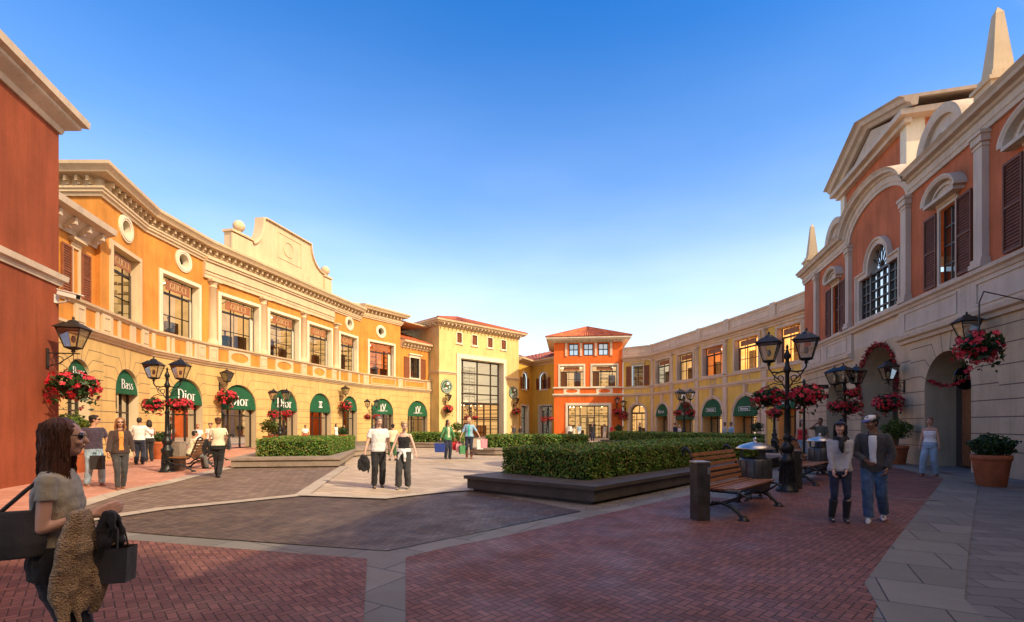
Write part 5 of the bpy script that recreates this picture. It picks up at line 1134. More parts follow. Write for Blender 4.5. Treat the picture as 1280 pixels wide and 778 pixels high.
basket0 = make_basket(); basket1 = make_basket(); _bn = [0]
def basket(x, y, z, label, sc_=1.0, rz=0.0):
    b = (basket0, basket1)[_bn[0]] if _bn[0] < 2 else copy_tree((basket0, basket1)[_bn[0] % 2]); _bn[0] += 1; place(b, (x, y, z), rz if rz else _bn[0] * 2.3, label, sc_ * random.uniform(.9, 1.08)); b.scale.z *= random.uniform(.85, 1.25); return b

# ================================================================== lanterns and lamp posts
def lantern(parent, c, s=1.0, m='iron', glassm='lantern_glass'):
    x, y, z = c; b, t_, h = .12 * s, .24 * s, .46 * s
    f = MB(); C0 = [(x - b, y - b), (x + b, y - b), (x + b, y + b), (x - b, y + b)]; C1 = [(x - t_, y - t_), (x + t_, y - t_), (x + t_, y + t_), (x - t_, y + t_)]
    for k in range(4):
        p, q = C0[k], C1[k]; f.bar((*p, z), (*q, z + h), .022 * s); n_ = (k + 1) % 4; f.bar((*p, z), (*C0[n_], z), .028 * s); f.bar((*q, z + h), (*C1[n_], z + h), .034 * s)
    f.lathe([(.02, z - .12 * s), (.05 * s, z - .1 * s), (.03 * s, z - .06 * s), (b * 1.25, z - .02 * s), (b * 1.25, z)], 8, (x, y, 0))
    o = t_ * 1.22; f.add([(x - o, y - o, z + h), (x + o, y - o, z + h), (x + o, y + o, z + h), (x - o, y + o, z + h), (x - o * .45, y - o * .45, z + h * 1.3), (x + o * .45, y - o * .45, z + h * 1.3), (x + o * .45, y + o * .45, z + h * 1.3), (x - o * .45, y + o * .45, z + h * 1.3)], [(0, 1, 5, 4), (1, 2, 6, 5), (2, 3, 7, 6), (3, 0, 4, 7), (0, 3, 2, 1), (4, 5, 6, 7)])
    f.lathe([(o * .45, z + h * 1.3), (o * .3, z + h * 1.42), (.02 * s, z + h * 1.48), (.035 * s, z + h * 1.55), (.004, z + h * 1.66)], 8, (x, y, 0))
    ln = f.build('lantern', m, parent)
    g = MB(); b2, t2 = b * .9, t_ * .95; g.add([(x - b2, y - b2, z + .01), (x + b2, y - b2, z + .01), (x + b2, y + b2, z + .01), (x - b2, y + b2, z + .01), (x - t2, y - t2, z + h), (x + t2, y - t2, z + h), (x + t2, y + t2, z + h), (x - t2, y + t2, z + h)], [(0, 1, 5, 4), (1, 2, 6, 5), (2, 3, 7, 6), (3, 0, 4, 7)]); g.build('glass', glassm, ln)
    l = MB(); l.ball((x, y, z + h * .45), (.05 * s, .05 * s, .09 * s), 8, 6); l.build('bulb', 'letter_white', ln); return ln
def scroll(cx, cz, r0, r1, a0, turns, n=22): return [(cx + (r0 + (r1 - r0) * i / n) * math.cos(a0 + turns * 2 * PI * i / n), cz + (r0 + (r1 - r0) * i / n) * math.sin(a0 + turns * 2 * PI * i / n)) for i in range(n + 1)]
def make_lamp(nl=2):
    root = thing('street_lamp', 'street lamp', 'street lamp', group='cast iron street lamps')
    mb = MB(); mb.lathe([(.25, 0), (.25, .06), (.21, .09), (.19, .16), (.16, .24), (.145, .62), (.155, .66), (.18, .72), (.185, .8), (.13, .86), (.11, .95)], 16)
    for k in range(10): a = 2 * PI * k / 10; mb.tube([(.165 * math.cos(a), .165 * math.sin(a), .24), (.148 * math.cos(a), .148 * math.sin(a), .62)], .022, 5)
    mb.build('base', 'iron', root)
    mb = MB(); mb.lathe([(.10, .94), (.15, 1.02), (.155, 1.12), (.09, 1.2), (.075, 1.26), (.095, 1.3), (.095, 1.36), (.062, 1.42), (.055, 2.0), (.075, 2.03), (.075, 2.09), (.052, 2.13), (.046, 2.9), (.08, 2.95), (.09, 3.02), (.05, 3.1), (.045, 3.25), (.085, 3.32), (.05, 3.42), (.02, 3.5), (.035, 3.56), (.0, 3.64)], 14)
    for k in range(8): a = 2 * PI * k / 8; mb.tube([(.062 * math.cos(a), .062 * math.sin(a), 1.44), (.055 * math.cos(a), .055 * math.sin(a), 1.98)], .012, 4)
    mb.build('pole', 'iron', root)
    dirs = [(1, 0), (-1, 0)] if nl == 2 else [(.87, -.5), (-.87, -.5), (0, 1)]
    for dx, dy in dirs:
        f = lambda q: (dx * q[0], dy * q[0], q[1])
        mb = MB(); mb.tube([f(q) for q in ((.03, 2.98), (.18, 2.94), (.34, 2.96), (.40, 3.05), (.40, 3.12))], .022, 6); mb.tube([f(q) for q in scroll(.16, 2.80, .14, .03, R(80), -1.3)], .012, 5); mb.tube([f(q) for q in ((.05, 2.55), (.12, 2.7), (.3, 2.88), (.34, 2.96))], .016, 5); mb.build('arm', 'iron', root)
        lantern(root, (.40 * dx, .40 * dy, 3.24), .98)
    for sd in (-1, 1):
        mb = MB(); mb.tube([(sd * .05, 0, 2.62), (sd * .3, 0, 2.68), (sd * .42, 0, 2.62)], .014, 5)
        for a in (0, 120, 240): mb.tube([(sd * .42, 0, 2.62), (sd * .42 + .26 * math.cos(R(a)), .26 * math.sin(R(a)), 2.28)], .005, 4)
        mb.build('basket_hanger', 'iron', root)
    return root
lamp2 = make_lamp(2); lamp3 = make_lamp(3)
lamps = [(209, 16.5, 2, 15, 1.0, 'black twin street lamp on the left pavement beside the nearer wooden bench', 1), (350, 30.7, 2, 5, 1.0, 'twin street lamp in front of the third arched awning from the left lamp', 1),
         (465, 43, 2, 10, 1.0, 'twin street lamp behind the man in the white t-shirt', 1), (589, 50, 2, 0, 1.0, 'far twin street lamp in front of the gridded glass of the cream tower', 1),
         (684, 56, 2, 0, 1.0, 'far twin street lamp before the yellow house', 1), (984, 11.8, 2, -35, 1.0, 'large black twin street lamp nearest the viewer, right of the wooden bench', 1),
         (855, 34, 3, 0, 1.06, 'three lantern street lamp in front of the ochre arcade', 1), (968, 28, 2, 70, .98, 'thin street lamp standing behind the nearest lamp on the right', 1),
         (1056, 18.5, 3, 20, 1.0, 'three lantern street lamp behind the woman in the dark cap', 1)]
used = {2: False, 3: False}
lampshort = {209: 'the street lamp beside the left benches', 350: 'the lamp before the third arched awning', 465: 'the lamp behind the white t-shirt man', 589: 'the lamp before the gridded glass', 684: 'the lamp before the yellow house', 984: 'the large lamp by the nearest bench', 855: 'the lamp before the ochre arcade', 968: 'the thin lamp behind the large right one', 1056: 'the lamp behind the capped woman'}
for px, Y, nl, rz, s_c, lab, _ in lamps:
    src = lamp2 if nl == 2 else lamp3; o = src if not used[nl] else copy_tree(src); used[nl] = True; short = lampshort[px]; x = XA(px, Y); place(o, (x, Y, 0), R(rz), lab, s_c)
    for sd in (-1, 1):
        side = ('left' if sd * math.cos(R(rz)) < 0 else 'right'); basket(x + sd * .40 * s_c * math.cos(R(rz)), Y + sd * .40 * s_c * math.sin(R(rz)), 2.36 * s_c, 'red flowers, %s basket of %s' % (side, short), 1.0)
    if nl == 3: basket(x + .1, Y - .3, 2.85 * s_c, 'upper red flowers on %s' % short, .7)
def make_wall_lamp():
    # bracket runs out along -Y from the wall
    root = thing('wall_lantern', 'wall lantern', 'wall lamp', group='wall lanterns on scrolled brackets')
    mb = MB(); mb.box(-.05, .05, -.03, 0, -.42, .12); mb.tube([(0, 0, 0), (0, -.75, 0)], .018, 6); mb.tube([(0, q[0] * -1, q[1]) for q in scroll(.27, -.17, .16, .04, R(90), 1.4)], .012, 5); mb.tube([(0, 0, -.38), (0, -.25, -.3), (0, -.6, -.02)], .014, 5); mb.tube([(0, -.6, 0), (0, -.6, -.25)], .008, 4)
    for a in (0, 120, 240): mb.tube([(0, -.6, -.25), (.28 * math.cos(R(a)), -.6 + .28 * math.sin(R(a)), -.62)], .005, 4)
    mb.build('bracket', 'iron_brown', root); lantern(root, (0, -.6, .16), 1.15, 'iron_brown'); return root
wl0 = make_wall_lamp(); _w = [0]
def wall_lamp(Wx, s, z, lab, flowers=True, sc_=1.0):
    o = wl0 if _w[0] == 0 else copy_tree(wl0); _w[0] += 1; p = Wx.pt(s, -.01); place(o, (p.x, p.y, z), Wx.ang(), lab, sc_)
    if flowers: q = Wx.pt(s, -.62 * sc_); basket(q.x, q.y, z - .85 * sc_, 'red flowers under the %s' % lab.replace(' with the double curved emblem', ' with curved emblems'), 1.6 * sc_)
RW = Wall(rP0, rP1)
wall_lamp(RW, RW.len - .55, 3.72, 'wall lantern on the corner of the red building', True, 1.05)
wall_lamp(GW[2], GW[2].s_(274), 4.3, 'wall lantern on the pier between the first two four letter awnings')
wall_lamp(GW[3], GW[3].s_(424.5), 4.3, 'wall lantern between the two awnings with the double curved emblem')
wall_lamp(TWW, TWW.s_(556.5), 4.35, 'wall lantern left of the tall gridded window on the cream tower')
wall_lamp(TWW, TWW.s_(641.5), 4.35, 'wall lantern right of the tall gridded window on the cream tower')
wall_lamp(VW, VW.s_(771), 4.1, 'wall lantern on the right end of the vermilion front')
wall_lamp(OW[0], .35, 3.7, 'wall lantern beside the open arch right of the vermilion front')
wall_lamp(TWall, TWall.s_(1131), 3.45, 'wall lantern between the two deep arches on the right')
wall_lamp(TWall, TWall.s_(1236.5), 4.35, 'wall lantern high at the right edge of the terracotta building', False)
q = TWall.pt(TWall.s_(1226), -1.0); basket(XA(1224, 10.8), 10.8, 3.45, 'big hanging basket of red flowers at the upper right edge', 1.3)
q = MB(); q.tube([(XA(1224, 10.8), 10.8, 3.6), (XA(1224, 10.8) , 10.8, 4.4), (XA(1224, 10.8) + .3, 11.0, 4.7), (TWall.pt(TWall.s_(1236), 0).x, TWall.pt(TWall.s_(1236), 0).y - 2.5, 4.75)], .015, 6)
tag(q.build('hanging_bracket', 'iron'), 'thin iron rod carrying the big flower basket at the upper right edge', 'bracket')

# ================================================================== garlands, round signs, emblems, camera
def garland(name, pts, rad, nf, label):
    root = thing(name, label, 'garland', pts[len(pts) // 2]); o = np.array(root.location); P = np.array(pts); seg = rng.integers(0, len(P) - 1, nf); f = rng.random(nf)[:, None]; C = P[seg] * (1 - f) + P[seg + 1] * f + rng.normal(0, rad, (nf, 3)) - o
    d = rng.normal(0, 1, (nf, 3)); V, F = leaf_quads(C, d, .05, .3, .8); np_mesh('flowers', V, F, 'petal', parent=root); C2 = C + rng.normal(0, rad * .4, C.shape); V, F = leaf_quads(C2, d, .045); np_mesh('leaves', V, F, 'dark_leaf', parent=root)
    mb = MB(); mb.tube(pts, .015, 5); mb.build('cord', 'iron_brown', root)
c, r, zs = ta[1]; garland('flower_garland', [TWall.w(c - (r + .03) * math.cos(PI * i / 26), -.07, zs + (r + .03) * math.sin(PI * i / 26)) for i in range(-3, 27)] + [TWall.w(c + r + .05, -.1, zs - .3), TWall.w(c + r + .6, -.25, zs - .55)], .055, 900, 'garland of red flowers following the edge of the tall arch')
c, r, zs = ta[2]; garland('flower_garland', [TWall.w(c - r * .95 + 2 * r * .95 * i / 14, .1, zs + .42 - .3 * math.sin(PI * i / 14)) for i in range(15)], .03, 160, 'thin swag of red flowers hung across the arch nearest the right edge')
def round_sign(k, zc, rr, lab):
    c, r, zs = ta[k]; p = TWall.pt(c + .25, .45); root = thing('round_hanging_sign', lab, 'sign', (p.x, p.y, zc), group='round black hanging signs')
    M = Wall((p.x - 1, p.y), (p.x + 1, p.y)).M; m = MB(M); m.panel(circle(1, zc, rr, 32), [], -.03, .03, True); m.build('disc', 'black_panel', root)
    m = MB(M); serif_mb(m, 'BVLGARI', 1, zc + .02, rr * .42, -.045, track=.10); m.build('lettering', 'letter_gold', root); m = MB(M); m.tube([(1, 0, zc + rr), (1, 0, zs + r * .96)], .012, 5); m.build('rod', 'iron', root)
round_sign(1, ta[1][2] + .75, .42, 'round black sign with gold lettering hanging in the taller garlanded arch'); round_sign(2, ta[2][2] + .35, .42, 'round black sign with gold lettering hanging in the arch near the right edge')
def emblem(px, py, lab):
    W_ = TWW; s = W_.s_(px, -.06); z = W_.z_(px, py, -.06); p = W_.pt(s); root = thing('round_emblem', lab, 'sign', (p.x, p.y, z), group='round green emblems on the cream tower'); r = .82
    m = MB(W_.M); m.panel(circle(s, z, r, 32), [], -.10, 0.0); m.build('disc', 'awning_green', root)
    m = MB(W_.M); m.panel(circle(s, z, r * .93, 32), [circle(s, z, r * .88, 32)], -.108); m.panel(circle(s, z, r * .60, 32), [circle(s, z, r * .56, 32)], -.108)
    for a in list(range(205, 340, 17)): m.panel(circle(s + r * .74 * math.cos(R(a)), z + r * .74 * math.sin(R(a)), r * .055, 6), [], -.109)
    m.panel([(s - .05 * r, z + .25 * r), (s + .1 * r, z + .62 * r), (s + .38 * r, z + .66 * r), (s + .5 * r, z + .40 * r), (s + .2 * r, z + .22 * r)], [], -.112); m.panel([(s - .38 * r, z - .3 * r), (s - .1 * r, z - .12 * r), (s + .2 * r, z - .28 * r), (s, z - .42 * r)], [], -.111); m.panel([(s + .28 * r, z - .1 * r), (s + .5 * r, z + .08 * r), (s + .52 * r, z - .18 * r)], [], -.112); m.build('white_marks', 'letter_white', root)
    m = MB(W_.M); m.panel([(s - .3 * r, z + .2 * r), (s - .2 * r, z + .62 * r), (s - .02 * r, z + .4 * r), (s - .08 * r, z + .12 * r)], [], -.113); m.panel([(s - .1 * r, z - .2 * r), (s - .05 * r, z + .12 * r), (s + .2 * r, z + .1 * r), (s + .12 * r, z - .2 * r)], [], -.1135); m.build('brown_marks', 'door_wood', root)
emblem(558.3, 483.2, 'round green emblem left of the tall gridded window'); emblem(641.8, 491, 'round green emblem right of the tall gridded window')
p = RW.pt(RW.len - .12, 0); root = thing('security_camera', 'white security camera on the corner of the red building, under the grey band', 'camera', (p.x, p.y, 5.35)); 
m = MB(); m.tube([(p.x - .02, p.y, 5.25), (p.x + .34, p.y - .05, 5.28), (p.x + .38, p.y - .05, 5.4)], .03, 8); m.box(p.x - .03, p.x + .03, p.y - .1, p.y + .06, 5.25, 5.5); m.build('bracket', 'cap_white', root)
m = MB(Matrix.Translation((p.x + .42, p.y - .05, 5.48)) @ Matrix.Rotation(R(14), 4, 'Y')); m.box(-.28, .28, -.09, .09, -.07, .07); m.box(-.3, .36, -.11, .11, .07, .095); m.build('housing', 'letter_white', root, bevel=.01); m = MB(Matrix.Translation((p.x + .42, p.y - .05, 5.48)) @ Matrix.Rotation(R(14), 4, 'Y')); m.box(.28, .30, -.06, .06, -.05, .05); m.build('lens', 'black_panel', root)

# ================================================================== benches, bins, bollards, sign post
def make_bench():
    # long axis X, sitter faces -Y, feet on z = 0
    root = thing('park_bench', 'bench', 'bench', group='slatted wooden benches with cast iron legs'); L, hs = 2.1, .50
    m = MB()
    for i in range(6): y = -.34 + i * .105; zz = hs + .012 * math.cos(i * 1.1) ; m.box(-L / 2, L / 2, y, y + .085, zz, zz + .032)
    m.build('seat', 'bench_wood', root, bevel=.005)
    m = MB(); bx = [(.30, .60), (.335, .70), (.37, .80), (.405, .90), (.44, 1.0), (.475, 1.09)]
    for y, z in bx:
        m.M = Matrix.Translation((0, y, z)) @ Matrix.Rotation(R(-20), 4, 'X'); m.box(-L / 2, L / 2, -.015, .015, -.035, .035)
    m.build('backrest', 'bench_wood', root, bevel=.005)
    for sd in (-1, 1):
        x = sd * (L / 2 - .03); m = MB()
        m.tube([(x, -.40, hs - .06), (x, -.37, hs - .03), (x, .22, hs - .03), (x, .28, hs + .04)], .024, 6)
        m.tube([(x, .20, hs - .04), (x, .30, .58), (x, .40, .82), (x, .49, 1.08), (x, .53, 1.17), (x, .60, 1.21), (x, .66, 1.17), (x, .65, 1.10), (x, .60, 1.10)], [.026, .03, .026, .024, .03, .034, .03, .024, .02], 8)
        m.tube([(x, -.38, hs - .07), (x, -.26, hs - .16), (x, -.14, hs - .22), (x, 0, hs - .24)], .02, 6)
        m.tube([(x, -.06, hs - .23), (x, -.22, hs - .28), (x, -.34, .12), (x, -.40, .03)], [.03, .034, .028, .03], 8); m.tube([(x, -.02, hs - .23), (x, .16, hs - .28), (x, .30, .12), (x, .38, .03)], [.03, .034, .028, .03], 8)
        for k in range(5): m.ball((x, -.12 + k * .055, hs - .235), (.03, .034, .034), 8, 6)
        m.tube([(x, -.40, hs - .06), (x, -.47, hs - .08), (x, -.48, hs - .14), (x, -.43, hs - .15)], .02, 6)
        for y in (-.42, .40): m.lathe([(.10, 0), (.10, .02), (.055, .05), (.035, .09)], 10, (x, y, 0))
        m.build('leg_frame', 'iron', root)
    m = MB(); m.tube([(-L / 2, -.02, hs - .235), (L / 2, -.02, hs - .235)], .015, 6); m.build('stretcher', 'iron', root)
    return root
be = make_bench(); th = math.atan2(1.5, 1.45)
place(be, (4.36, 9.22, 0), R(46), 'wooden bench nearest the viewer, beside the square grey bollard')
place(copy_tree(be), (8.55, 13.9, 0), R(46), 'wooden bench behind the woman in the dark cap'); place(copy_tree(be), (10.6, 17.6, 0), R(46), 'wooden bench far end of the long dark planter')
place(copy_tree(be), (XA(240, 17.4), 17.4, 0), R(-75), 'wooden bench on the left with a seated person, beside the left street lamp'); place(copy_tree(be), (XA(262, 20.8), 20.8, 0), R(-75), 'wooden bench on the left behind the walking woman with the shoulder bag')
def make_bin():
    root = thing('litter_bin', 'bin', 'litter bin', group='round litter bins with domed lids'); m = MB(); m.lathe([(.24, .12), (.29, .2), (.33, .42), (.33, .86), (.30, .9), (.28, .9), (.28, .5)], 24)
    for k in range(12): a = 2 * PI * k / 12; m.box(0, 0, 0, 0, 0, 0) if False else m.tube([(.332 * math.cos(a), .332 * math.sin(a), .42), (.332 * math.cos(a), .332 * math.sin(a), .86)], .012, 4)
    m.build('drum', 'bin_grey', root)
    m = MB(); m.lathe([(.40, 1.10), (.41, 1.12), (.30, 1.19), (.14, 1.24), (.05, 1.26), (.03, 1.28), (.05, 1.31), (.03, 1.35), (.0, 1.37)], 28); m.lathe([(.0, 1.11), (.40, 1.10)], 28); m.build('lid', 'steel', root)
    for k in range(3): a = R(30 + 120 * k); m = MB(Matrix.Rotation(a, 4, 'Z')); m.box(.25, .30, -.06, .06, .84, 1.12); m.build('lid_support', 'bin_grey', root)
    for k in range(4): a = R(45 + 90 * k); m = MB(Matrix.Rotation(a, 4, 'Z')); m.tube([(.2, 0, .16), (.3, 0, .12), (.34, 0, .03)], [.03, .025, .03], 6); m.lathe([(.06, 0), (.05, .03)], 8, (.35, 0, 0)); m.build('foot', 'iron', root)
    return root
bn = make_bin(); place(bn, (5.47, 10.8, 0), 0, 'domed litter bin behind the nearest bench'); place(copy_tree(bn), (XA(1025, 15.9), 15.9, 0), 0, 'domed litter bin behind the couple, between the second bench and the wall')
def bollard(px, Y, lab, h=1.0, hw=.115, m_='bin_grey', top='steel', rz=8):
    root = thing('bollard', lab, 'bollard', group='square bollards'); m = MB(); m.box(-hw, hw, -hw, hw, 0, h - .03)
    for k in range(5):
        x = -hw + .03 + k * (2 * hw - .06) / 4; m.box(x - .006, x + .006, -hw - .005, -hw, .03, h - .06)
    m.build('post', m_, root, bevel=.006); m = MB(); m.box(-hw - .01, hw + .01, -hw - .01, hw + .01, h - .03, h); m.build('cap', top, root, bevel=.006)
    m = MB(); m.box(hw * .55, hw * .95, -hw - .012, -hw - .004, h - .22, h - .1); m.build('plate', top, root); root.location = (XA(px, Y), Y, 0); root.rotation_euler = (0, 0, R(rz))
bollard(875, 8.3, 'square grey bollard with steel cap in front of the nearest bench', 1.02, .12); bollard(994, 12.3, 'dark square bollard just behind the large street lamp', 1.0, .11); bollard(223, 17.0, 'pale stone bollard between the left street lamp and bench', 1.05, .16, 'planter_top', 'planter_top', 0)
root = thing('sign_post', 'dark direction sign post with two pointing blades, right of the large street lamp', 'sign post', (XA(1005, 18.6), 18.6, 0)); x0 = XA(1005, 18.6)
m = MB(); m.lathe([(.12, 0), (.12, .05), (.07, .12), (.055, .5), (.045, .55), (.045, 3.25), (.07, 3.3), (.03, 3.38), (0, 3.45)], 12, (x0, 18.6, 0)); m.build('pole', 'iron', root)
for z in (3.12, 2.75): m = MB(); m.box(x0 + .05, x0 + .95, 18.585, 18.615, z - .075, z + .075); m.build('blade', 'iron', root); m = MB(); m.box(x0 + .62, x0 + .88, 18.57, 18.584, z - .035, z + .035); m.mi = 0; m.build('plate', 'bin_grey', root)
# ================================================================== people
SK = {'light': (0.70, 0.42, 0.30), 'tan': (0.50, 0.27, 0.17), 'brown': (0.28, 0.14, 0.08), 'pale': (0.70, 0.45, 0.34)}
for k, v in SK.items():
    t = NT('skin_' + k); p = t.coord('Object'); t.l.new(t.ramp(t.noise(9, 4, p), [(.3, tuple(c * .88 for c in v)), (.7, tuple(min(1, c * 1.08) for c in v))]), t.b.inputs['Base Color'])
    t.b.inputs['Roughness'].default_value = .5; t.b.inputs['Subsurface Weight'].default_value = .12; t.b.inputs['Subsurface Radius'].default_value = (.02, .008, .004); MAT['skin_' + k] = t.m
def cloth(name, col, var=.12, weave=160):
    if name in MAT: return name
    t = NT(name); p = t.coord('Object'); a = t.noise(7, 4, p); mp = t.n.new('ShaderNodeMapping'); mp.inputs['Scale'].default_value = (1, 1, .35); t.l.new(p, mp.inputs[0]); f = t.noise(14, 5, mp.outputs[0])
    t.l.new(t.ramp(t.math('ADD', t.math('MULTIPLY', a, .5), t.math('MULTIPLY', f, .5)), [(.3, tuple(c * (1 - 1.8 * var) for c in col)), (.7, tuple(min(1, c * (1 + 1.2 * var)) for c in col))]), t.b.inputs['Base Color'])
    t.b.inputs['Roughness'].default_value = .85; t.b.inputs['Sheen Weight'].default_value = .15
    t.bump(t.math('ADD', f, t.math('MULTIPLY', t.noise(weave, 2, p), .25)), .8, .02); MAT[name] = t.m; return name
for n_, c_, v_ in (('cloth_white', (.78, .77, .74), .05), ('cloth_black', (.012, .012, .014), .3), ('cloth_navy', (.015, .022, .05), .3), ('cloth_jeans', (.06, .115, .21), .3), ('cloth_light_jeans', (.30, .42, .52), .25), ('cloth_grey', (.12, .12, .12), .2), ('cloth_olive', (.13, .13, .09), .2),
                   ('cloth_taupe', (.46, .43, .33), .12), ('cloth_purple', (.045, .028, .05), .2), ('cloth_orange', (.75, .28, .05), .15), ('cloth_dark_brown', (.05, .025, .02), .2), ('cloth_green', (.07, .26, .10), .3), ('cloth_teal', (.05, .50, .42), .12), ('cloth_red', (.55, .02, .03), .15), ('cloth_light_blue', (.30, .48, .62), .12),
                   ('cloth_cream', (.72, .64, .45), .08), ('cloth_heather', (.46, .44, .42), .14), ('cloth_jacket', (.06, .055, .05), .25), ('cloth_charcoal', (.045, .043, .045), .25), ('leather_black', (.02, .018, .018), .2), ('leather_brown', (.20, .075, .03), .2), ('cloth_pink', (.70, .28, .34), .12), ('cloth_blue', (.02, .05, .28), .15), ('cloth_dkgreen', (.02, .10, .03), .2)): cloth(n_, c_, v_)
def hairmat(name, a, b):
    t = NT(name); p = t.coord('Object'); mp = t.n.new('ShaderNodeMapping'); mp.inputs['Scale'].default_value = (90, 90, 9); t.l.new(p, mp.inputs[0]); f = t.noise(1, 4, mp.outputs[0]); t.l.new(t.ramp(f, [(.3, a), (.7, b)]), t.b.inputs['Base Color']); t.b.inputs['Roughness'].default_value = .42; t.bump(f, .9, .012); MAT[name] = t.m
hairmat('hair_dark', (.008, .006, .005), (.035, .022, .016)); hairmat('hair_brown', (.05, .02, .010), (.24, .10, .05)); hairmat('hair_blonde', (.38, .24, .10), (.75, .55, .30)); hairmat('hair_ginger', (.20, .07, .025), (.45, .20, .08)); hairmat('hair_grey', (.12, .10, .09), (.30, .26, .22))
t = NT('knit'); p = t.coord('Object'); wv = t.n.new('ShaderNodeTexVoronoi'); wv.inputs['Scale'].default_value = 110; t.l.new(p, wv.inputs['Vector']); t.l.new(t.ramp(wv.outputs[0], [(.1, (.60, .44, .28)), (.6, (.38, .27, .16))]), t.b.inputs['Base Color']); t.b.inputs['Roughness'].default_value = .9; t.bump(t.math('MULTIPLY', wv.outputs[0], -1.0), 1.0, .01); MAT['knit'] = t.m
mat('shade_lens', (.012, .012, .014), .12, .05, 3, 0, spec=.8); mat('lips', (.42, .12, .10), .5, .05, 3, 0); mat('eye_white', (.7, .68, .65), .3, .02, 3, 0); mat('teeth', (.8, .78, .74), .3, .02, 3, 0)

TEX = {}
for n_, sz in (('fold', .09), ('strand', .018), ('wrinkle', .05)):
    TEX[n_] = bpy.data.textures.new(n_, 'CLOUDS'); TEX[n_].noise_scale = sz; TEX[n_].noise_depth = 2
FOLDS = {'shirt': ('fold', .018), 'jacket': ('fold', .014), 'trousers': ('fold', .022), 'hair': ('strand', .016), 'skirt': ('fold', .02), 'folds': ('wrinkle', .022), 'scarf': ('wrinkle', .02), 'tied_sweater': ('wrinkle', .03)}
class Cl:    # a cloud of closed tapered shapes that the voxel remesher fuses into one skin
    def __init__(s): s.mb = MB(); s.rough = True
    def cone(s, a, b, ra, rb, flat_a=False, flat_b=False, n=12, sq=1.0):
        a, b = Vector(a), Vector(b); d = b - a; L = d.length
        if L < 1e-5: return
        d.normalize(); x = d.orthogonal().normalized(); y = d.cross(x); rings = []
        def ring(c, r): rings.append([c + (x * math.cos(2 * PI * k / n) + y * math.sin(2 * PI * k / n)) * r for k in range(n)])
        if flat_a: s_pole = a
        else:
            s_pole = a - d * ra
            for q in (65, 35): ring(a - d * ra * math.sin(R(q)), ra * math.cos(R(q)))
        ring(a, ra); ring(a.lerp(b, .5), (ra + rb) / 2); ring(b, rb)
        if not flat_b:
            for q in (35, 65): ring(b + d * rb * math.sin(R(q)), rb * math.cos(R(q)))
        e_pole = b if flat_b else b + d * rb
        vs = [s_pole] + [p for r_ in rings for p in r_] + [e_pole]; m = len(rings); fs = []
        for k in range(n):
            k2 = (k + 1) % n; fs.append((0, 1 + k2, 1 + k)); fs.append((1 + (m - 1) * n + k, 1 + (m - 1) * n + k2, 1 + m * n))
            for j in range(m - 1): fs.append((1 + j * n + k, 1 + j * n + k2, 1 + (j + 1) * n + k2, 1 + (j + 1) * n + k))
        s.mb.add(vs, fs)
    def chain(s, pts, rs, **kw):
        for i in range(len(pts) - 1): s.cone(pts[i], pts[i + 1], rs[i], rs[i + 1], **kw)
    def ell(s, c, r, M=None, n=16, m=10):
        c = Vector(c); M = M or Matrix.Identity(3); vs = [c - M @ Vector((0, 0, r[2]))]
        for j in range(1, m):
            for k in range(n): vs.append(c + M @ Vector((r[0] * math.sin(PI * j / m) * math.cos(2 * PI * k / n), r[1] * math.sin(PI * j / m) * math.sin(2 * PI * k / n), -r[2] * math.cos(PI * j / m))))
        vs.append(c + M @ Vector((0, 0, r[2]))); fs = []
        for k in range(n):
            k2 = (k + 1) % n; fs.append((0, 1 + k2, 1 + k)); fs.append((1 + (m - 2) * n + k, 1 + (m - 2) * n + k2, 1 + (m - 1) * n))
            for j in range(m - 2): fs.append((1 + j * n + k, 1 + j * n + k2, 1 + (j + 1) * n + k2, 1 + (j + 1) * n + k))
        s.mb.add(vs, fs)
    def loft(s, rings, n=20):   # rings: (centre, X axis * rx, Y axis * ry), stacked from low to high
        vs = []; m = len(rings)
        for c, X, Y in rings:
            for k in range(n):
                a = 2 * PI * k / n; cx, sy = math.cos(a), math.sin(a); vs.append(Vector(c) + X * cx + Y * (abs(sy) ** .9 * (1 if sy > 0 else -1)))
        fs = [(j * n + k, j * n + (k + 1) % n, (j + 1) * n + (k + 1) % n, (j + 1) * n + k) for j in range(m - 1) for k in range(n)]
        b = len(vs); vs += [Vector(rings[0][0]), Vector(rings[-1][0])]
        for k in range(n): k2 = (k + 1) % n; fs.append((b, k2, k)); fs.append((b + 1, (m - 1) * n + k, (m - 1) * n + k2))
        s.mb.add(vs, fs)
    def build(s, name, m, root, vox, smooth=3, label=None):
        me = bpy.data.meshes.new(name); me.from_pydata([tuple(v) for v in s.mb.v], [], s.mb.f); me.materials.append(MAT[m]); me.update()
        o = bpy.data.objects.new(name, me); COL.objects.link(o); o.parent = root
        r = o.modifiers.new('remesh', 'REMESH'); r.mode = 'VOXEL'; r.voxel_size = vox; r.use_smooth_shade = True
        fold = FOLDS.get(name) if m != 'knit' else ('fold', .03)
        if fold and s.rough: q = o.modifiers.new('folds', 'DISPLACE'); q.texture = TEX[fold[0]]; q.strength = fold[1]; q.mid_level = .5; q.texture_coords = 'LOCAL'
        if smooth: q = o.modifiers.new('smooth', 'SMOOTH'); q.factor = .5; q.iterations = smooth
        if label: o['label'] = label
        return o
def ik(a, b, l1, l2, pole):
    a, b = Vector(a), Vector(b); d = b - a; L = d.length
    if L > (l1 + l2) * .999: b = a + d * ((l1 + l2) * .999 / L); d = b - a; L = d.length
    d.normalize(); x = (l1 * l1 - l2 * l2 + L * L) / (2 * L); h = math.sqrt(max(0, l1 * l1 - x * x)); p = Vector(pole); p = p - d * p.dot(d); p.normalize(); return a + d * x + p * h, b

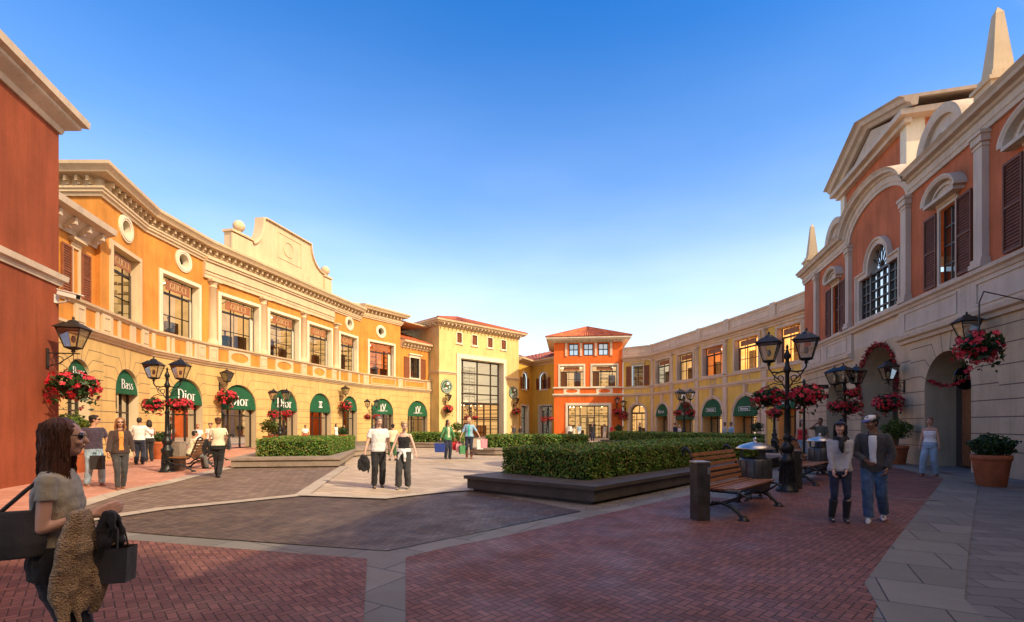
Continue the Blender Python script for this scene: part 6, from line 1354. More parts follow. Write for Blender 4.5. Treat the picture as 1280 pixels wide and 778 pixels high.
TORSO = {'m': [(.88, .165, .105), (.94, .172, .115), (1.02, .158, .108), (1.12, .150, .102), (1.24, .168, .112), (1.34, .185, .112), (1.41, .175, .095), (1.455, .12, .07), (1.49, .065, .058)],
         'f': [(.88, .170, .112), (.94, .178, .120), (1.02, .155, .105), (1.12, .125, .090), (1.22, .140, .100), (1.32, .155, .105), (1.40, .150, .085), (1.445, .10, .062), (1.49, .052, .05)]}
def person(label, px, Y, face, H, sex='m', skin='light', hair=('short', 'hair_dark'), lh=None, rh=None, lf=(.10, 0), rf=(-.10, 0), top=None, bottom=None, jacket=None, shoes='leather_black', yaw=0, pitch=0, lean=0, extra=(), vox=.012, shades=False, sit=False, group='people strolling on the square', loc=None, tw=0, lfz=0, rfz=0, hipz=None, epole=None, kneef=None, curl=.6):
    """local frame: faces -Y, own left is +X, all lengths for a 1.75 m figure and scaled by k"""
    k = H / 1.75; root = thing('person', label, 'person', (0, 0, 0), group=group); S = lambda v: Vector(v) * k
    tor = TORSO[sex]; shw = .176 if sex == 'm' else .155; g = 1.0 if sex == 'm' else .88
    hz = hipz if hipz is not None else (.52 if sit else .92); lr = R(lean); up = Vector((0, -math.sin(lr), math.cos(lr))); fw = Vector((0, -math.cos(lr), -math.sin(lr))); pel = Vector((0, 0, hz))
    def T(x, y, z):     # torso coordinates (z in standing heights, y positive forward)
        q = Vector((x * math.cos(R(tw)) if z > 1.1 else x, 0, 0)); f = y + (x * math.sin(R(tw)) if z > 1.1 else 0)
        return pel + q + up * (z - .92) + fw * f
    X = Vector((1, 0, 0))
    def rings(inf=0, z0=.0, z1=9, rows=tor, belly=0):
        out = []
        zs = [r[0] for r in rows]
        def at(z):
            for i in range(len(rows) - 1):
                if rows[i][0] <= z <= rows[i + 1][0]:
                    f = (z - rows[i][0]) / (rows[i + 1][0] - rows[i][0]); return (rows[i][1] + (rows[i + 1][1] - rows[i][1]) * f, rows[i][2] + (rows[i + 1][2] - rows[i][2]) * f)
            return (rows[0][1], rows[0][2]) if z < rows[0][0] else (rows[-1][1], rows[-1][2])
        zz = sorted(set([max(z0, -9), *[z for z in zs if z0 < z < z1], min(z1, 9)])) if z0 > 0 else zs
        for z in zz:
            rx, ry = at(z); out.append((T(0, 0, z) * k, X * (rx + inf) * k, fw * (ry + inf) * k))
        return out
    # head and neck
    hm = Euler((R(-pitch), 0, R(yaw)), 'XYZ').to_matrix(); nb = T(0, .012, 1.47); hc = nb + up * .05 + hm @ Vector((0, -.02, .135)); hk = 1.0
    def Hd(x, y, z): return (hc + hm @ Vector((x, -y, z))) * k
    body = Cl(); hmM = hm
    body.cone(T(0, 0, 1.42) * k, Hd(0, -.02, -.05), .058 * k * g, .052 * k * g)
    body.ell(Hd(0, -.012, .03), (.074 * k, .092 * k, .082 * k), hmM); body.ell(Hd(0, .012, -.015), (.062 * k, .078 * k, .10 * k), hmM); body.ell(Hd(0, .045, -.078), (.038 * k, .034 * k, .032 * k), hmM)
    body.cone(Hd(0, .088, .012), Hd(0, .104, -.028), .008 * k, .014 * k, n=8); body.ell(Hd(0, .086, .028), (.042 * k, .012 * k, .010 * k), hmM); body.ell(Hd(0, .078, -.058), (.024 * k, .014 * k, .012 * k), hmM)
    for sd in (-1, 1): body.ell(Hd(sd * .074, -.012, -.005), (.010 * k, .02 * k, .032 * k), hmM); body.ell(Hd(sd * .035, .07, -.028), (.022 * k, .02 * k, .02 * k), hmM)
    body.loft(rings(-.006))
    if sex == 'f':
        for sd in (-1, 1): body.ell(T(sd * .055, .055, 1.26) * k, (.062 * k, .052 * k, .062 * k))
    # arms
    J = {}
    for sd, tgt, nm in ((1, lh, 'l'), (-1, rh, 'r')):
        sh = T(sd * shw, 0, 1.405); tgt = tgt if tgt is not None else (sd * (shw + .085), -.04, .845)
        if isinstance(tgt, tuple): tgt = Vector(tgt) if not sit else Vector(tgt)
        ep = (epole or {}).get(nm, (sd * .5, .8, 0)); el, wr = ik(sh, tgt, .285 * g ** .5, .25 * g ** .5, ep); J[nm + 's'], J[nm + 'e'], J[nm + 'w'] = sh, el, wr
        body.ell(T(sd * (shw - .02), 0, 1.395) * k, (.058 * k * g, .055 * k * g, .058 * k * g)); body.cone(sh * k, el * k, .046 * k * g, .037 * k * g); body.cone(el * k, wr * k, .037 * k * g, .025 * k * g)
        # hand: palm, four unequal fingers with a bend, a thumb leaving the side
        d = (wr - el).normalized(); side = X * sd; nrm = d.cross(Vector((0, -1, 0))); nrm = nrm.normalized() if nrm.length > .2 else Vector((sd, 0, 0)); acr = d.cross(nrm).normalized()
        if acr.y > 0: acr = -acr
        inn = -side if abs(nrm.x) > .3 else nrm; inn = (inn - d * inn.dot(d)); inn = inn.normalized() if inn.length > .1 else nrm
        acr = d.cross(inn).normalized(); acr = acr if acr.y < 0 else -acr; J[nm + 'h'] = wr + d * .09; J[nm + 'd'] = d
        pk = k
        for q in (-1, -.33, .33, 1): body.cone((wr + acr * q * .012) * pk, (wr + d * .082 + acr * q * .030) * pk, .016 * pk, .0135 * pk, n=8)
        for q, ln in ((1, .068), (.33, .078), (-.33, .073), (-1, .056)):
            b0 = wr + d * .085 + acr * q * .031; c1 = curl * (.85 + .15 * q); d1 = (d * math.cos(c1) + inn * math.sin(c1)); d2 = (d * math.cos(c1 * 2.1) + inn * math.sin(c1 * 2.1)); b1 = b0 + d1 * ln * .52; b2 = b1 + d2 * ln * .48
            body.cone(b0 * pk, b1 * pk, .0098 * pk, .0088 * pk, n=8); body.cone(b1 * pk, b2 * pk, .0088 * pk, .0072 * pk, n=8)
        t0 = wr + d * .02 + acr * .022; t1 = t0 + (d * .6 + acr * .65 + inn * .3).normalized() * .042; t2 = t1 + (d * .85 + inn * .4).normalized() * .032; body.cone(t0 * pk, t1 * pk, .013 * pk, .0105 * pk, n=8); body.cone(t1 * pk, t2 * pk, .0105 * pk, .008 * pk, n=8)
    # legs
    for sd, ft, fz, nm in ((1, lf, lfz, 'l'), (-1, rf, rfz, 'r')):
        hp = pel + Vector((sd * .085, 0, -.02)); an = Vector((ft[0], ft[1], .085 + fz)); kn, an2 = ik(hp, an, .43, .41, (kneef or {}).get(nm, (0, -1, 0))); J[nm + 'hp'], J[nm + 'k'], J[nm + 'a'] = hp, kn, an2
        body.cone(hp * k, kn * k, .082 * k, .052 * k); body.cone(kn * k, kn.lerp(an2, .35) * k, .050 * k, .053 * k); body.cone(kn.lerp(an2, .35) * k, an2 * k, .053 * k, .034 * k)
        toe = 0.0 if not fz else -.05; body.cone((an2 + Vector((0, .02, -.04))) * k, (an2 + Vector((0, -.14, -.052 + toe * .5))) * k, .032 * k, .026 * k)
    body.build('body', 'skin_' + skin, root, vox * (.8 if vox > .009 else 1), 2)
    # clothes: shells over the body
    def leg_shell(c, sd, nm, r0, r1, r2, f_end=1.0):
        hp, kn, an = J[nm + 'hp'], J[nm + 'k'], J[nm + 'a']
        if f_end <= .5: e = hp.lerp(kn, f_end * 2); c.cone(hp * k, e * k, r0 * k, (r0 + (r1 - r0) * f_end * 2) * k, flat_b=True); return
        c.cone(hp * k, kn * k, r0 * k, r1 * k); e = kn.lerp(an, (f_end - .5) * 2); c.cone(kn * k, e * k, r1 * k, r2 * k, flat_b=True)
    def arm_shell(c, nm, r0, r1, r2, f_end):
        a, b, e = J[nm + 's'], J[nm + 'e'], J[nm + 'w']; sd = 1 if nm == 'l' else -1
        c.ell(T(sd * (shw - .03), 0, 1.388) * k, ((r0 + .010) * k, (r0 + .008) * k, (r0 + .010) * k))
        if f_end <= .5: q = a.lerp(b, f_end * 2); c.cone(a * k, q * k, r0 * k, (r0 - .001) * k, flat_b=True)
        else: c.cone(a * k, b * k, r0 * k, r1 * k); q = b.lerp(e, (f_end - .5) * 2); c.cone(b * k, q * k, r1 * k, r2 * k, flat_b=True)
    if bottom:
        kind, m_ = bottom[0], bottom[1]; c = Cl(); lo = bottom[2] if len(bottom) > 2 else .012
        if kind == 'skirt':
            zt = bottom[3] if len(bottom) > 3 else .55; c.loft([(T(0, 0, zt) * k, X * (.20 + lo) * k, fw * .16 * k), (T(0, 0, .85) * k, X * .19 * k, fw * .135 * k)] + rings(.014, .9, 1.04))
        else:
            c.loft(rings(.012 + lo * .3, .84, 1.03))
            f_e = {'long': .99, 'capri': .80, 'shorts': .40}[kind]
            for sd, nm in ((1, 'l'), (-1, 'r')): leg_shell(c, sd, nm, .094 + lo * .4, .062 + lo, .047 + lo * 1.3, f_e)
        c.build({'skirt': 'skirt', 'long': 'trousers', 'capri': 'trousers', 'shorts': 'shorts'}[kind], m_, root, vox, 2)
    def topshell(name, m_, sleeve, z0, z1, inf, arm, neckpts=True, lab=None):
        c = Cl(); c.loft(rings(inf, z0, z1))
        if sex == 'f':
            for q_ in (-.055, 0, .055): c.ell(T(q_, .056, 1.255) * k, ((.066 + inf * .5) * k, (.05 + inf) * k, (.075 + inf * .5) * k))
        if sleeve > 0:
            for nm in ('l', 'r'): arm_shell(c, nm, .047 * g + arm, .040 * g + arm, .032 * g + arm * .8, sleeve)
        else:
            for sd in (-1, 1): c.cone(T(sd * .085, .06, 1.36) * k, T(sd * .085, -.02, 1.445) * k, .02 * k, .02 * k); c.cone(T(sd * .085, -.06, 1.34) * k, T(sd * .085, -.02, 1.445) * k, .02 * k, .02 * k)
        return c.build(name, m_, root, vox, 2, lab)
    if top:
        m_, sleeve, z0 = top[0], top[1], top[2]; inf = top[3] if len(top) > 3 else .012
        topshell('shirt', m_, sleeve, z0, 1.36 if sleeve <= 0 else 1.462, inf, .010 + max(0, inf - .012))
    if jacket:
        m_, sleeve, z0 = jacket[0], jacket[1], jacket[2]; inf = jacket[3] if len(jacket) > 3 else .026
        jo = topshell('jacket', m_, sleeve, z0, 1.468, inf, .02)
        if len(jacket) > 4:    # open front: inner shirt shows as a strip lying on the chest
            c = Cl(); rr = rings(inf + .010, max(z0 + .02, .98), 1.44); c.loft([(cc + Y_.normalized() * (Y_.length * .42), X_ * .40, Y_ * .60) for cc, X_, Y_ in rr]); c.build('shirt_front', jacket[4], root, vox, 1)
        for sd in (-1, 1):
            c = Cl(); c.chain([T(sd * .03, -.06, 1.50) * k, T(sd * .065, .01, 1.49) * k, T(sd * .045, .085, 1.40) * k, T(sd * .02, .125 + inf * .5, 1.28) * k], [.018 * k, .020 * k, .018 * k, .010 * k]); c.build('collar', m_, root, vox, 1)
    if shoes:
        for nm in ('l', 'r'):
            a = J[nm + 'a']; c = Cl(); hgt = .30 if shoes in ('boots', 'brown_boots') else 0; toe = -.03 if (nm == 'l' and lfz) or (nm == 'r' and rfz) else 0
            c.cone((a + Vector((0, .025, -.045))) * k, (a + Vector((0, -.11, -.052 + toe))) * k, .042 * k, .037 * k); c.cone((a + Vector((0, -.09, -.058 + toe))) * k, (a + Vector((0, -.16, -.062 + toe))) * k, .034 * k, .026 * k); c.cone((a + Vector((0, .0, .0))) * k, (a + Vector((0, .01, -.05))) * k, .042 * k, .042 * k)
            if hgt: kk = J[nm + 'k']; c.cone(a * k, a.lerp(kk, .8) * k, .052 * k, .070 * k, flat_b=True)
            c.build('boot' if hgt else 'shoe', {'boots': 'leather_black', 'brown_boots': 'leather_brown'}.get(shoes, shoes), root, vox * .9, 1)
    # hair
    hk_, hmname = hair
    if hk_ != 'none':
        c = Cl(); c.ell(Hd(0, -.022, .038), (.083 * k, .094 * k, .086 * k), hmM); c.ell(Hd(0, -.045, -.01), (.076 * k, .068 * k, .085 * k), hmM)
        if hk_ == 'fluffy': 
            for a in range(10): q = R(36 * a); c.ell(Hd(.07 * math.cos(q), -.03 + .07 * math.sin(q), .055), (.034 * k, .034 * k, .034 * k))
        if hk_ == 'short': c.ell(Hd(0, .025, .088), (.058 * k, .05 * k, .03 * k), hmM)
        if hk_ in ('long', 'loose'):
            rn = random.Random(int(px * 7)); w_ = 1.0 if hk_ == 'long' else (1.15 if vox > .009 else .92); L = .20 if hk_ == 'long' else .26
            for i in range(9 if vox > .009 else 22):
                a = R(-100 + 200 * i / (8 if vox > .009 else 21)); x, y = math.sin(a) * .072, -.02 - math.cos(a) * .068; e = rn.uniform(-.012, .012); c.chain([Hd(x * .9, y * .8, .05), Hd(x * 1.12 * w_ ** .3, y * 1.1, -.05 + e), Hd(x * 1.15 * w_ + e, y * 1.15, -.13), Hd(x * 1.05 * w_ - e, y * 1.1, -L + e)], [.028 * k, .026 * k, .024 * k, .010 * k] if vox > .009 else [.020 * k, .017 * k, .014 * k, .005 * k], n=8)
        if hk_ == 'pony': c.chain([Hd(0, -.11, .05), Hd(0, -.16, .01), Hd(0, -.165, -.10), Hd(0, -.15, -.17)], [.025 * k, .034 * k, .028 * k, .008 * k])
        ho = c.build('hair', hmname, root, min(vox, .011) if vox > .009 else .006, 1)
        if vox <= .0105:
            rn = random.Random(int(px)); mb = MB(); ns = 900 if vox < .009 else 170; Ln = {'loose': .25, 'long': .20, 'short': .0, 'pony': .0, 'fluffy': .03}[hk_]
            for i in range(ns):
                a = R(rn.uniform(-125, 125)); el_ = rn.uniform(.15, 1.35); sx_, sy_ = math.sin(a), -math.cos(a)
                p0 = (sx_ * .088 * math.cos(el_), -.02 + sy_ * .10 * math.cos(el_) , .035 + .090 * math.sin(el_))
                pts = [Hd(*p0)]; Lt = Ln * rn.uniform(.75, 1.15); ph = rn.uniform(0, 6.28); wv = .012 if Ln > .1 else .003; n_ = 7 if Ln > .1 else 3
                sc_h = rn.uniform(.98, 1.06); x_, y_, z_ = p0
                for j in range(1, n_ + 1):
                    f = j / n_; zz = z_ - (z_ + .03 if Ln > .1 else .04 + .03 * rn.random()) * min(1, f * 1.8) - max(0, f - .3) / .7 * Lt; rad = min(1.0, .75 + f) * sc_h
                    pts.append(Hd(sx_ * .088 * rad + wv * math.sin(ph + j * 1.7), -.02 + sy_ * .092 * rad + wv * math.cos(ph * 1.3 + j * 1.9), zz))
                w_s = .0021 * k; mb.tube(pts, [w_s] * n_ + [w_s * .3], 3)
            me = mb.build('hair_strands', hmname, None); me.parent = ho
    # face details
    if shades:
        mb = MB()
        for sd in (-1, 1): mb.ball(Hd(sd * .033, .082, .012), (.030 * k, .014 * k, .021 * k), 10, 6); mb.tube([Hd(sd * .06, .078, .016), Hd(sd * .08, .03, .012), Hd(sd * .078, -.02, .008)], .004 * k, 5)
        mb.tube([Hd(-.02, .094, .016), Hd(.02, .094, .016)], .004 * k, 5); me = mb.build('sunglasses', 'shade_lens', None); me.parent = root
    else:
        mb = MB()
        for sd in (-1, 1): mb.ball(Hd(sd * .031, .0815, .012), (.0125 * k, .008 * k, .0075 * k), 10, 6); 
        mb.mi = 1
        for sd in (-1, 1): mb.ball(Hd(sd * .031, .087, .012), (.0058 * k, .005 * k, .0058 * k), 8, 6); mb.tube([Hd(sd * .014, .092, .030), Hd(sd * .032, .090, .036), Hd(sd * .048, .080, .031)], .0035 * k, 5)
        e = mb.build('eyes', ['eye_white', 'hair_dark'], None); e.parent = root
    mb = MB(); mb.ball(Hd(0, .0885, -.052), (.019 * k, .007 * k, .0055 * k), 10, 6); e = mb.build('mouth', 'lips', None); e.parent = root
    for fn in extra: fn(dict(k=k, T=T, Hd=Hd, J=J, root=root, X=X, fw=fw, up=up, rings=rings, vox=vox, hmM=hmM))
    x, y = loc if loc else (XA(px, Y), Y); z = 0.0; face += math.degrees(math.atan2(-x, y)); root.location = (x, y, z); root.rotation_euler = (0, 0, R(face))
    def to_world(v): v = Vector(v) * k; return Matrix.Translation(root.location) @ Matrix.Rotation(R(face), 4, 'Z') @ v
    return root, J, to_world

# --- things carried (each a thing of its own)
def carrier_bag(p, w, h, d, m_, label, name='shopping_bag', rz=0.0, cat='shopping bag', group='shopping bags'):
    root = thing(name, label, cat, (0, 0, 0), group=group); mb = MB(); t_, b = w / 2, w / 2 * .9
    mb.add([(-b, -d / 2, -h - .14), (b, -d / 2, -h - .14), (b, d / 2, -h - .14), (-b, d / 2, -h - .14), (-t_, -d / 2, -.14), (t_, -d / 2, -.14), (t_, d / 2, -.14), (-t_, d / 2, -.14)], [(0, 3, 2, 1), (0, 1, 5, 4), (1, 2, 6, 5), (2, 3, 7, 6), (3, 0, 4, 7)])
    mb.build('bag_body', m_, root)
    for y in (-d / 2, d / 2): q = MB(); q.tube([(-w * .25, y, -.15), (-w * .2, y * .6, -.04), (0, 0, .0), (w * .2, y * .6, -.04), (w * .25, y, -.15)], .005, 5); q.build('handle', m_, root)
    root.location = p; root.rotation_euler = (0, 0, rz); return root
def draped(p, w, h, m_, label, name, cat, seed=1, vox=.012, rz=0.0, group=None):
    rn = random.Random(seed); root = thing(name, label, cat, (0, 0, 0), group=group); c = Cl()
    for i in range(7):
        x = (i / 6 - .5) * w; e = rn.uniform(-.02, .02); c.chain([(x * .35, e, 0), (x * .9, e * 1.6, -h * .35), (x + e, -e, -h * .7), (x * .85, e, -h * rn.uniform(.86, 1.06))], [w * .13, w * .15, w * .14, w * .06])
    c.build('folds', m_, root, vox, 2); root.location = p; root.rotation_euler = (0, 0, rz); return root
def cap_fn(m_, m2=None, pom=False):
    def f(c):
        q = Cl(); k = c['k']; q.ell(c['Hd'](0, -.012, .070), (.086 * k, .100 * k, .056 * k), c['hmM']); q.ell(c['Hd'](0, -.035, .05), (.086 * k, .088 * k, .045 * k), c['hmM']); cp = q.build('cap', m_, c['root'], .009, 2)
        q = Cl(); q.ell(c['Hd'](0, .11, .052), (.066 * k, .07 * k, .011 * k), c['hmM']); q.build('brim', m2 or m_, c['root'], .006, 1)
        if pom: q = Cl(); q.ell(c['Hd'](.0, -.06, .15), (.038 * k,) * 3); q.build('pompom', m_, c['root'], .008, 0)
    return f
def scarf_fn(m_):
    def f(c):
        q = Cl(); k = c['k']; T = c['T']
        for i in range(14): a = 2 * PI * i / 14; b = 2 * PI * (i + 1) / 14; q.cone(T(.078 * math.cos(a), .02 + .075 * math.sin(a), 1.475 + .01 * math.sin(3 * a)) * k, T(.078 * math.cos(b), .02 + .075 * math.sin(b), 1.475 + .01 * math.sin(3 * b)) * k, .034 * k, .034 * k)
        q.chain([T(.0, .11, 1.44) * k, T(-.01, .15, 1.34) * k, T(.0, .15, 1.24) * k], [.045 * k, .05 * k, .02 * k]); q.build('scarf', m_, c['root'], .011, 2)
    return f
def tied_fn(m_):
    def f(c):
        q = Cl(); k = c['k']; T = c['T']; q.loft([(a, b * 1.0, d) for a, b, d in c['rings'](.035, .97, 1.06)]); q.chain([T(.02, .15, 1.0) * k, T(.05, .17, .86) * k, T(.04, .15, .74) * k], [.035 * k, .04 * k, .03 * k]); q.chain([T(-.02, .15, 1.0) * k, T(-.10, .15, .88) * k, T(-.13, .13, .80) * k], [.035 * k, .038 * k, .03 * k]); q.ell(T(0, .16, 1.0) * k, (.045 * k, .035 * k, .04 * k)); q.chain([T(-.10, -.12, 1.0) * k, T(-.12, -.15, .80) * k, T(-.08, -.15, .74) * k], [.06 * k, .09 * k, .07 * k]); q.chain([T(.10, -.12, 1.0) * k, T(.12, -.15, .80) * k, T(.08, -.15, .74) * k], [.06 * k, .09 * k, .07 * k]); q.build('tied_sweater', m_, c['root'], .012, 2)
    return f
def shoulder_bag(tw_, J, sd, label, w=.34, h=.26, d=.10, z=.86, m_='leather_black', back=.02, off=.27):
    nm = 'l' if sd > 0 else 'r'; root = thing('shoulder_bag', label, 'handbag', (0, 0, 0), group='handbags'); o = tw_((0, 0, 0)); sh = tw_(J[nm + 's'] + Vector((-sd * .03, .0, .055))); ce = tw_(Vector((sd * off, back, z))); f = tw_(Vector((sd * off, back - w / 2 + .05, z + h * .45))); b = tw_(Vector((sd * off, back + w / 2 - .05, z + h * .45))); ax = (b - f).normalized(); out = (tw_(Vector((1, 0, 0))) - o).normalized()
    M = Matrix(((ax.x, out.x, 0, ce.x), (ax.y, out.y, 0, ce.y), (0, 0, 1, ce.z), (0, 0, 0, 1))); c = Cl(); c.mb.M = M
    c.loft([((0, 0, -h / 2), Vector((w * .46, 0, 0)), Vector((0, d * .5, 0))), ((0, 0, -h * .2), Vector((w * .52, 0, 0)), Vector((0, d * .55, 0))), ((0, 0, h * .2), Vector((w * .47, 0, 0)), Vector((0, d * .4, 0))), ((0, 0, h / 2), Vector((w * .38, 0, 0)), Vector((0, d * .2, 0)))]); c.build('bag_body', m_, root, .008, 1)
    m = MB(); m.tube([f, f.lerp(sh, .55) + out * sd * .02, sh, b.lerp(sh, .55) + out * sd * .02, b], .011, 6); s_ = m.build('strap', m_, None); s_.parent = root; return root

# ---------------------------------------------------------------- the foreground woman, left edge, seen from her right side
FW, J, tw_ = person('brown haired woman in sunglasses and taupe top, large in the left foreground', 72, 2.75, 74, 1.665, 'f', 'light', ('loose', 'hair_brown'), rh=(-.12, -.20, 1.20), lh=(.10, -.20, 1.02), top=('cloth_taupe', .20, .96, .012), bottom=('long', 'cloth_black', .014), yaw=4, pitch=0, shades=True, vox=.0065, group='people walking towards the viewer', rf=(-.1, -.05), lf=(.1, .08), epole={'r': (-.25, .7, -1), 'l': (.5, .8, 0)}, curl=.55)
shoulder_bag(tw_, J, -1, 'large grey leather bag on the shoulder of the woman in the left foreground', .25, .25, .10, 1.12, 'cloth_charcoal', .13, .17)
draped(tw_(J['re'].lerp(J['rw'], .75) + Vector((-.04, 0, .03))), .19, .60, 'knit', 'tan knitted cardigan over the arm of the foreground woman', 'knitted_cardigan', 'cardigan', 3, .008, R(62))
draped(tw_(J['rw'] + Vector((-.02, -.08, .0))), .11, .24, 'cloth_black', 'black scarf hanging from the hand of the foreground woman', 'scarf', 'scarf', 5, .008, R(62))
carrier_bag(tw_(J['rw'] + Vector((0, -.09, -.06))), .20, .20, .10, 'cloth_charcoal', 'dark shopping bag held low by the foreground woman', rz=R(10))
# ---------------------------------------------------------------- the couple on the right
cw, J, tw_ = person('laughing woman in a dark cap, pale top and tall black boots', 1050, 8.15, 12, 1.68, 'f', 'light', ('loose', 'hair_dark'), lh=(.05, -.17, .84), rh=(-.13, -.18, .80), top=('cloth_heather', 1.0, .90, .016), bottom=('long', 'cloth_navy', -.004), shoes='boots', yaw=-25, pitch=8, vox=.009, extra=(cap_fn('cloth_navy', pom=True), scarf_fn('cloth_black')), lf=(.09, 0), rf=(-.12, .03), epole={'l': (.9, .4, 0), 'r': (-.9, .5, 0)}, group='people walking towards the viewer')
cm, J, tw_ = person('man in a dark hooded jacket, blue jeans and a white and blue cap, right foreground', 1092, 8.15, -5, 1.79, 'm', 'brown', ('short', 'hair_dark'), rh=(-.08, -.22, 1.02), lh=(.19, -.12, .90), top=('cloth_white', .3, .98), jacket=('cloth_jacket', .97, .84, .020, 'cloth_white'), bottom=('long', 'cloth_jeans', .02), shoes='cloth_white', yaw=-32, pitch=-14, vox=.009, extra=(cap_fn('cap_white', 'cloth_blue'),), rf=(-.05, -.16), lf=(.12, .22), lfz=.05, lean=3, epole={'l': (.9, .5, 0), 'r': (-.9, .6, 0)}, group='people walking towards the viewer')
# ---------------------------------------------------------------- centre couple
_, J, tw_ = person('man in white t-shirt and black trousers beside the blonde woman, centre left', 473, 12.55, 8, 1.84, 'm', 'light', ('short', 'hair_grey'), top=('cloth_white', .30, .90, .022), bottom=('long', 'cloth_black', .02), yaw=10, pitch=-12, vox=.010, rh=(-.34, -.05, .86), lh=(.30, .02, .86), rf=(-.11, -.05), lf=(.10, .06), group='people walking towards the viewer')
draped(tw_(J['rh']), .26, .42, 'cloth_black', 'black jacket held by the man in the white t-shirt', 'jacket', 'jacket', 7, .011)
person('blonde woman in a black tank top with a white sweater tied round her hips', 505, 12.3, -10, 1.72, 'f', 'pale', ('short', 'hair_blonde'), top=('cloth_black', 0, 1.0, .012), bottom=('long', 'cloth_charcoal', .03), yaw=25, pitch=-16, vox=.010, rh=(-.34, -.10, .88), lh=(.36, -.12, .84), extra=(tied_fn('cloth_white'),), shoes='cloth_grey', rf=(-.13, -.08), lf=(.10, .05), group='people walking towards the viewer', curl=.25)
person('dark haired boy in a pale printed t-shirt behind the white t-shirt man', 491, 22, 200, 1.66, 'm', 'tan', ('fluffy', 'hair_dark'), top=('cloth_cream', .3, .9, .02), bottom=('capri', 'cloth_dkgreen', .02), vox=.013, rf=(-.1, .12), lf=(.1, -.12))
# ---------------------------------------------------------------- left group
person('man in a dark purple polo shirt and pale jeans on the left', 117, 12.75, 20, 1.88, 'm', 'tan', ('short', 'hair_dark'), top=('cloth_purple', .34, .93, .018), bottom=('long', 'cloth_light_jeans', .016), yaw=62, shades=True, vox=.010, rh=(-.30, .06, .86), lh=(.22, -.16, .98), rf=(-.11, .08), lf=(.13, -.10), shoes='leather_brown')
carrier_bag((XA(124, 12.6), 12.55, .98), .34, .36, .10, 'leather_black', 'black bag carried between the couple on the left', cat='bag')
person('woman in an orange top, dark cardigan and dark jeans walking on the pink paving', 150, 12.1, 12, 1.80, 'f', 'tan', ('loose', 'hair_ginger'), jacket=('cloth_dark_brown', .97, .90, .026, 'cloth_orange'), top=('cloth_orange', .2, .95), bottom=('long', 'cloth_charcoal', .004), shades=True, yaw=-8, vox=.010, lh=(.26, -.12, .86), rh=(-.26, -.14, .9), rf=(-.07, -.12), lf=(.08, .10), shoes='leather_brown')
person('man in a white shirt seen from behind, left, reading a board', 174, 19.6, 160, 1.92, 'm', 'tan', ('short', 'hair_dark'), top=('cloth_white', .95, .93, .022), bottom=('long', 'cloth_navy', .02), vox=.013, lh=(.30, -.25, 1.05), rh=(-.30, -.28, 1.10))
person('woman in black with a white vest standing next to the man in the white shirt', 186.5, 21.2, 200, 1.84, 'f', 'tan', ('long', 'hair_dark'), top=('cloth_white', 0, 1.0, .02), bottom=('long', 'cloth_black', .02), vox=.013, lh=(.25, -.28, 1.08), rh=(-.2, -.3, 1.08))
_, J, tw_ = person('woman in a pale blouse and black trousers walking away with a shoulder bag', 273, 14.85, 172, 1.85, 'f', 'tan', ('short', 'hair_brown'), top=('cloth_cream', .30, .95, .02), bottom=('long', 'cloth_black', .012), vox=.010, lh=(.28, -.05, .86), rh=(-.28, .06, .92), lf=(.05, -.12), rf=(-.04, .16), rfz=.03)
shoulder_bag(tw_, J, -1, 'dark shoulder bag of the woman walking away on the left', .34, .36, .12, 1.0)
draped(tw_(J['lh'] + Vector((.0, 0, .28))), .26, .46, 'cloth_black', 'black coat over the arm of the woman walking away', 'coat', 'coat', 9, .012)
person('person in a pale cream coat sitting on the left wooden bench', 235, 17.3, 105, 1.75, 'f', 'tan', ('short', 'hair_dark'), top=('cloth_cream', .95, .88, .03), bottom=('long', 'cloth_grey', .02), vox=.013, sit=True, hipz=.60, lean=12, lf=(.12, -.46), rf=(-.12, -.50), lh=(.15, -.42, .78), rh=(-.15, -.42, .82), loc=(XA(239, 17.4) , 17.35), group='people by the shop fronts')
person('person in a white shirt standing behind the left benches', 247, 23.5, 20, 1.66, 'm', 'tan', ('short', 'hair_ginger'), top=('cloth_white', .3, .9, .02), bottom=('long', 'cloth_grey', .02), vox=.014, group='people by the shop fronts')
person('curly haired woman in a white top by the second arched door', 263, 24.0, -10, 1.72, 'f', 'tan', ('fluffy', 'hair_dark'), top=('cloth_white', .3, .9, .02), bottom=('long', 'cloth_heather', .02), vox=.014, group='people by the shop fronts')
person('figure in a white and red top by the door between the left arches', 381.5, 34.5, 10, 1.62, 'm', 'brown', ('short', 'hair_dark'), top=('cloth_white', .3, 1.12, .02), bottom=('long', 'cloth_red', .03), vox=.016, group='people by the shop fronts')
person('woman in a long white dress by the fourth green awning', 420, 38.5, 60, 1.72, 'f', 'tan', ('long', 'hair_dark'), top=('cloth_white', .3, .9, .02), bottom=('skirt', 'cloth_white', .03, .25), vox=.016, group='people by the shop fronts')
person('person dressed in black near the potted shrub by the fifth green awning', 430.5, 41.5, -30, 1.62, 'm', 'tan', ('short', 'hair_dark'), top=('cloth_black', .95, .9, .02), bottom=('long', 'cloth_black', .02), vox=.016, group='people by the shop fronts')
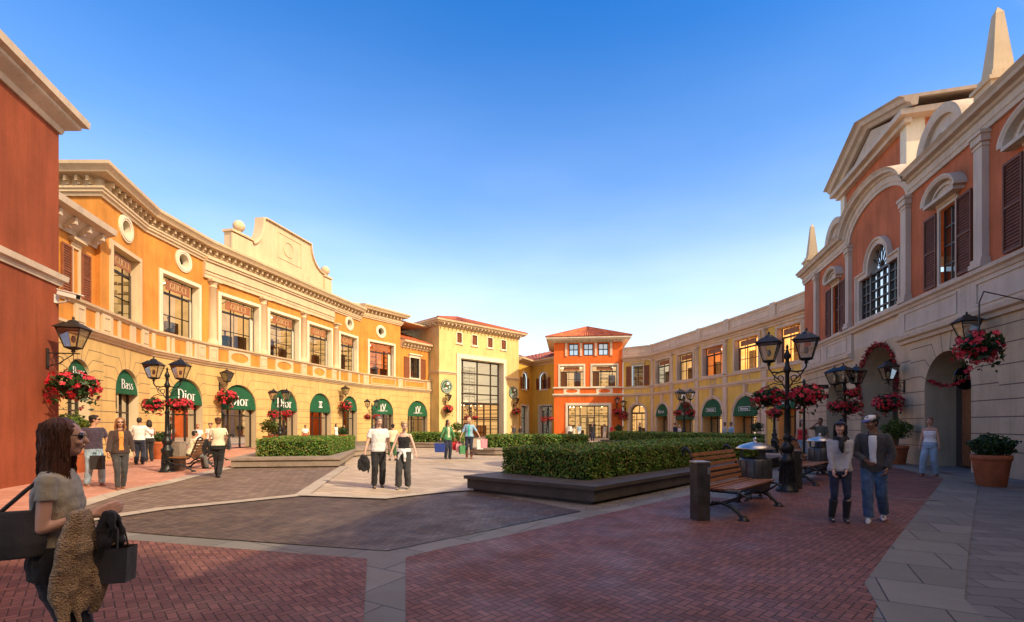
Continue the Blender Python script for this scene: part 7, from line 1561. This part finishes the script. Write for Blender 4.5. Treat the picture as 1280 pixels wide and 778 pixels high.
# ---------------------------------------------------------------- the two shoppers
_, J, tw_ = person('dark haired woman in a green jacket carrying a blue bag, centre', 559.5, 22.9, 25, 1.86, 'f', 'tan', ('loose', 'hair_dark'), jacket=('cloth_green', .95, .86, .026, 'cloth_cream'), top=('cloth_cream', .3, .95), bottom=('long', 'cloth_navy', .02), yaw=30, vox=.012, rh=(-.36, .02, .86), lh=(.36, -.04, .88))
carrier_bag(tw_(J['rh']), .52, .42, .16, 'cloth_blue', 'bright blue shopping bag held by the woman in the green jacket')
for q, (m_, dx, lab) in enumerate((('cloth_red', .0, 'red shopping bag between the two women'), ('cloth_pink', .18, 'pink shopping bag between the two women'), ('cloth_green', .34, 'pale green shopping bag between the two women'))): p_ = tw_(J['lh']); carrier_bag(Vector((p_.x + dx, p_.y - .1 * q, p_.z + .05 - .08 * q)), .30, .40, .12, m_, lab, rz=.3 * q)
_, J, tw_ = person('blonde woman in a teal top and pale blue cardigan with brown boots, centre', 586.5, 23.2, -8, 1.98, 'f', 'light', ('loose', 'hair_blonde'), jacket=('cloth_light_blue', .55, .95, .026, 'cloth_teal'), top=('cloth_teal', .3, .95), bottom=('capri', 'cloth_navy', .01), shoes='brown_boots', yaw=-35, vox=.012, lh=(.46, -.16, .98), rh=(-.36, -.05, .92))
carrier_bag(tw_(J['lh']), .32, .46, .12, 'cloth_white', 'white and pink shopping bag on the arm of the blonde woman', rz=.2); p_ = tw_(J['lh']); carrier_bag(Vector((p_.x + .18, p_.y + .05, p_.z + .02)), .34, .42, .12, 'cloth_pink', 'rose shopping bag farthest right on the arm of the blonde woman', rz=.5)
carrier_bag(tw_(J['rh']), .36, .42, .14, 'cloth_black', 'black shopping bag held low by the blonde woman')
# ---------------------------------------------------------------- far people
FG = 'small figures by the far shop fronts'
for lab, px, Y, face, H, sex, hr, tp, bt in (
    ('dark clothed person by the yellow house doorway', 642.5, 52, 30, 1.62, 'm', 'hair_dark', ('cloth_charcoal', .95, .9, .03), ('long', 'cloth_charcoal', .02)),
    ('person in brown standing right of the dark clothed person by the yellow house', 650.5, 53, -20, 1.5, 'm', 'hair_dark', ('cloth_dark_brown', .95, .9, .02), ('long', 'cloth_grey', .02)),
    ('person in a white shirt at the left side of the vermilion shop front', 712.5, 54, 0, 1.72, 'm', 'hair_dark', ('cloth_white', .95, .9, .02), ('long', 'cloth_dark_brown', .02)),
    ('child in cream clothes before the vermilion shop front', 717.5, 54, 0, 1.42, 'f', 'hair_blonde', ('cloth_cream', .3, .9, .02), ('skirt', 'cloth_cream', .02, .6)),
    ('person in a pale blue shirt and white trousers before the vermilion shop', 724, 54, 10, 1.72, 'm', 'hair_ginger', ('cloth_light_blue', .5, .9, .02), ('long', 'cloth_white', .02)),
    ('person in a black suit walking through the gap between the hedges', 740.5, 48, 20, 1.78, 'm', 'hair_grey', ('cloth_black', .95, .9, .02), ('long', 'cloth_navy', .02)),
    ('person in brown and cream at the right of the vermilion shop door', 756, 50, -30, 1.7, 'f', 'hair_brown', ('cloth_taupe', .5, .9, .02), ('long', 'cloth_cream', .02)),
    ('person in a red top at the right edge of the vermilion shop front', 764.5, 52, 0, 1.62, 'f', 'hair_ginger', ('cloth_red', .2, .9, .02), ('long', 'cloth_white', .02)),
    ('blonde woman in a sleeveless black dress behind the dark hedge', 799.5, 45, 60, 1.86, 'f', 'hair_blonde', ('cloth_black', 0, .9, .02), ('skirt', 'cloth_black', .0, .6)),
    ('person in dark blue before the second ochre arch', 844, 38, 120, 1.78, 'm', 'hair_dark', ('cloth_navy', .95, .9, .03), ('long', 'cloth_black', .02)),
    ('person in a white top next to the one in dark blue, ochre arcade', 849.5, 38.5, -60, 1.6, 'f', 'hair_blonde', ('cloth_white', .5, .9, .02), ('long', 'cloth_white', .02)),
    ('man in a pale grey shirt and black trousers before the ochre arcade', 906, 31, -60, 1.78, 'm', 'hair_dark', ('cloth_heather', .5, .9, .02), ('long', 'cloth_black', .02)),
    ('man in a blue shirt and pale trousers before the ochre arcade', 914, 31.5, -60, 1.78, 'm', 'hair_dark', ('cloth_light_blue', .5, .9, .02), ('long', 'cloth_heather', .02))):
    person(lab, px, Y, face, H, sex, 'tan', ('short' if sex == 'm' else 'long', hr), top=tp, bottom=bt, vox=.016, group=FG)
person('woman in a red tank top behind the second litter bin', 1002.5, 20.5, 20, 1.84, 'f', 'tan', ('long', 'hair_dark'), top=('cloth_red', 0, .95, .02), bottom=('long', 'cloth_light_jeans', .01), vox=.013)
person('man in an olive shirt talking on a telephone behind the second bin', 1025.5, 19.6, -15, 1.90, 'm', 'brown', ('short', 'hair_dark'), top=('cloth_olive', .34, .93, .02), bottom=('long', 'cloth_charcoal', .02), vox=.013, rh=(-.13, -.13, 1.52), epole={'r': (-.8, -.2, -1), 'l': (.5, .8, 0)})
person('woman in a white tank top and flared jeans near the arch on the right', 1162.5, 15.3, -18, 1.86, 'f', 'tan', ('short', 'hair_brown'), top=('cloth_white', 0, 1.0, .01), bottom=('long', 'cloth_light_jeans', .022), yaw=5, vox=.011, rf=(-.15, -.10), lf=(.13, .08), shoes='leather_brown')

for q, (i_, px, m_, lab) in enumerate(((1, 228, 'cloth_cream', 'dark haired person in a cream top inside the upper window left of the columns'), (2, 294, 'cloth_black', 'person in black inside the upper window between the first two columns'), (2, 350, 'cloth_dark_brown', 'person in brown inside the upper window between the second and third column'), (4, 476, 'cloth_black', 'person in black inside the reddish upper window near the round window'))):
    W_ = UW[i_]; p = W_.pt(W_.s_(px), .85); r_, J, tw_ = person(lab, px, p.y, 10, 1.75, 'm' if q else 'f', 'tan', ('short', 'hair_dark'), top=(m_, .9, .9, .02), bottom=('long', 'cloth_charcoal', .02), vox=.016, sit=True, hipz=.45, lf=(.12, -.40), rf=(-.12, -.40), loc=(p.x, p.y), group='people inside the upper windows'); r_.location.z = 6.84
    st = MB(); st.box(-.22, .22, -.1, .3, 0, .36); o_ = thing('stool', 'low wooden stool under the ' + lab.split(' inside')[0] + ', upper floor window', 'stool', (p.x, p.y, 6.84), r_.rotation_euler.z, 'stools inside the upper windows'); x_ = st.build('seat', 'door_wood', None); x_.parent = o_
# ================================================================== camera, light, sky
cam = bpy.data.cameras.new('camera'); co = bpy.data.objects.new('camera', cam); COL.objects.link(co); sc.camera = co
co.location = (0, 0, EYE); co.rotation_euler = (R(90), 0, 0); cam.sensor_width = 36; cam.lens = 36 * FP / 1280; cam.shift_y = (HYP - 389) / 1280; cam.clip_end = 2000; cam.clip_start = .05
SD = Vector((.8, -.6, 0)).normalized(); EL = R(36.5)
sd = Vector((SD.x * math.cos(EL), SD.y * math.cos(EL), math.sin(EL)))
su = bpy.data.lights.new('sun', 'SUN'); su.energy = 3.8; su.angle = R(.5); su.color = (1.0, .83, .58); so = bpy.data.objects.new('sun', su); COL.objects.link(so); so.rotation_euler = sd.to_track_quat('Z', 'Y').to_euler(); so.location = (20, -20, 40)
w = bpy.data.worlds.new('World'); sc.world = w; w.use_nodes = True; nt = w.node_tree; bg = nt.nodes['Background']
sk = nt.nodes.new('ShaderNodeTexSky'); sk.sky_type = 'NISHITA'; sk.sun_disc = False; sk.sun_elevation = EL; sk.sun_rotation = math.atan2(SD.x, SD.y); sk.air_density = 1.0; sk.dust_density = 1.5; sk.ozone_density = 4.0
hs = nt.nodes.new('ShaderNodeHueSaturation'); hs.inputs['Saturation'].default_value = 1.5; hs.inputs['Value'].default_value = 1.4
nt.links.new(sk.outputs[0], hs.inputs['Color']); tc = nt.nodes.new('ShaderNodeTexCoord'); sp = nt.nodes.new('ShaderNodeSeparateXYZ'); nt.links.new(tc.outputs['Generated'], sp.inputs[0])
rp = nt.nodes.new('ShaderNodeValToRGB'); nt.links.new(sp.outputs[2], rp.inputs[0]); e = rp.color_ramp.elements; rp.color_ramp.interpolation = 'B_SPLINE'
e[0].position = .02; e[0].color = (.92, .92, .92, 1); e[1].position = .62; e[1].color = (0, 0, 0, 1)
for p_, v_ in ((.22, .62), (.38, .24)): q_ = e.new(p_); q_.color = (v_, v_, v_, 1)
nz = nt.nodes.new('ShaderNodeTexNoise'); nz.inputs['Scale'].default_value = 1.6; nz.inputs['Detail'].default_value = 5; mp_ = nt.nodes.new('ShaderNodeMapping'); mp_.inputs['Scale'].default_value = (1, 1, 3.5); nt.links.new(tc.outputs['Generated'], mp_.inputs[0]); nt.links.new(mp_.outputs[0], nz.inputs['Vector'])
mm = nt.nodes.new('ShaderNodeMath'); mm.operation = 'MULTIPLY_ADD'; nt.links.new(nz.outputs[0], mm.inputs[0]); mm.inputs[1].default_value = 1.0; mm.inputs[2].default_value = .5
m3 = nt.nodes.new('ShaderNodeMath'); m3.operation = 'MULTIPLY'; m3.use_clamp = True; nt.links.new(mm.outputs[0], m3.inputs[0]); nt.links.new(rp.outputs[0], m3.inputs[1])
mx = nt.nodes.new('ShaderNodeMix'); mx.data_type = 'RGBA'; nt.links.new(m3.outputs[0], mx.inputs[0]); tn = nt.nodes.new('ShaderNodeMix'); tn.data_type = 'RGBA'; tn.blend_type = 'MULTIPLY'; tn.inputs[0].default_value = 1.0; nt.links.new(hs.outputs[0], tn.inputs[6]); tn.inputs[7].default_value = (.12, .98, 1.12, 1); nt.links.new(tn.outputs[2], mx.inputs[6]); mx.inputs[7].default_value = (6.4, 7.2, 7.3, 1)
# warm glow added to the unseen sky behind the viewer, to warm the shade
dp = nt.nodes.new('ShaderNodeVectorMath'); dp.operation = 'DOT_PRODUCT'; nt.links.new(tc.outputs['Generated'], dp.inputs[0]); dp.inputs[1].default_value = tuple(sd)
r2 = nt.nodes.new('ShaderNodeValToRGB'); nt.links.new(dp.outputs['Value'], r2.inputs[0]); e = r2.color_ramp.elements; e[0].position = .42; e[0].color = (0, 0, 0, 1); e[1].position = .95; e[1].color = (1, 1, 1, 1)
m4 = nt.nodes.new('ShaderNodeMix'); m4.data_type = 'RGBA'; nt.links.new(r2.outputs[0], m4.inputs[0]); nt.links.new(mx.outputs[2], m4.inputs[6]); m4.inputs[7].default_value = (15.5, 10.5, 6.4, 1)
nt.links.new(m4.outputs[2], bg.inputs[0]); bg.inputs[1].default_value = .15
sc.view_settings.view_transform = 'Standard'; sc.view_settings.look = 'None'; sc.view_settings.exposure = 0.36; sc.view_settings.gamma = 1.0
sc.render.engine = 'CYCLES'; sc.cycles.max_bounces = 6; sc.cycles.transparent_max_bounces = 12; sc.cycles.caustics_reflective = False; sc.cycles.caustics_refractive = False
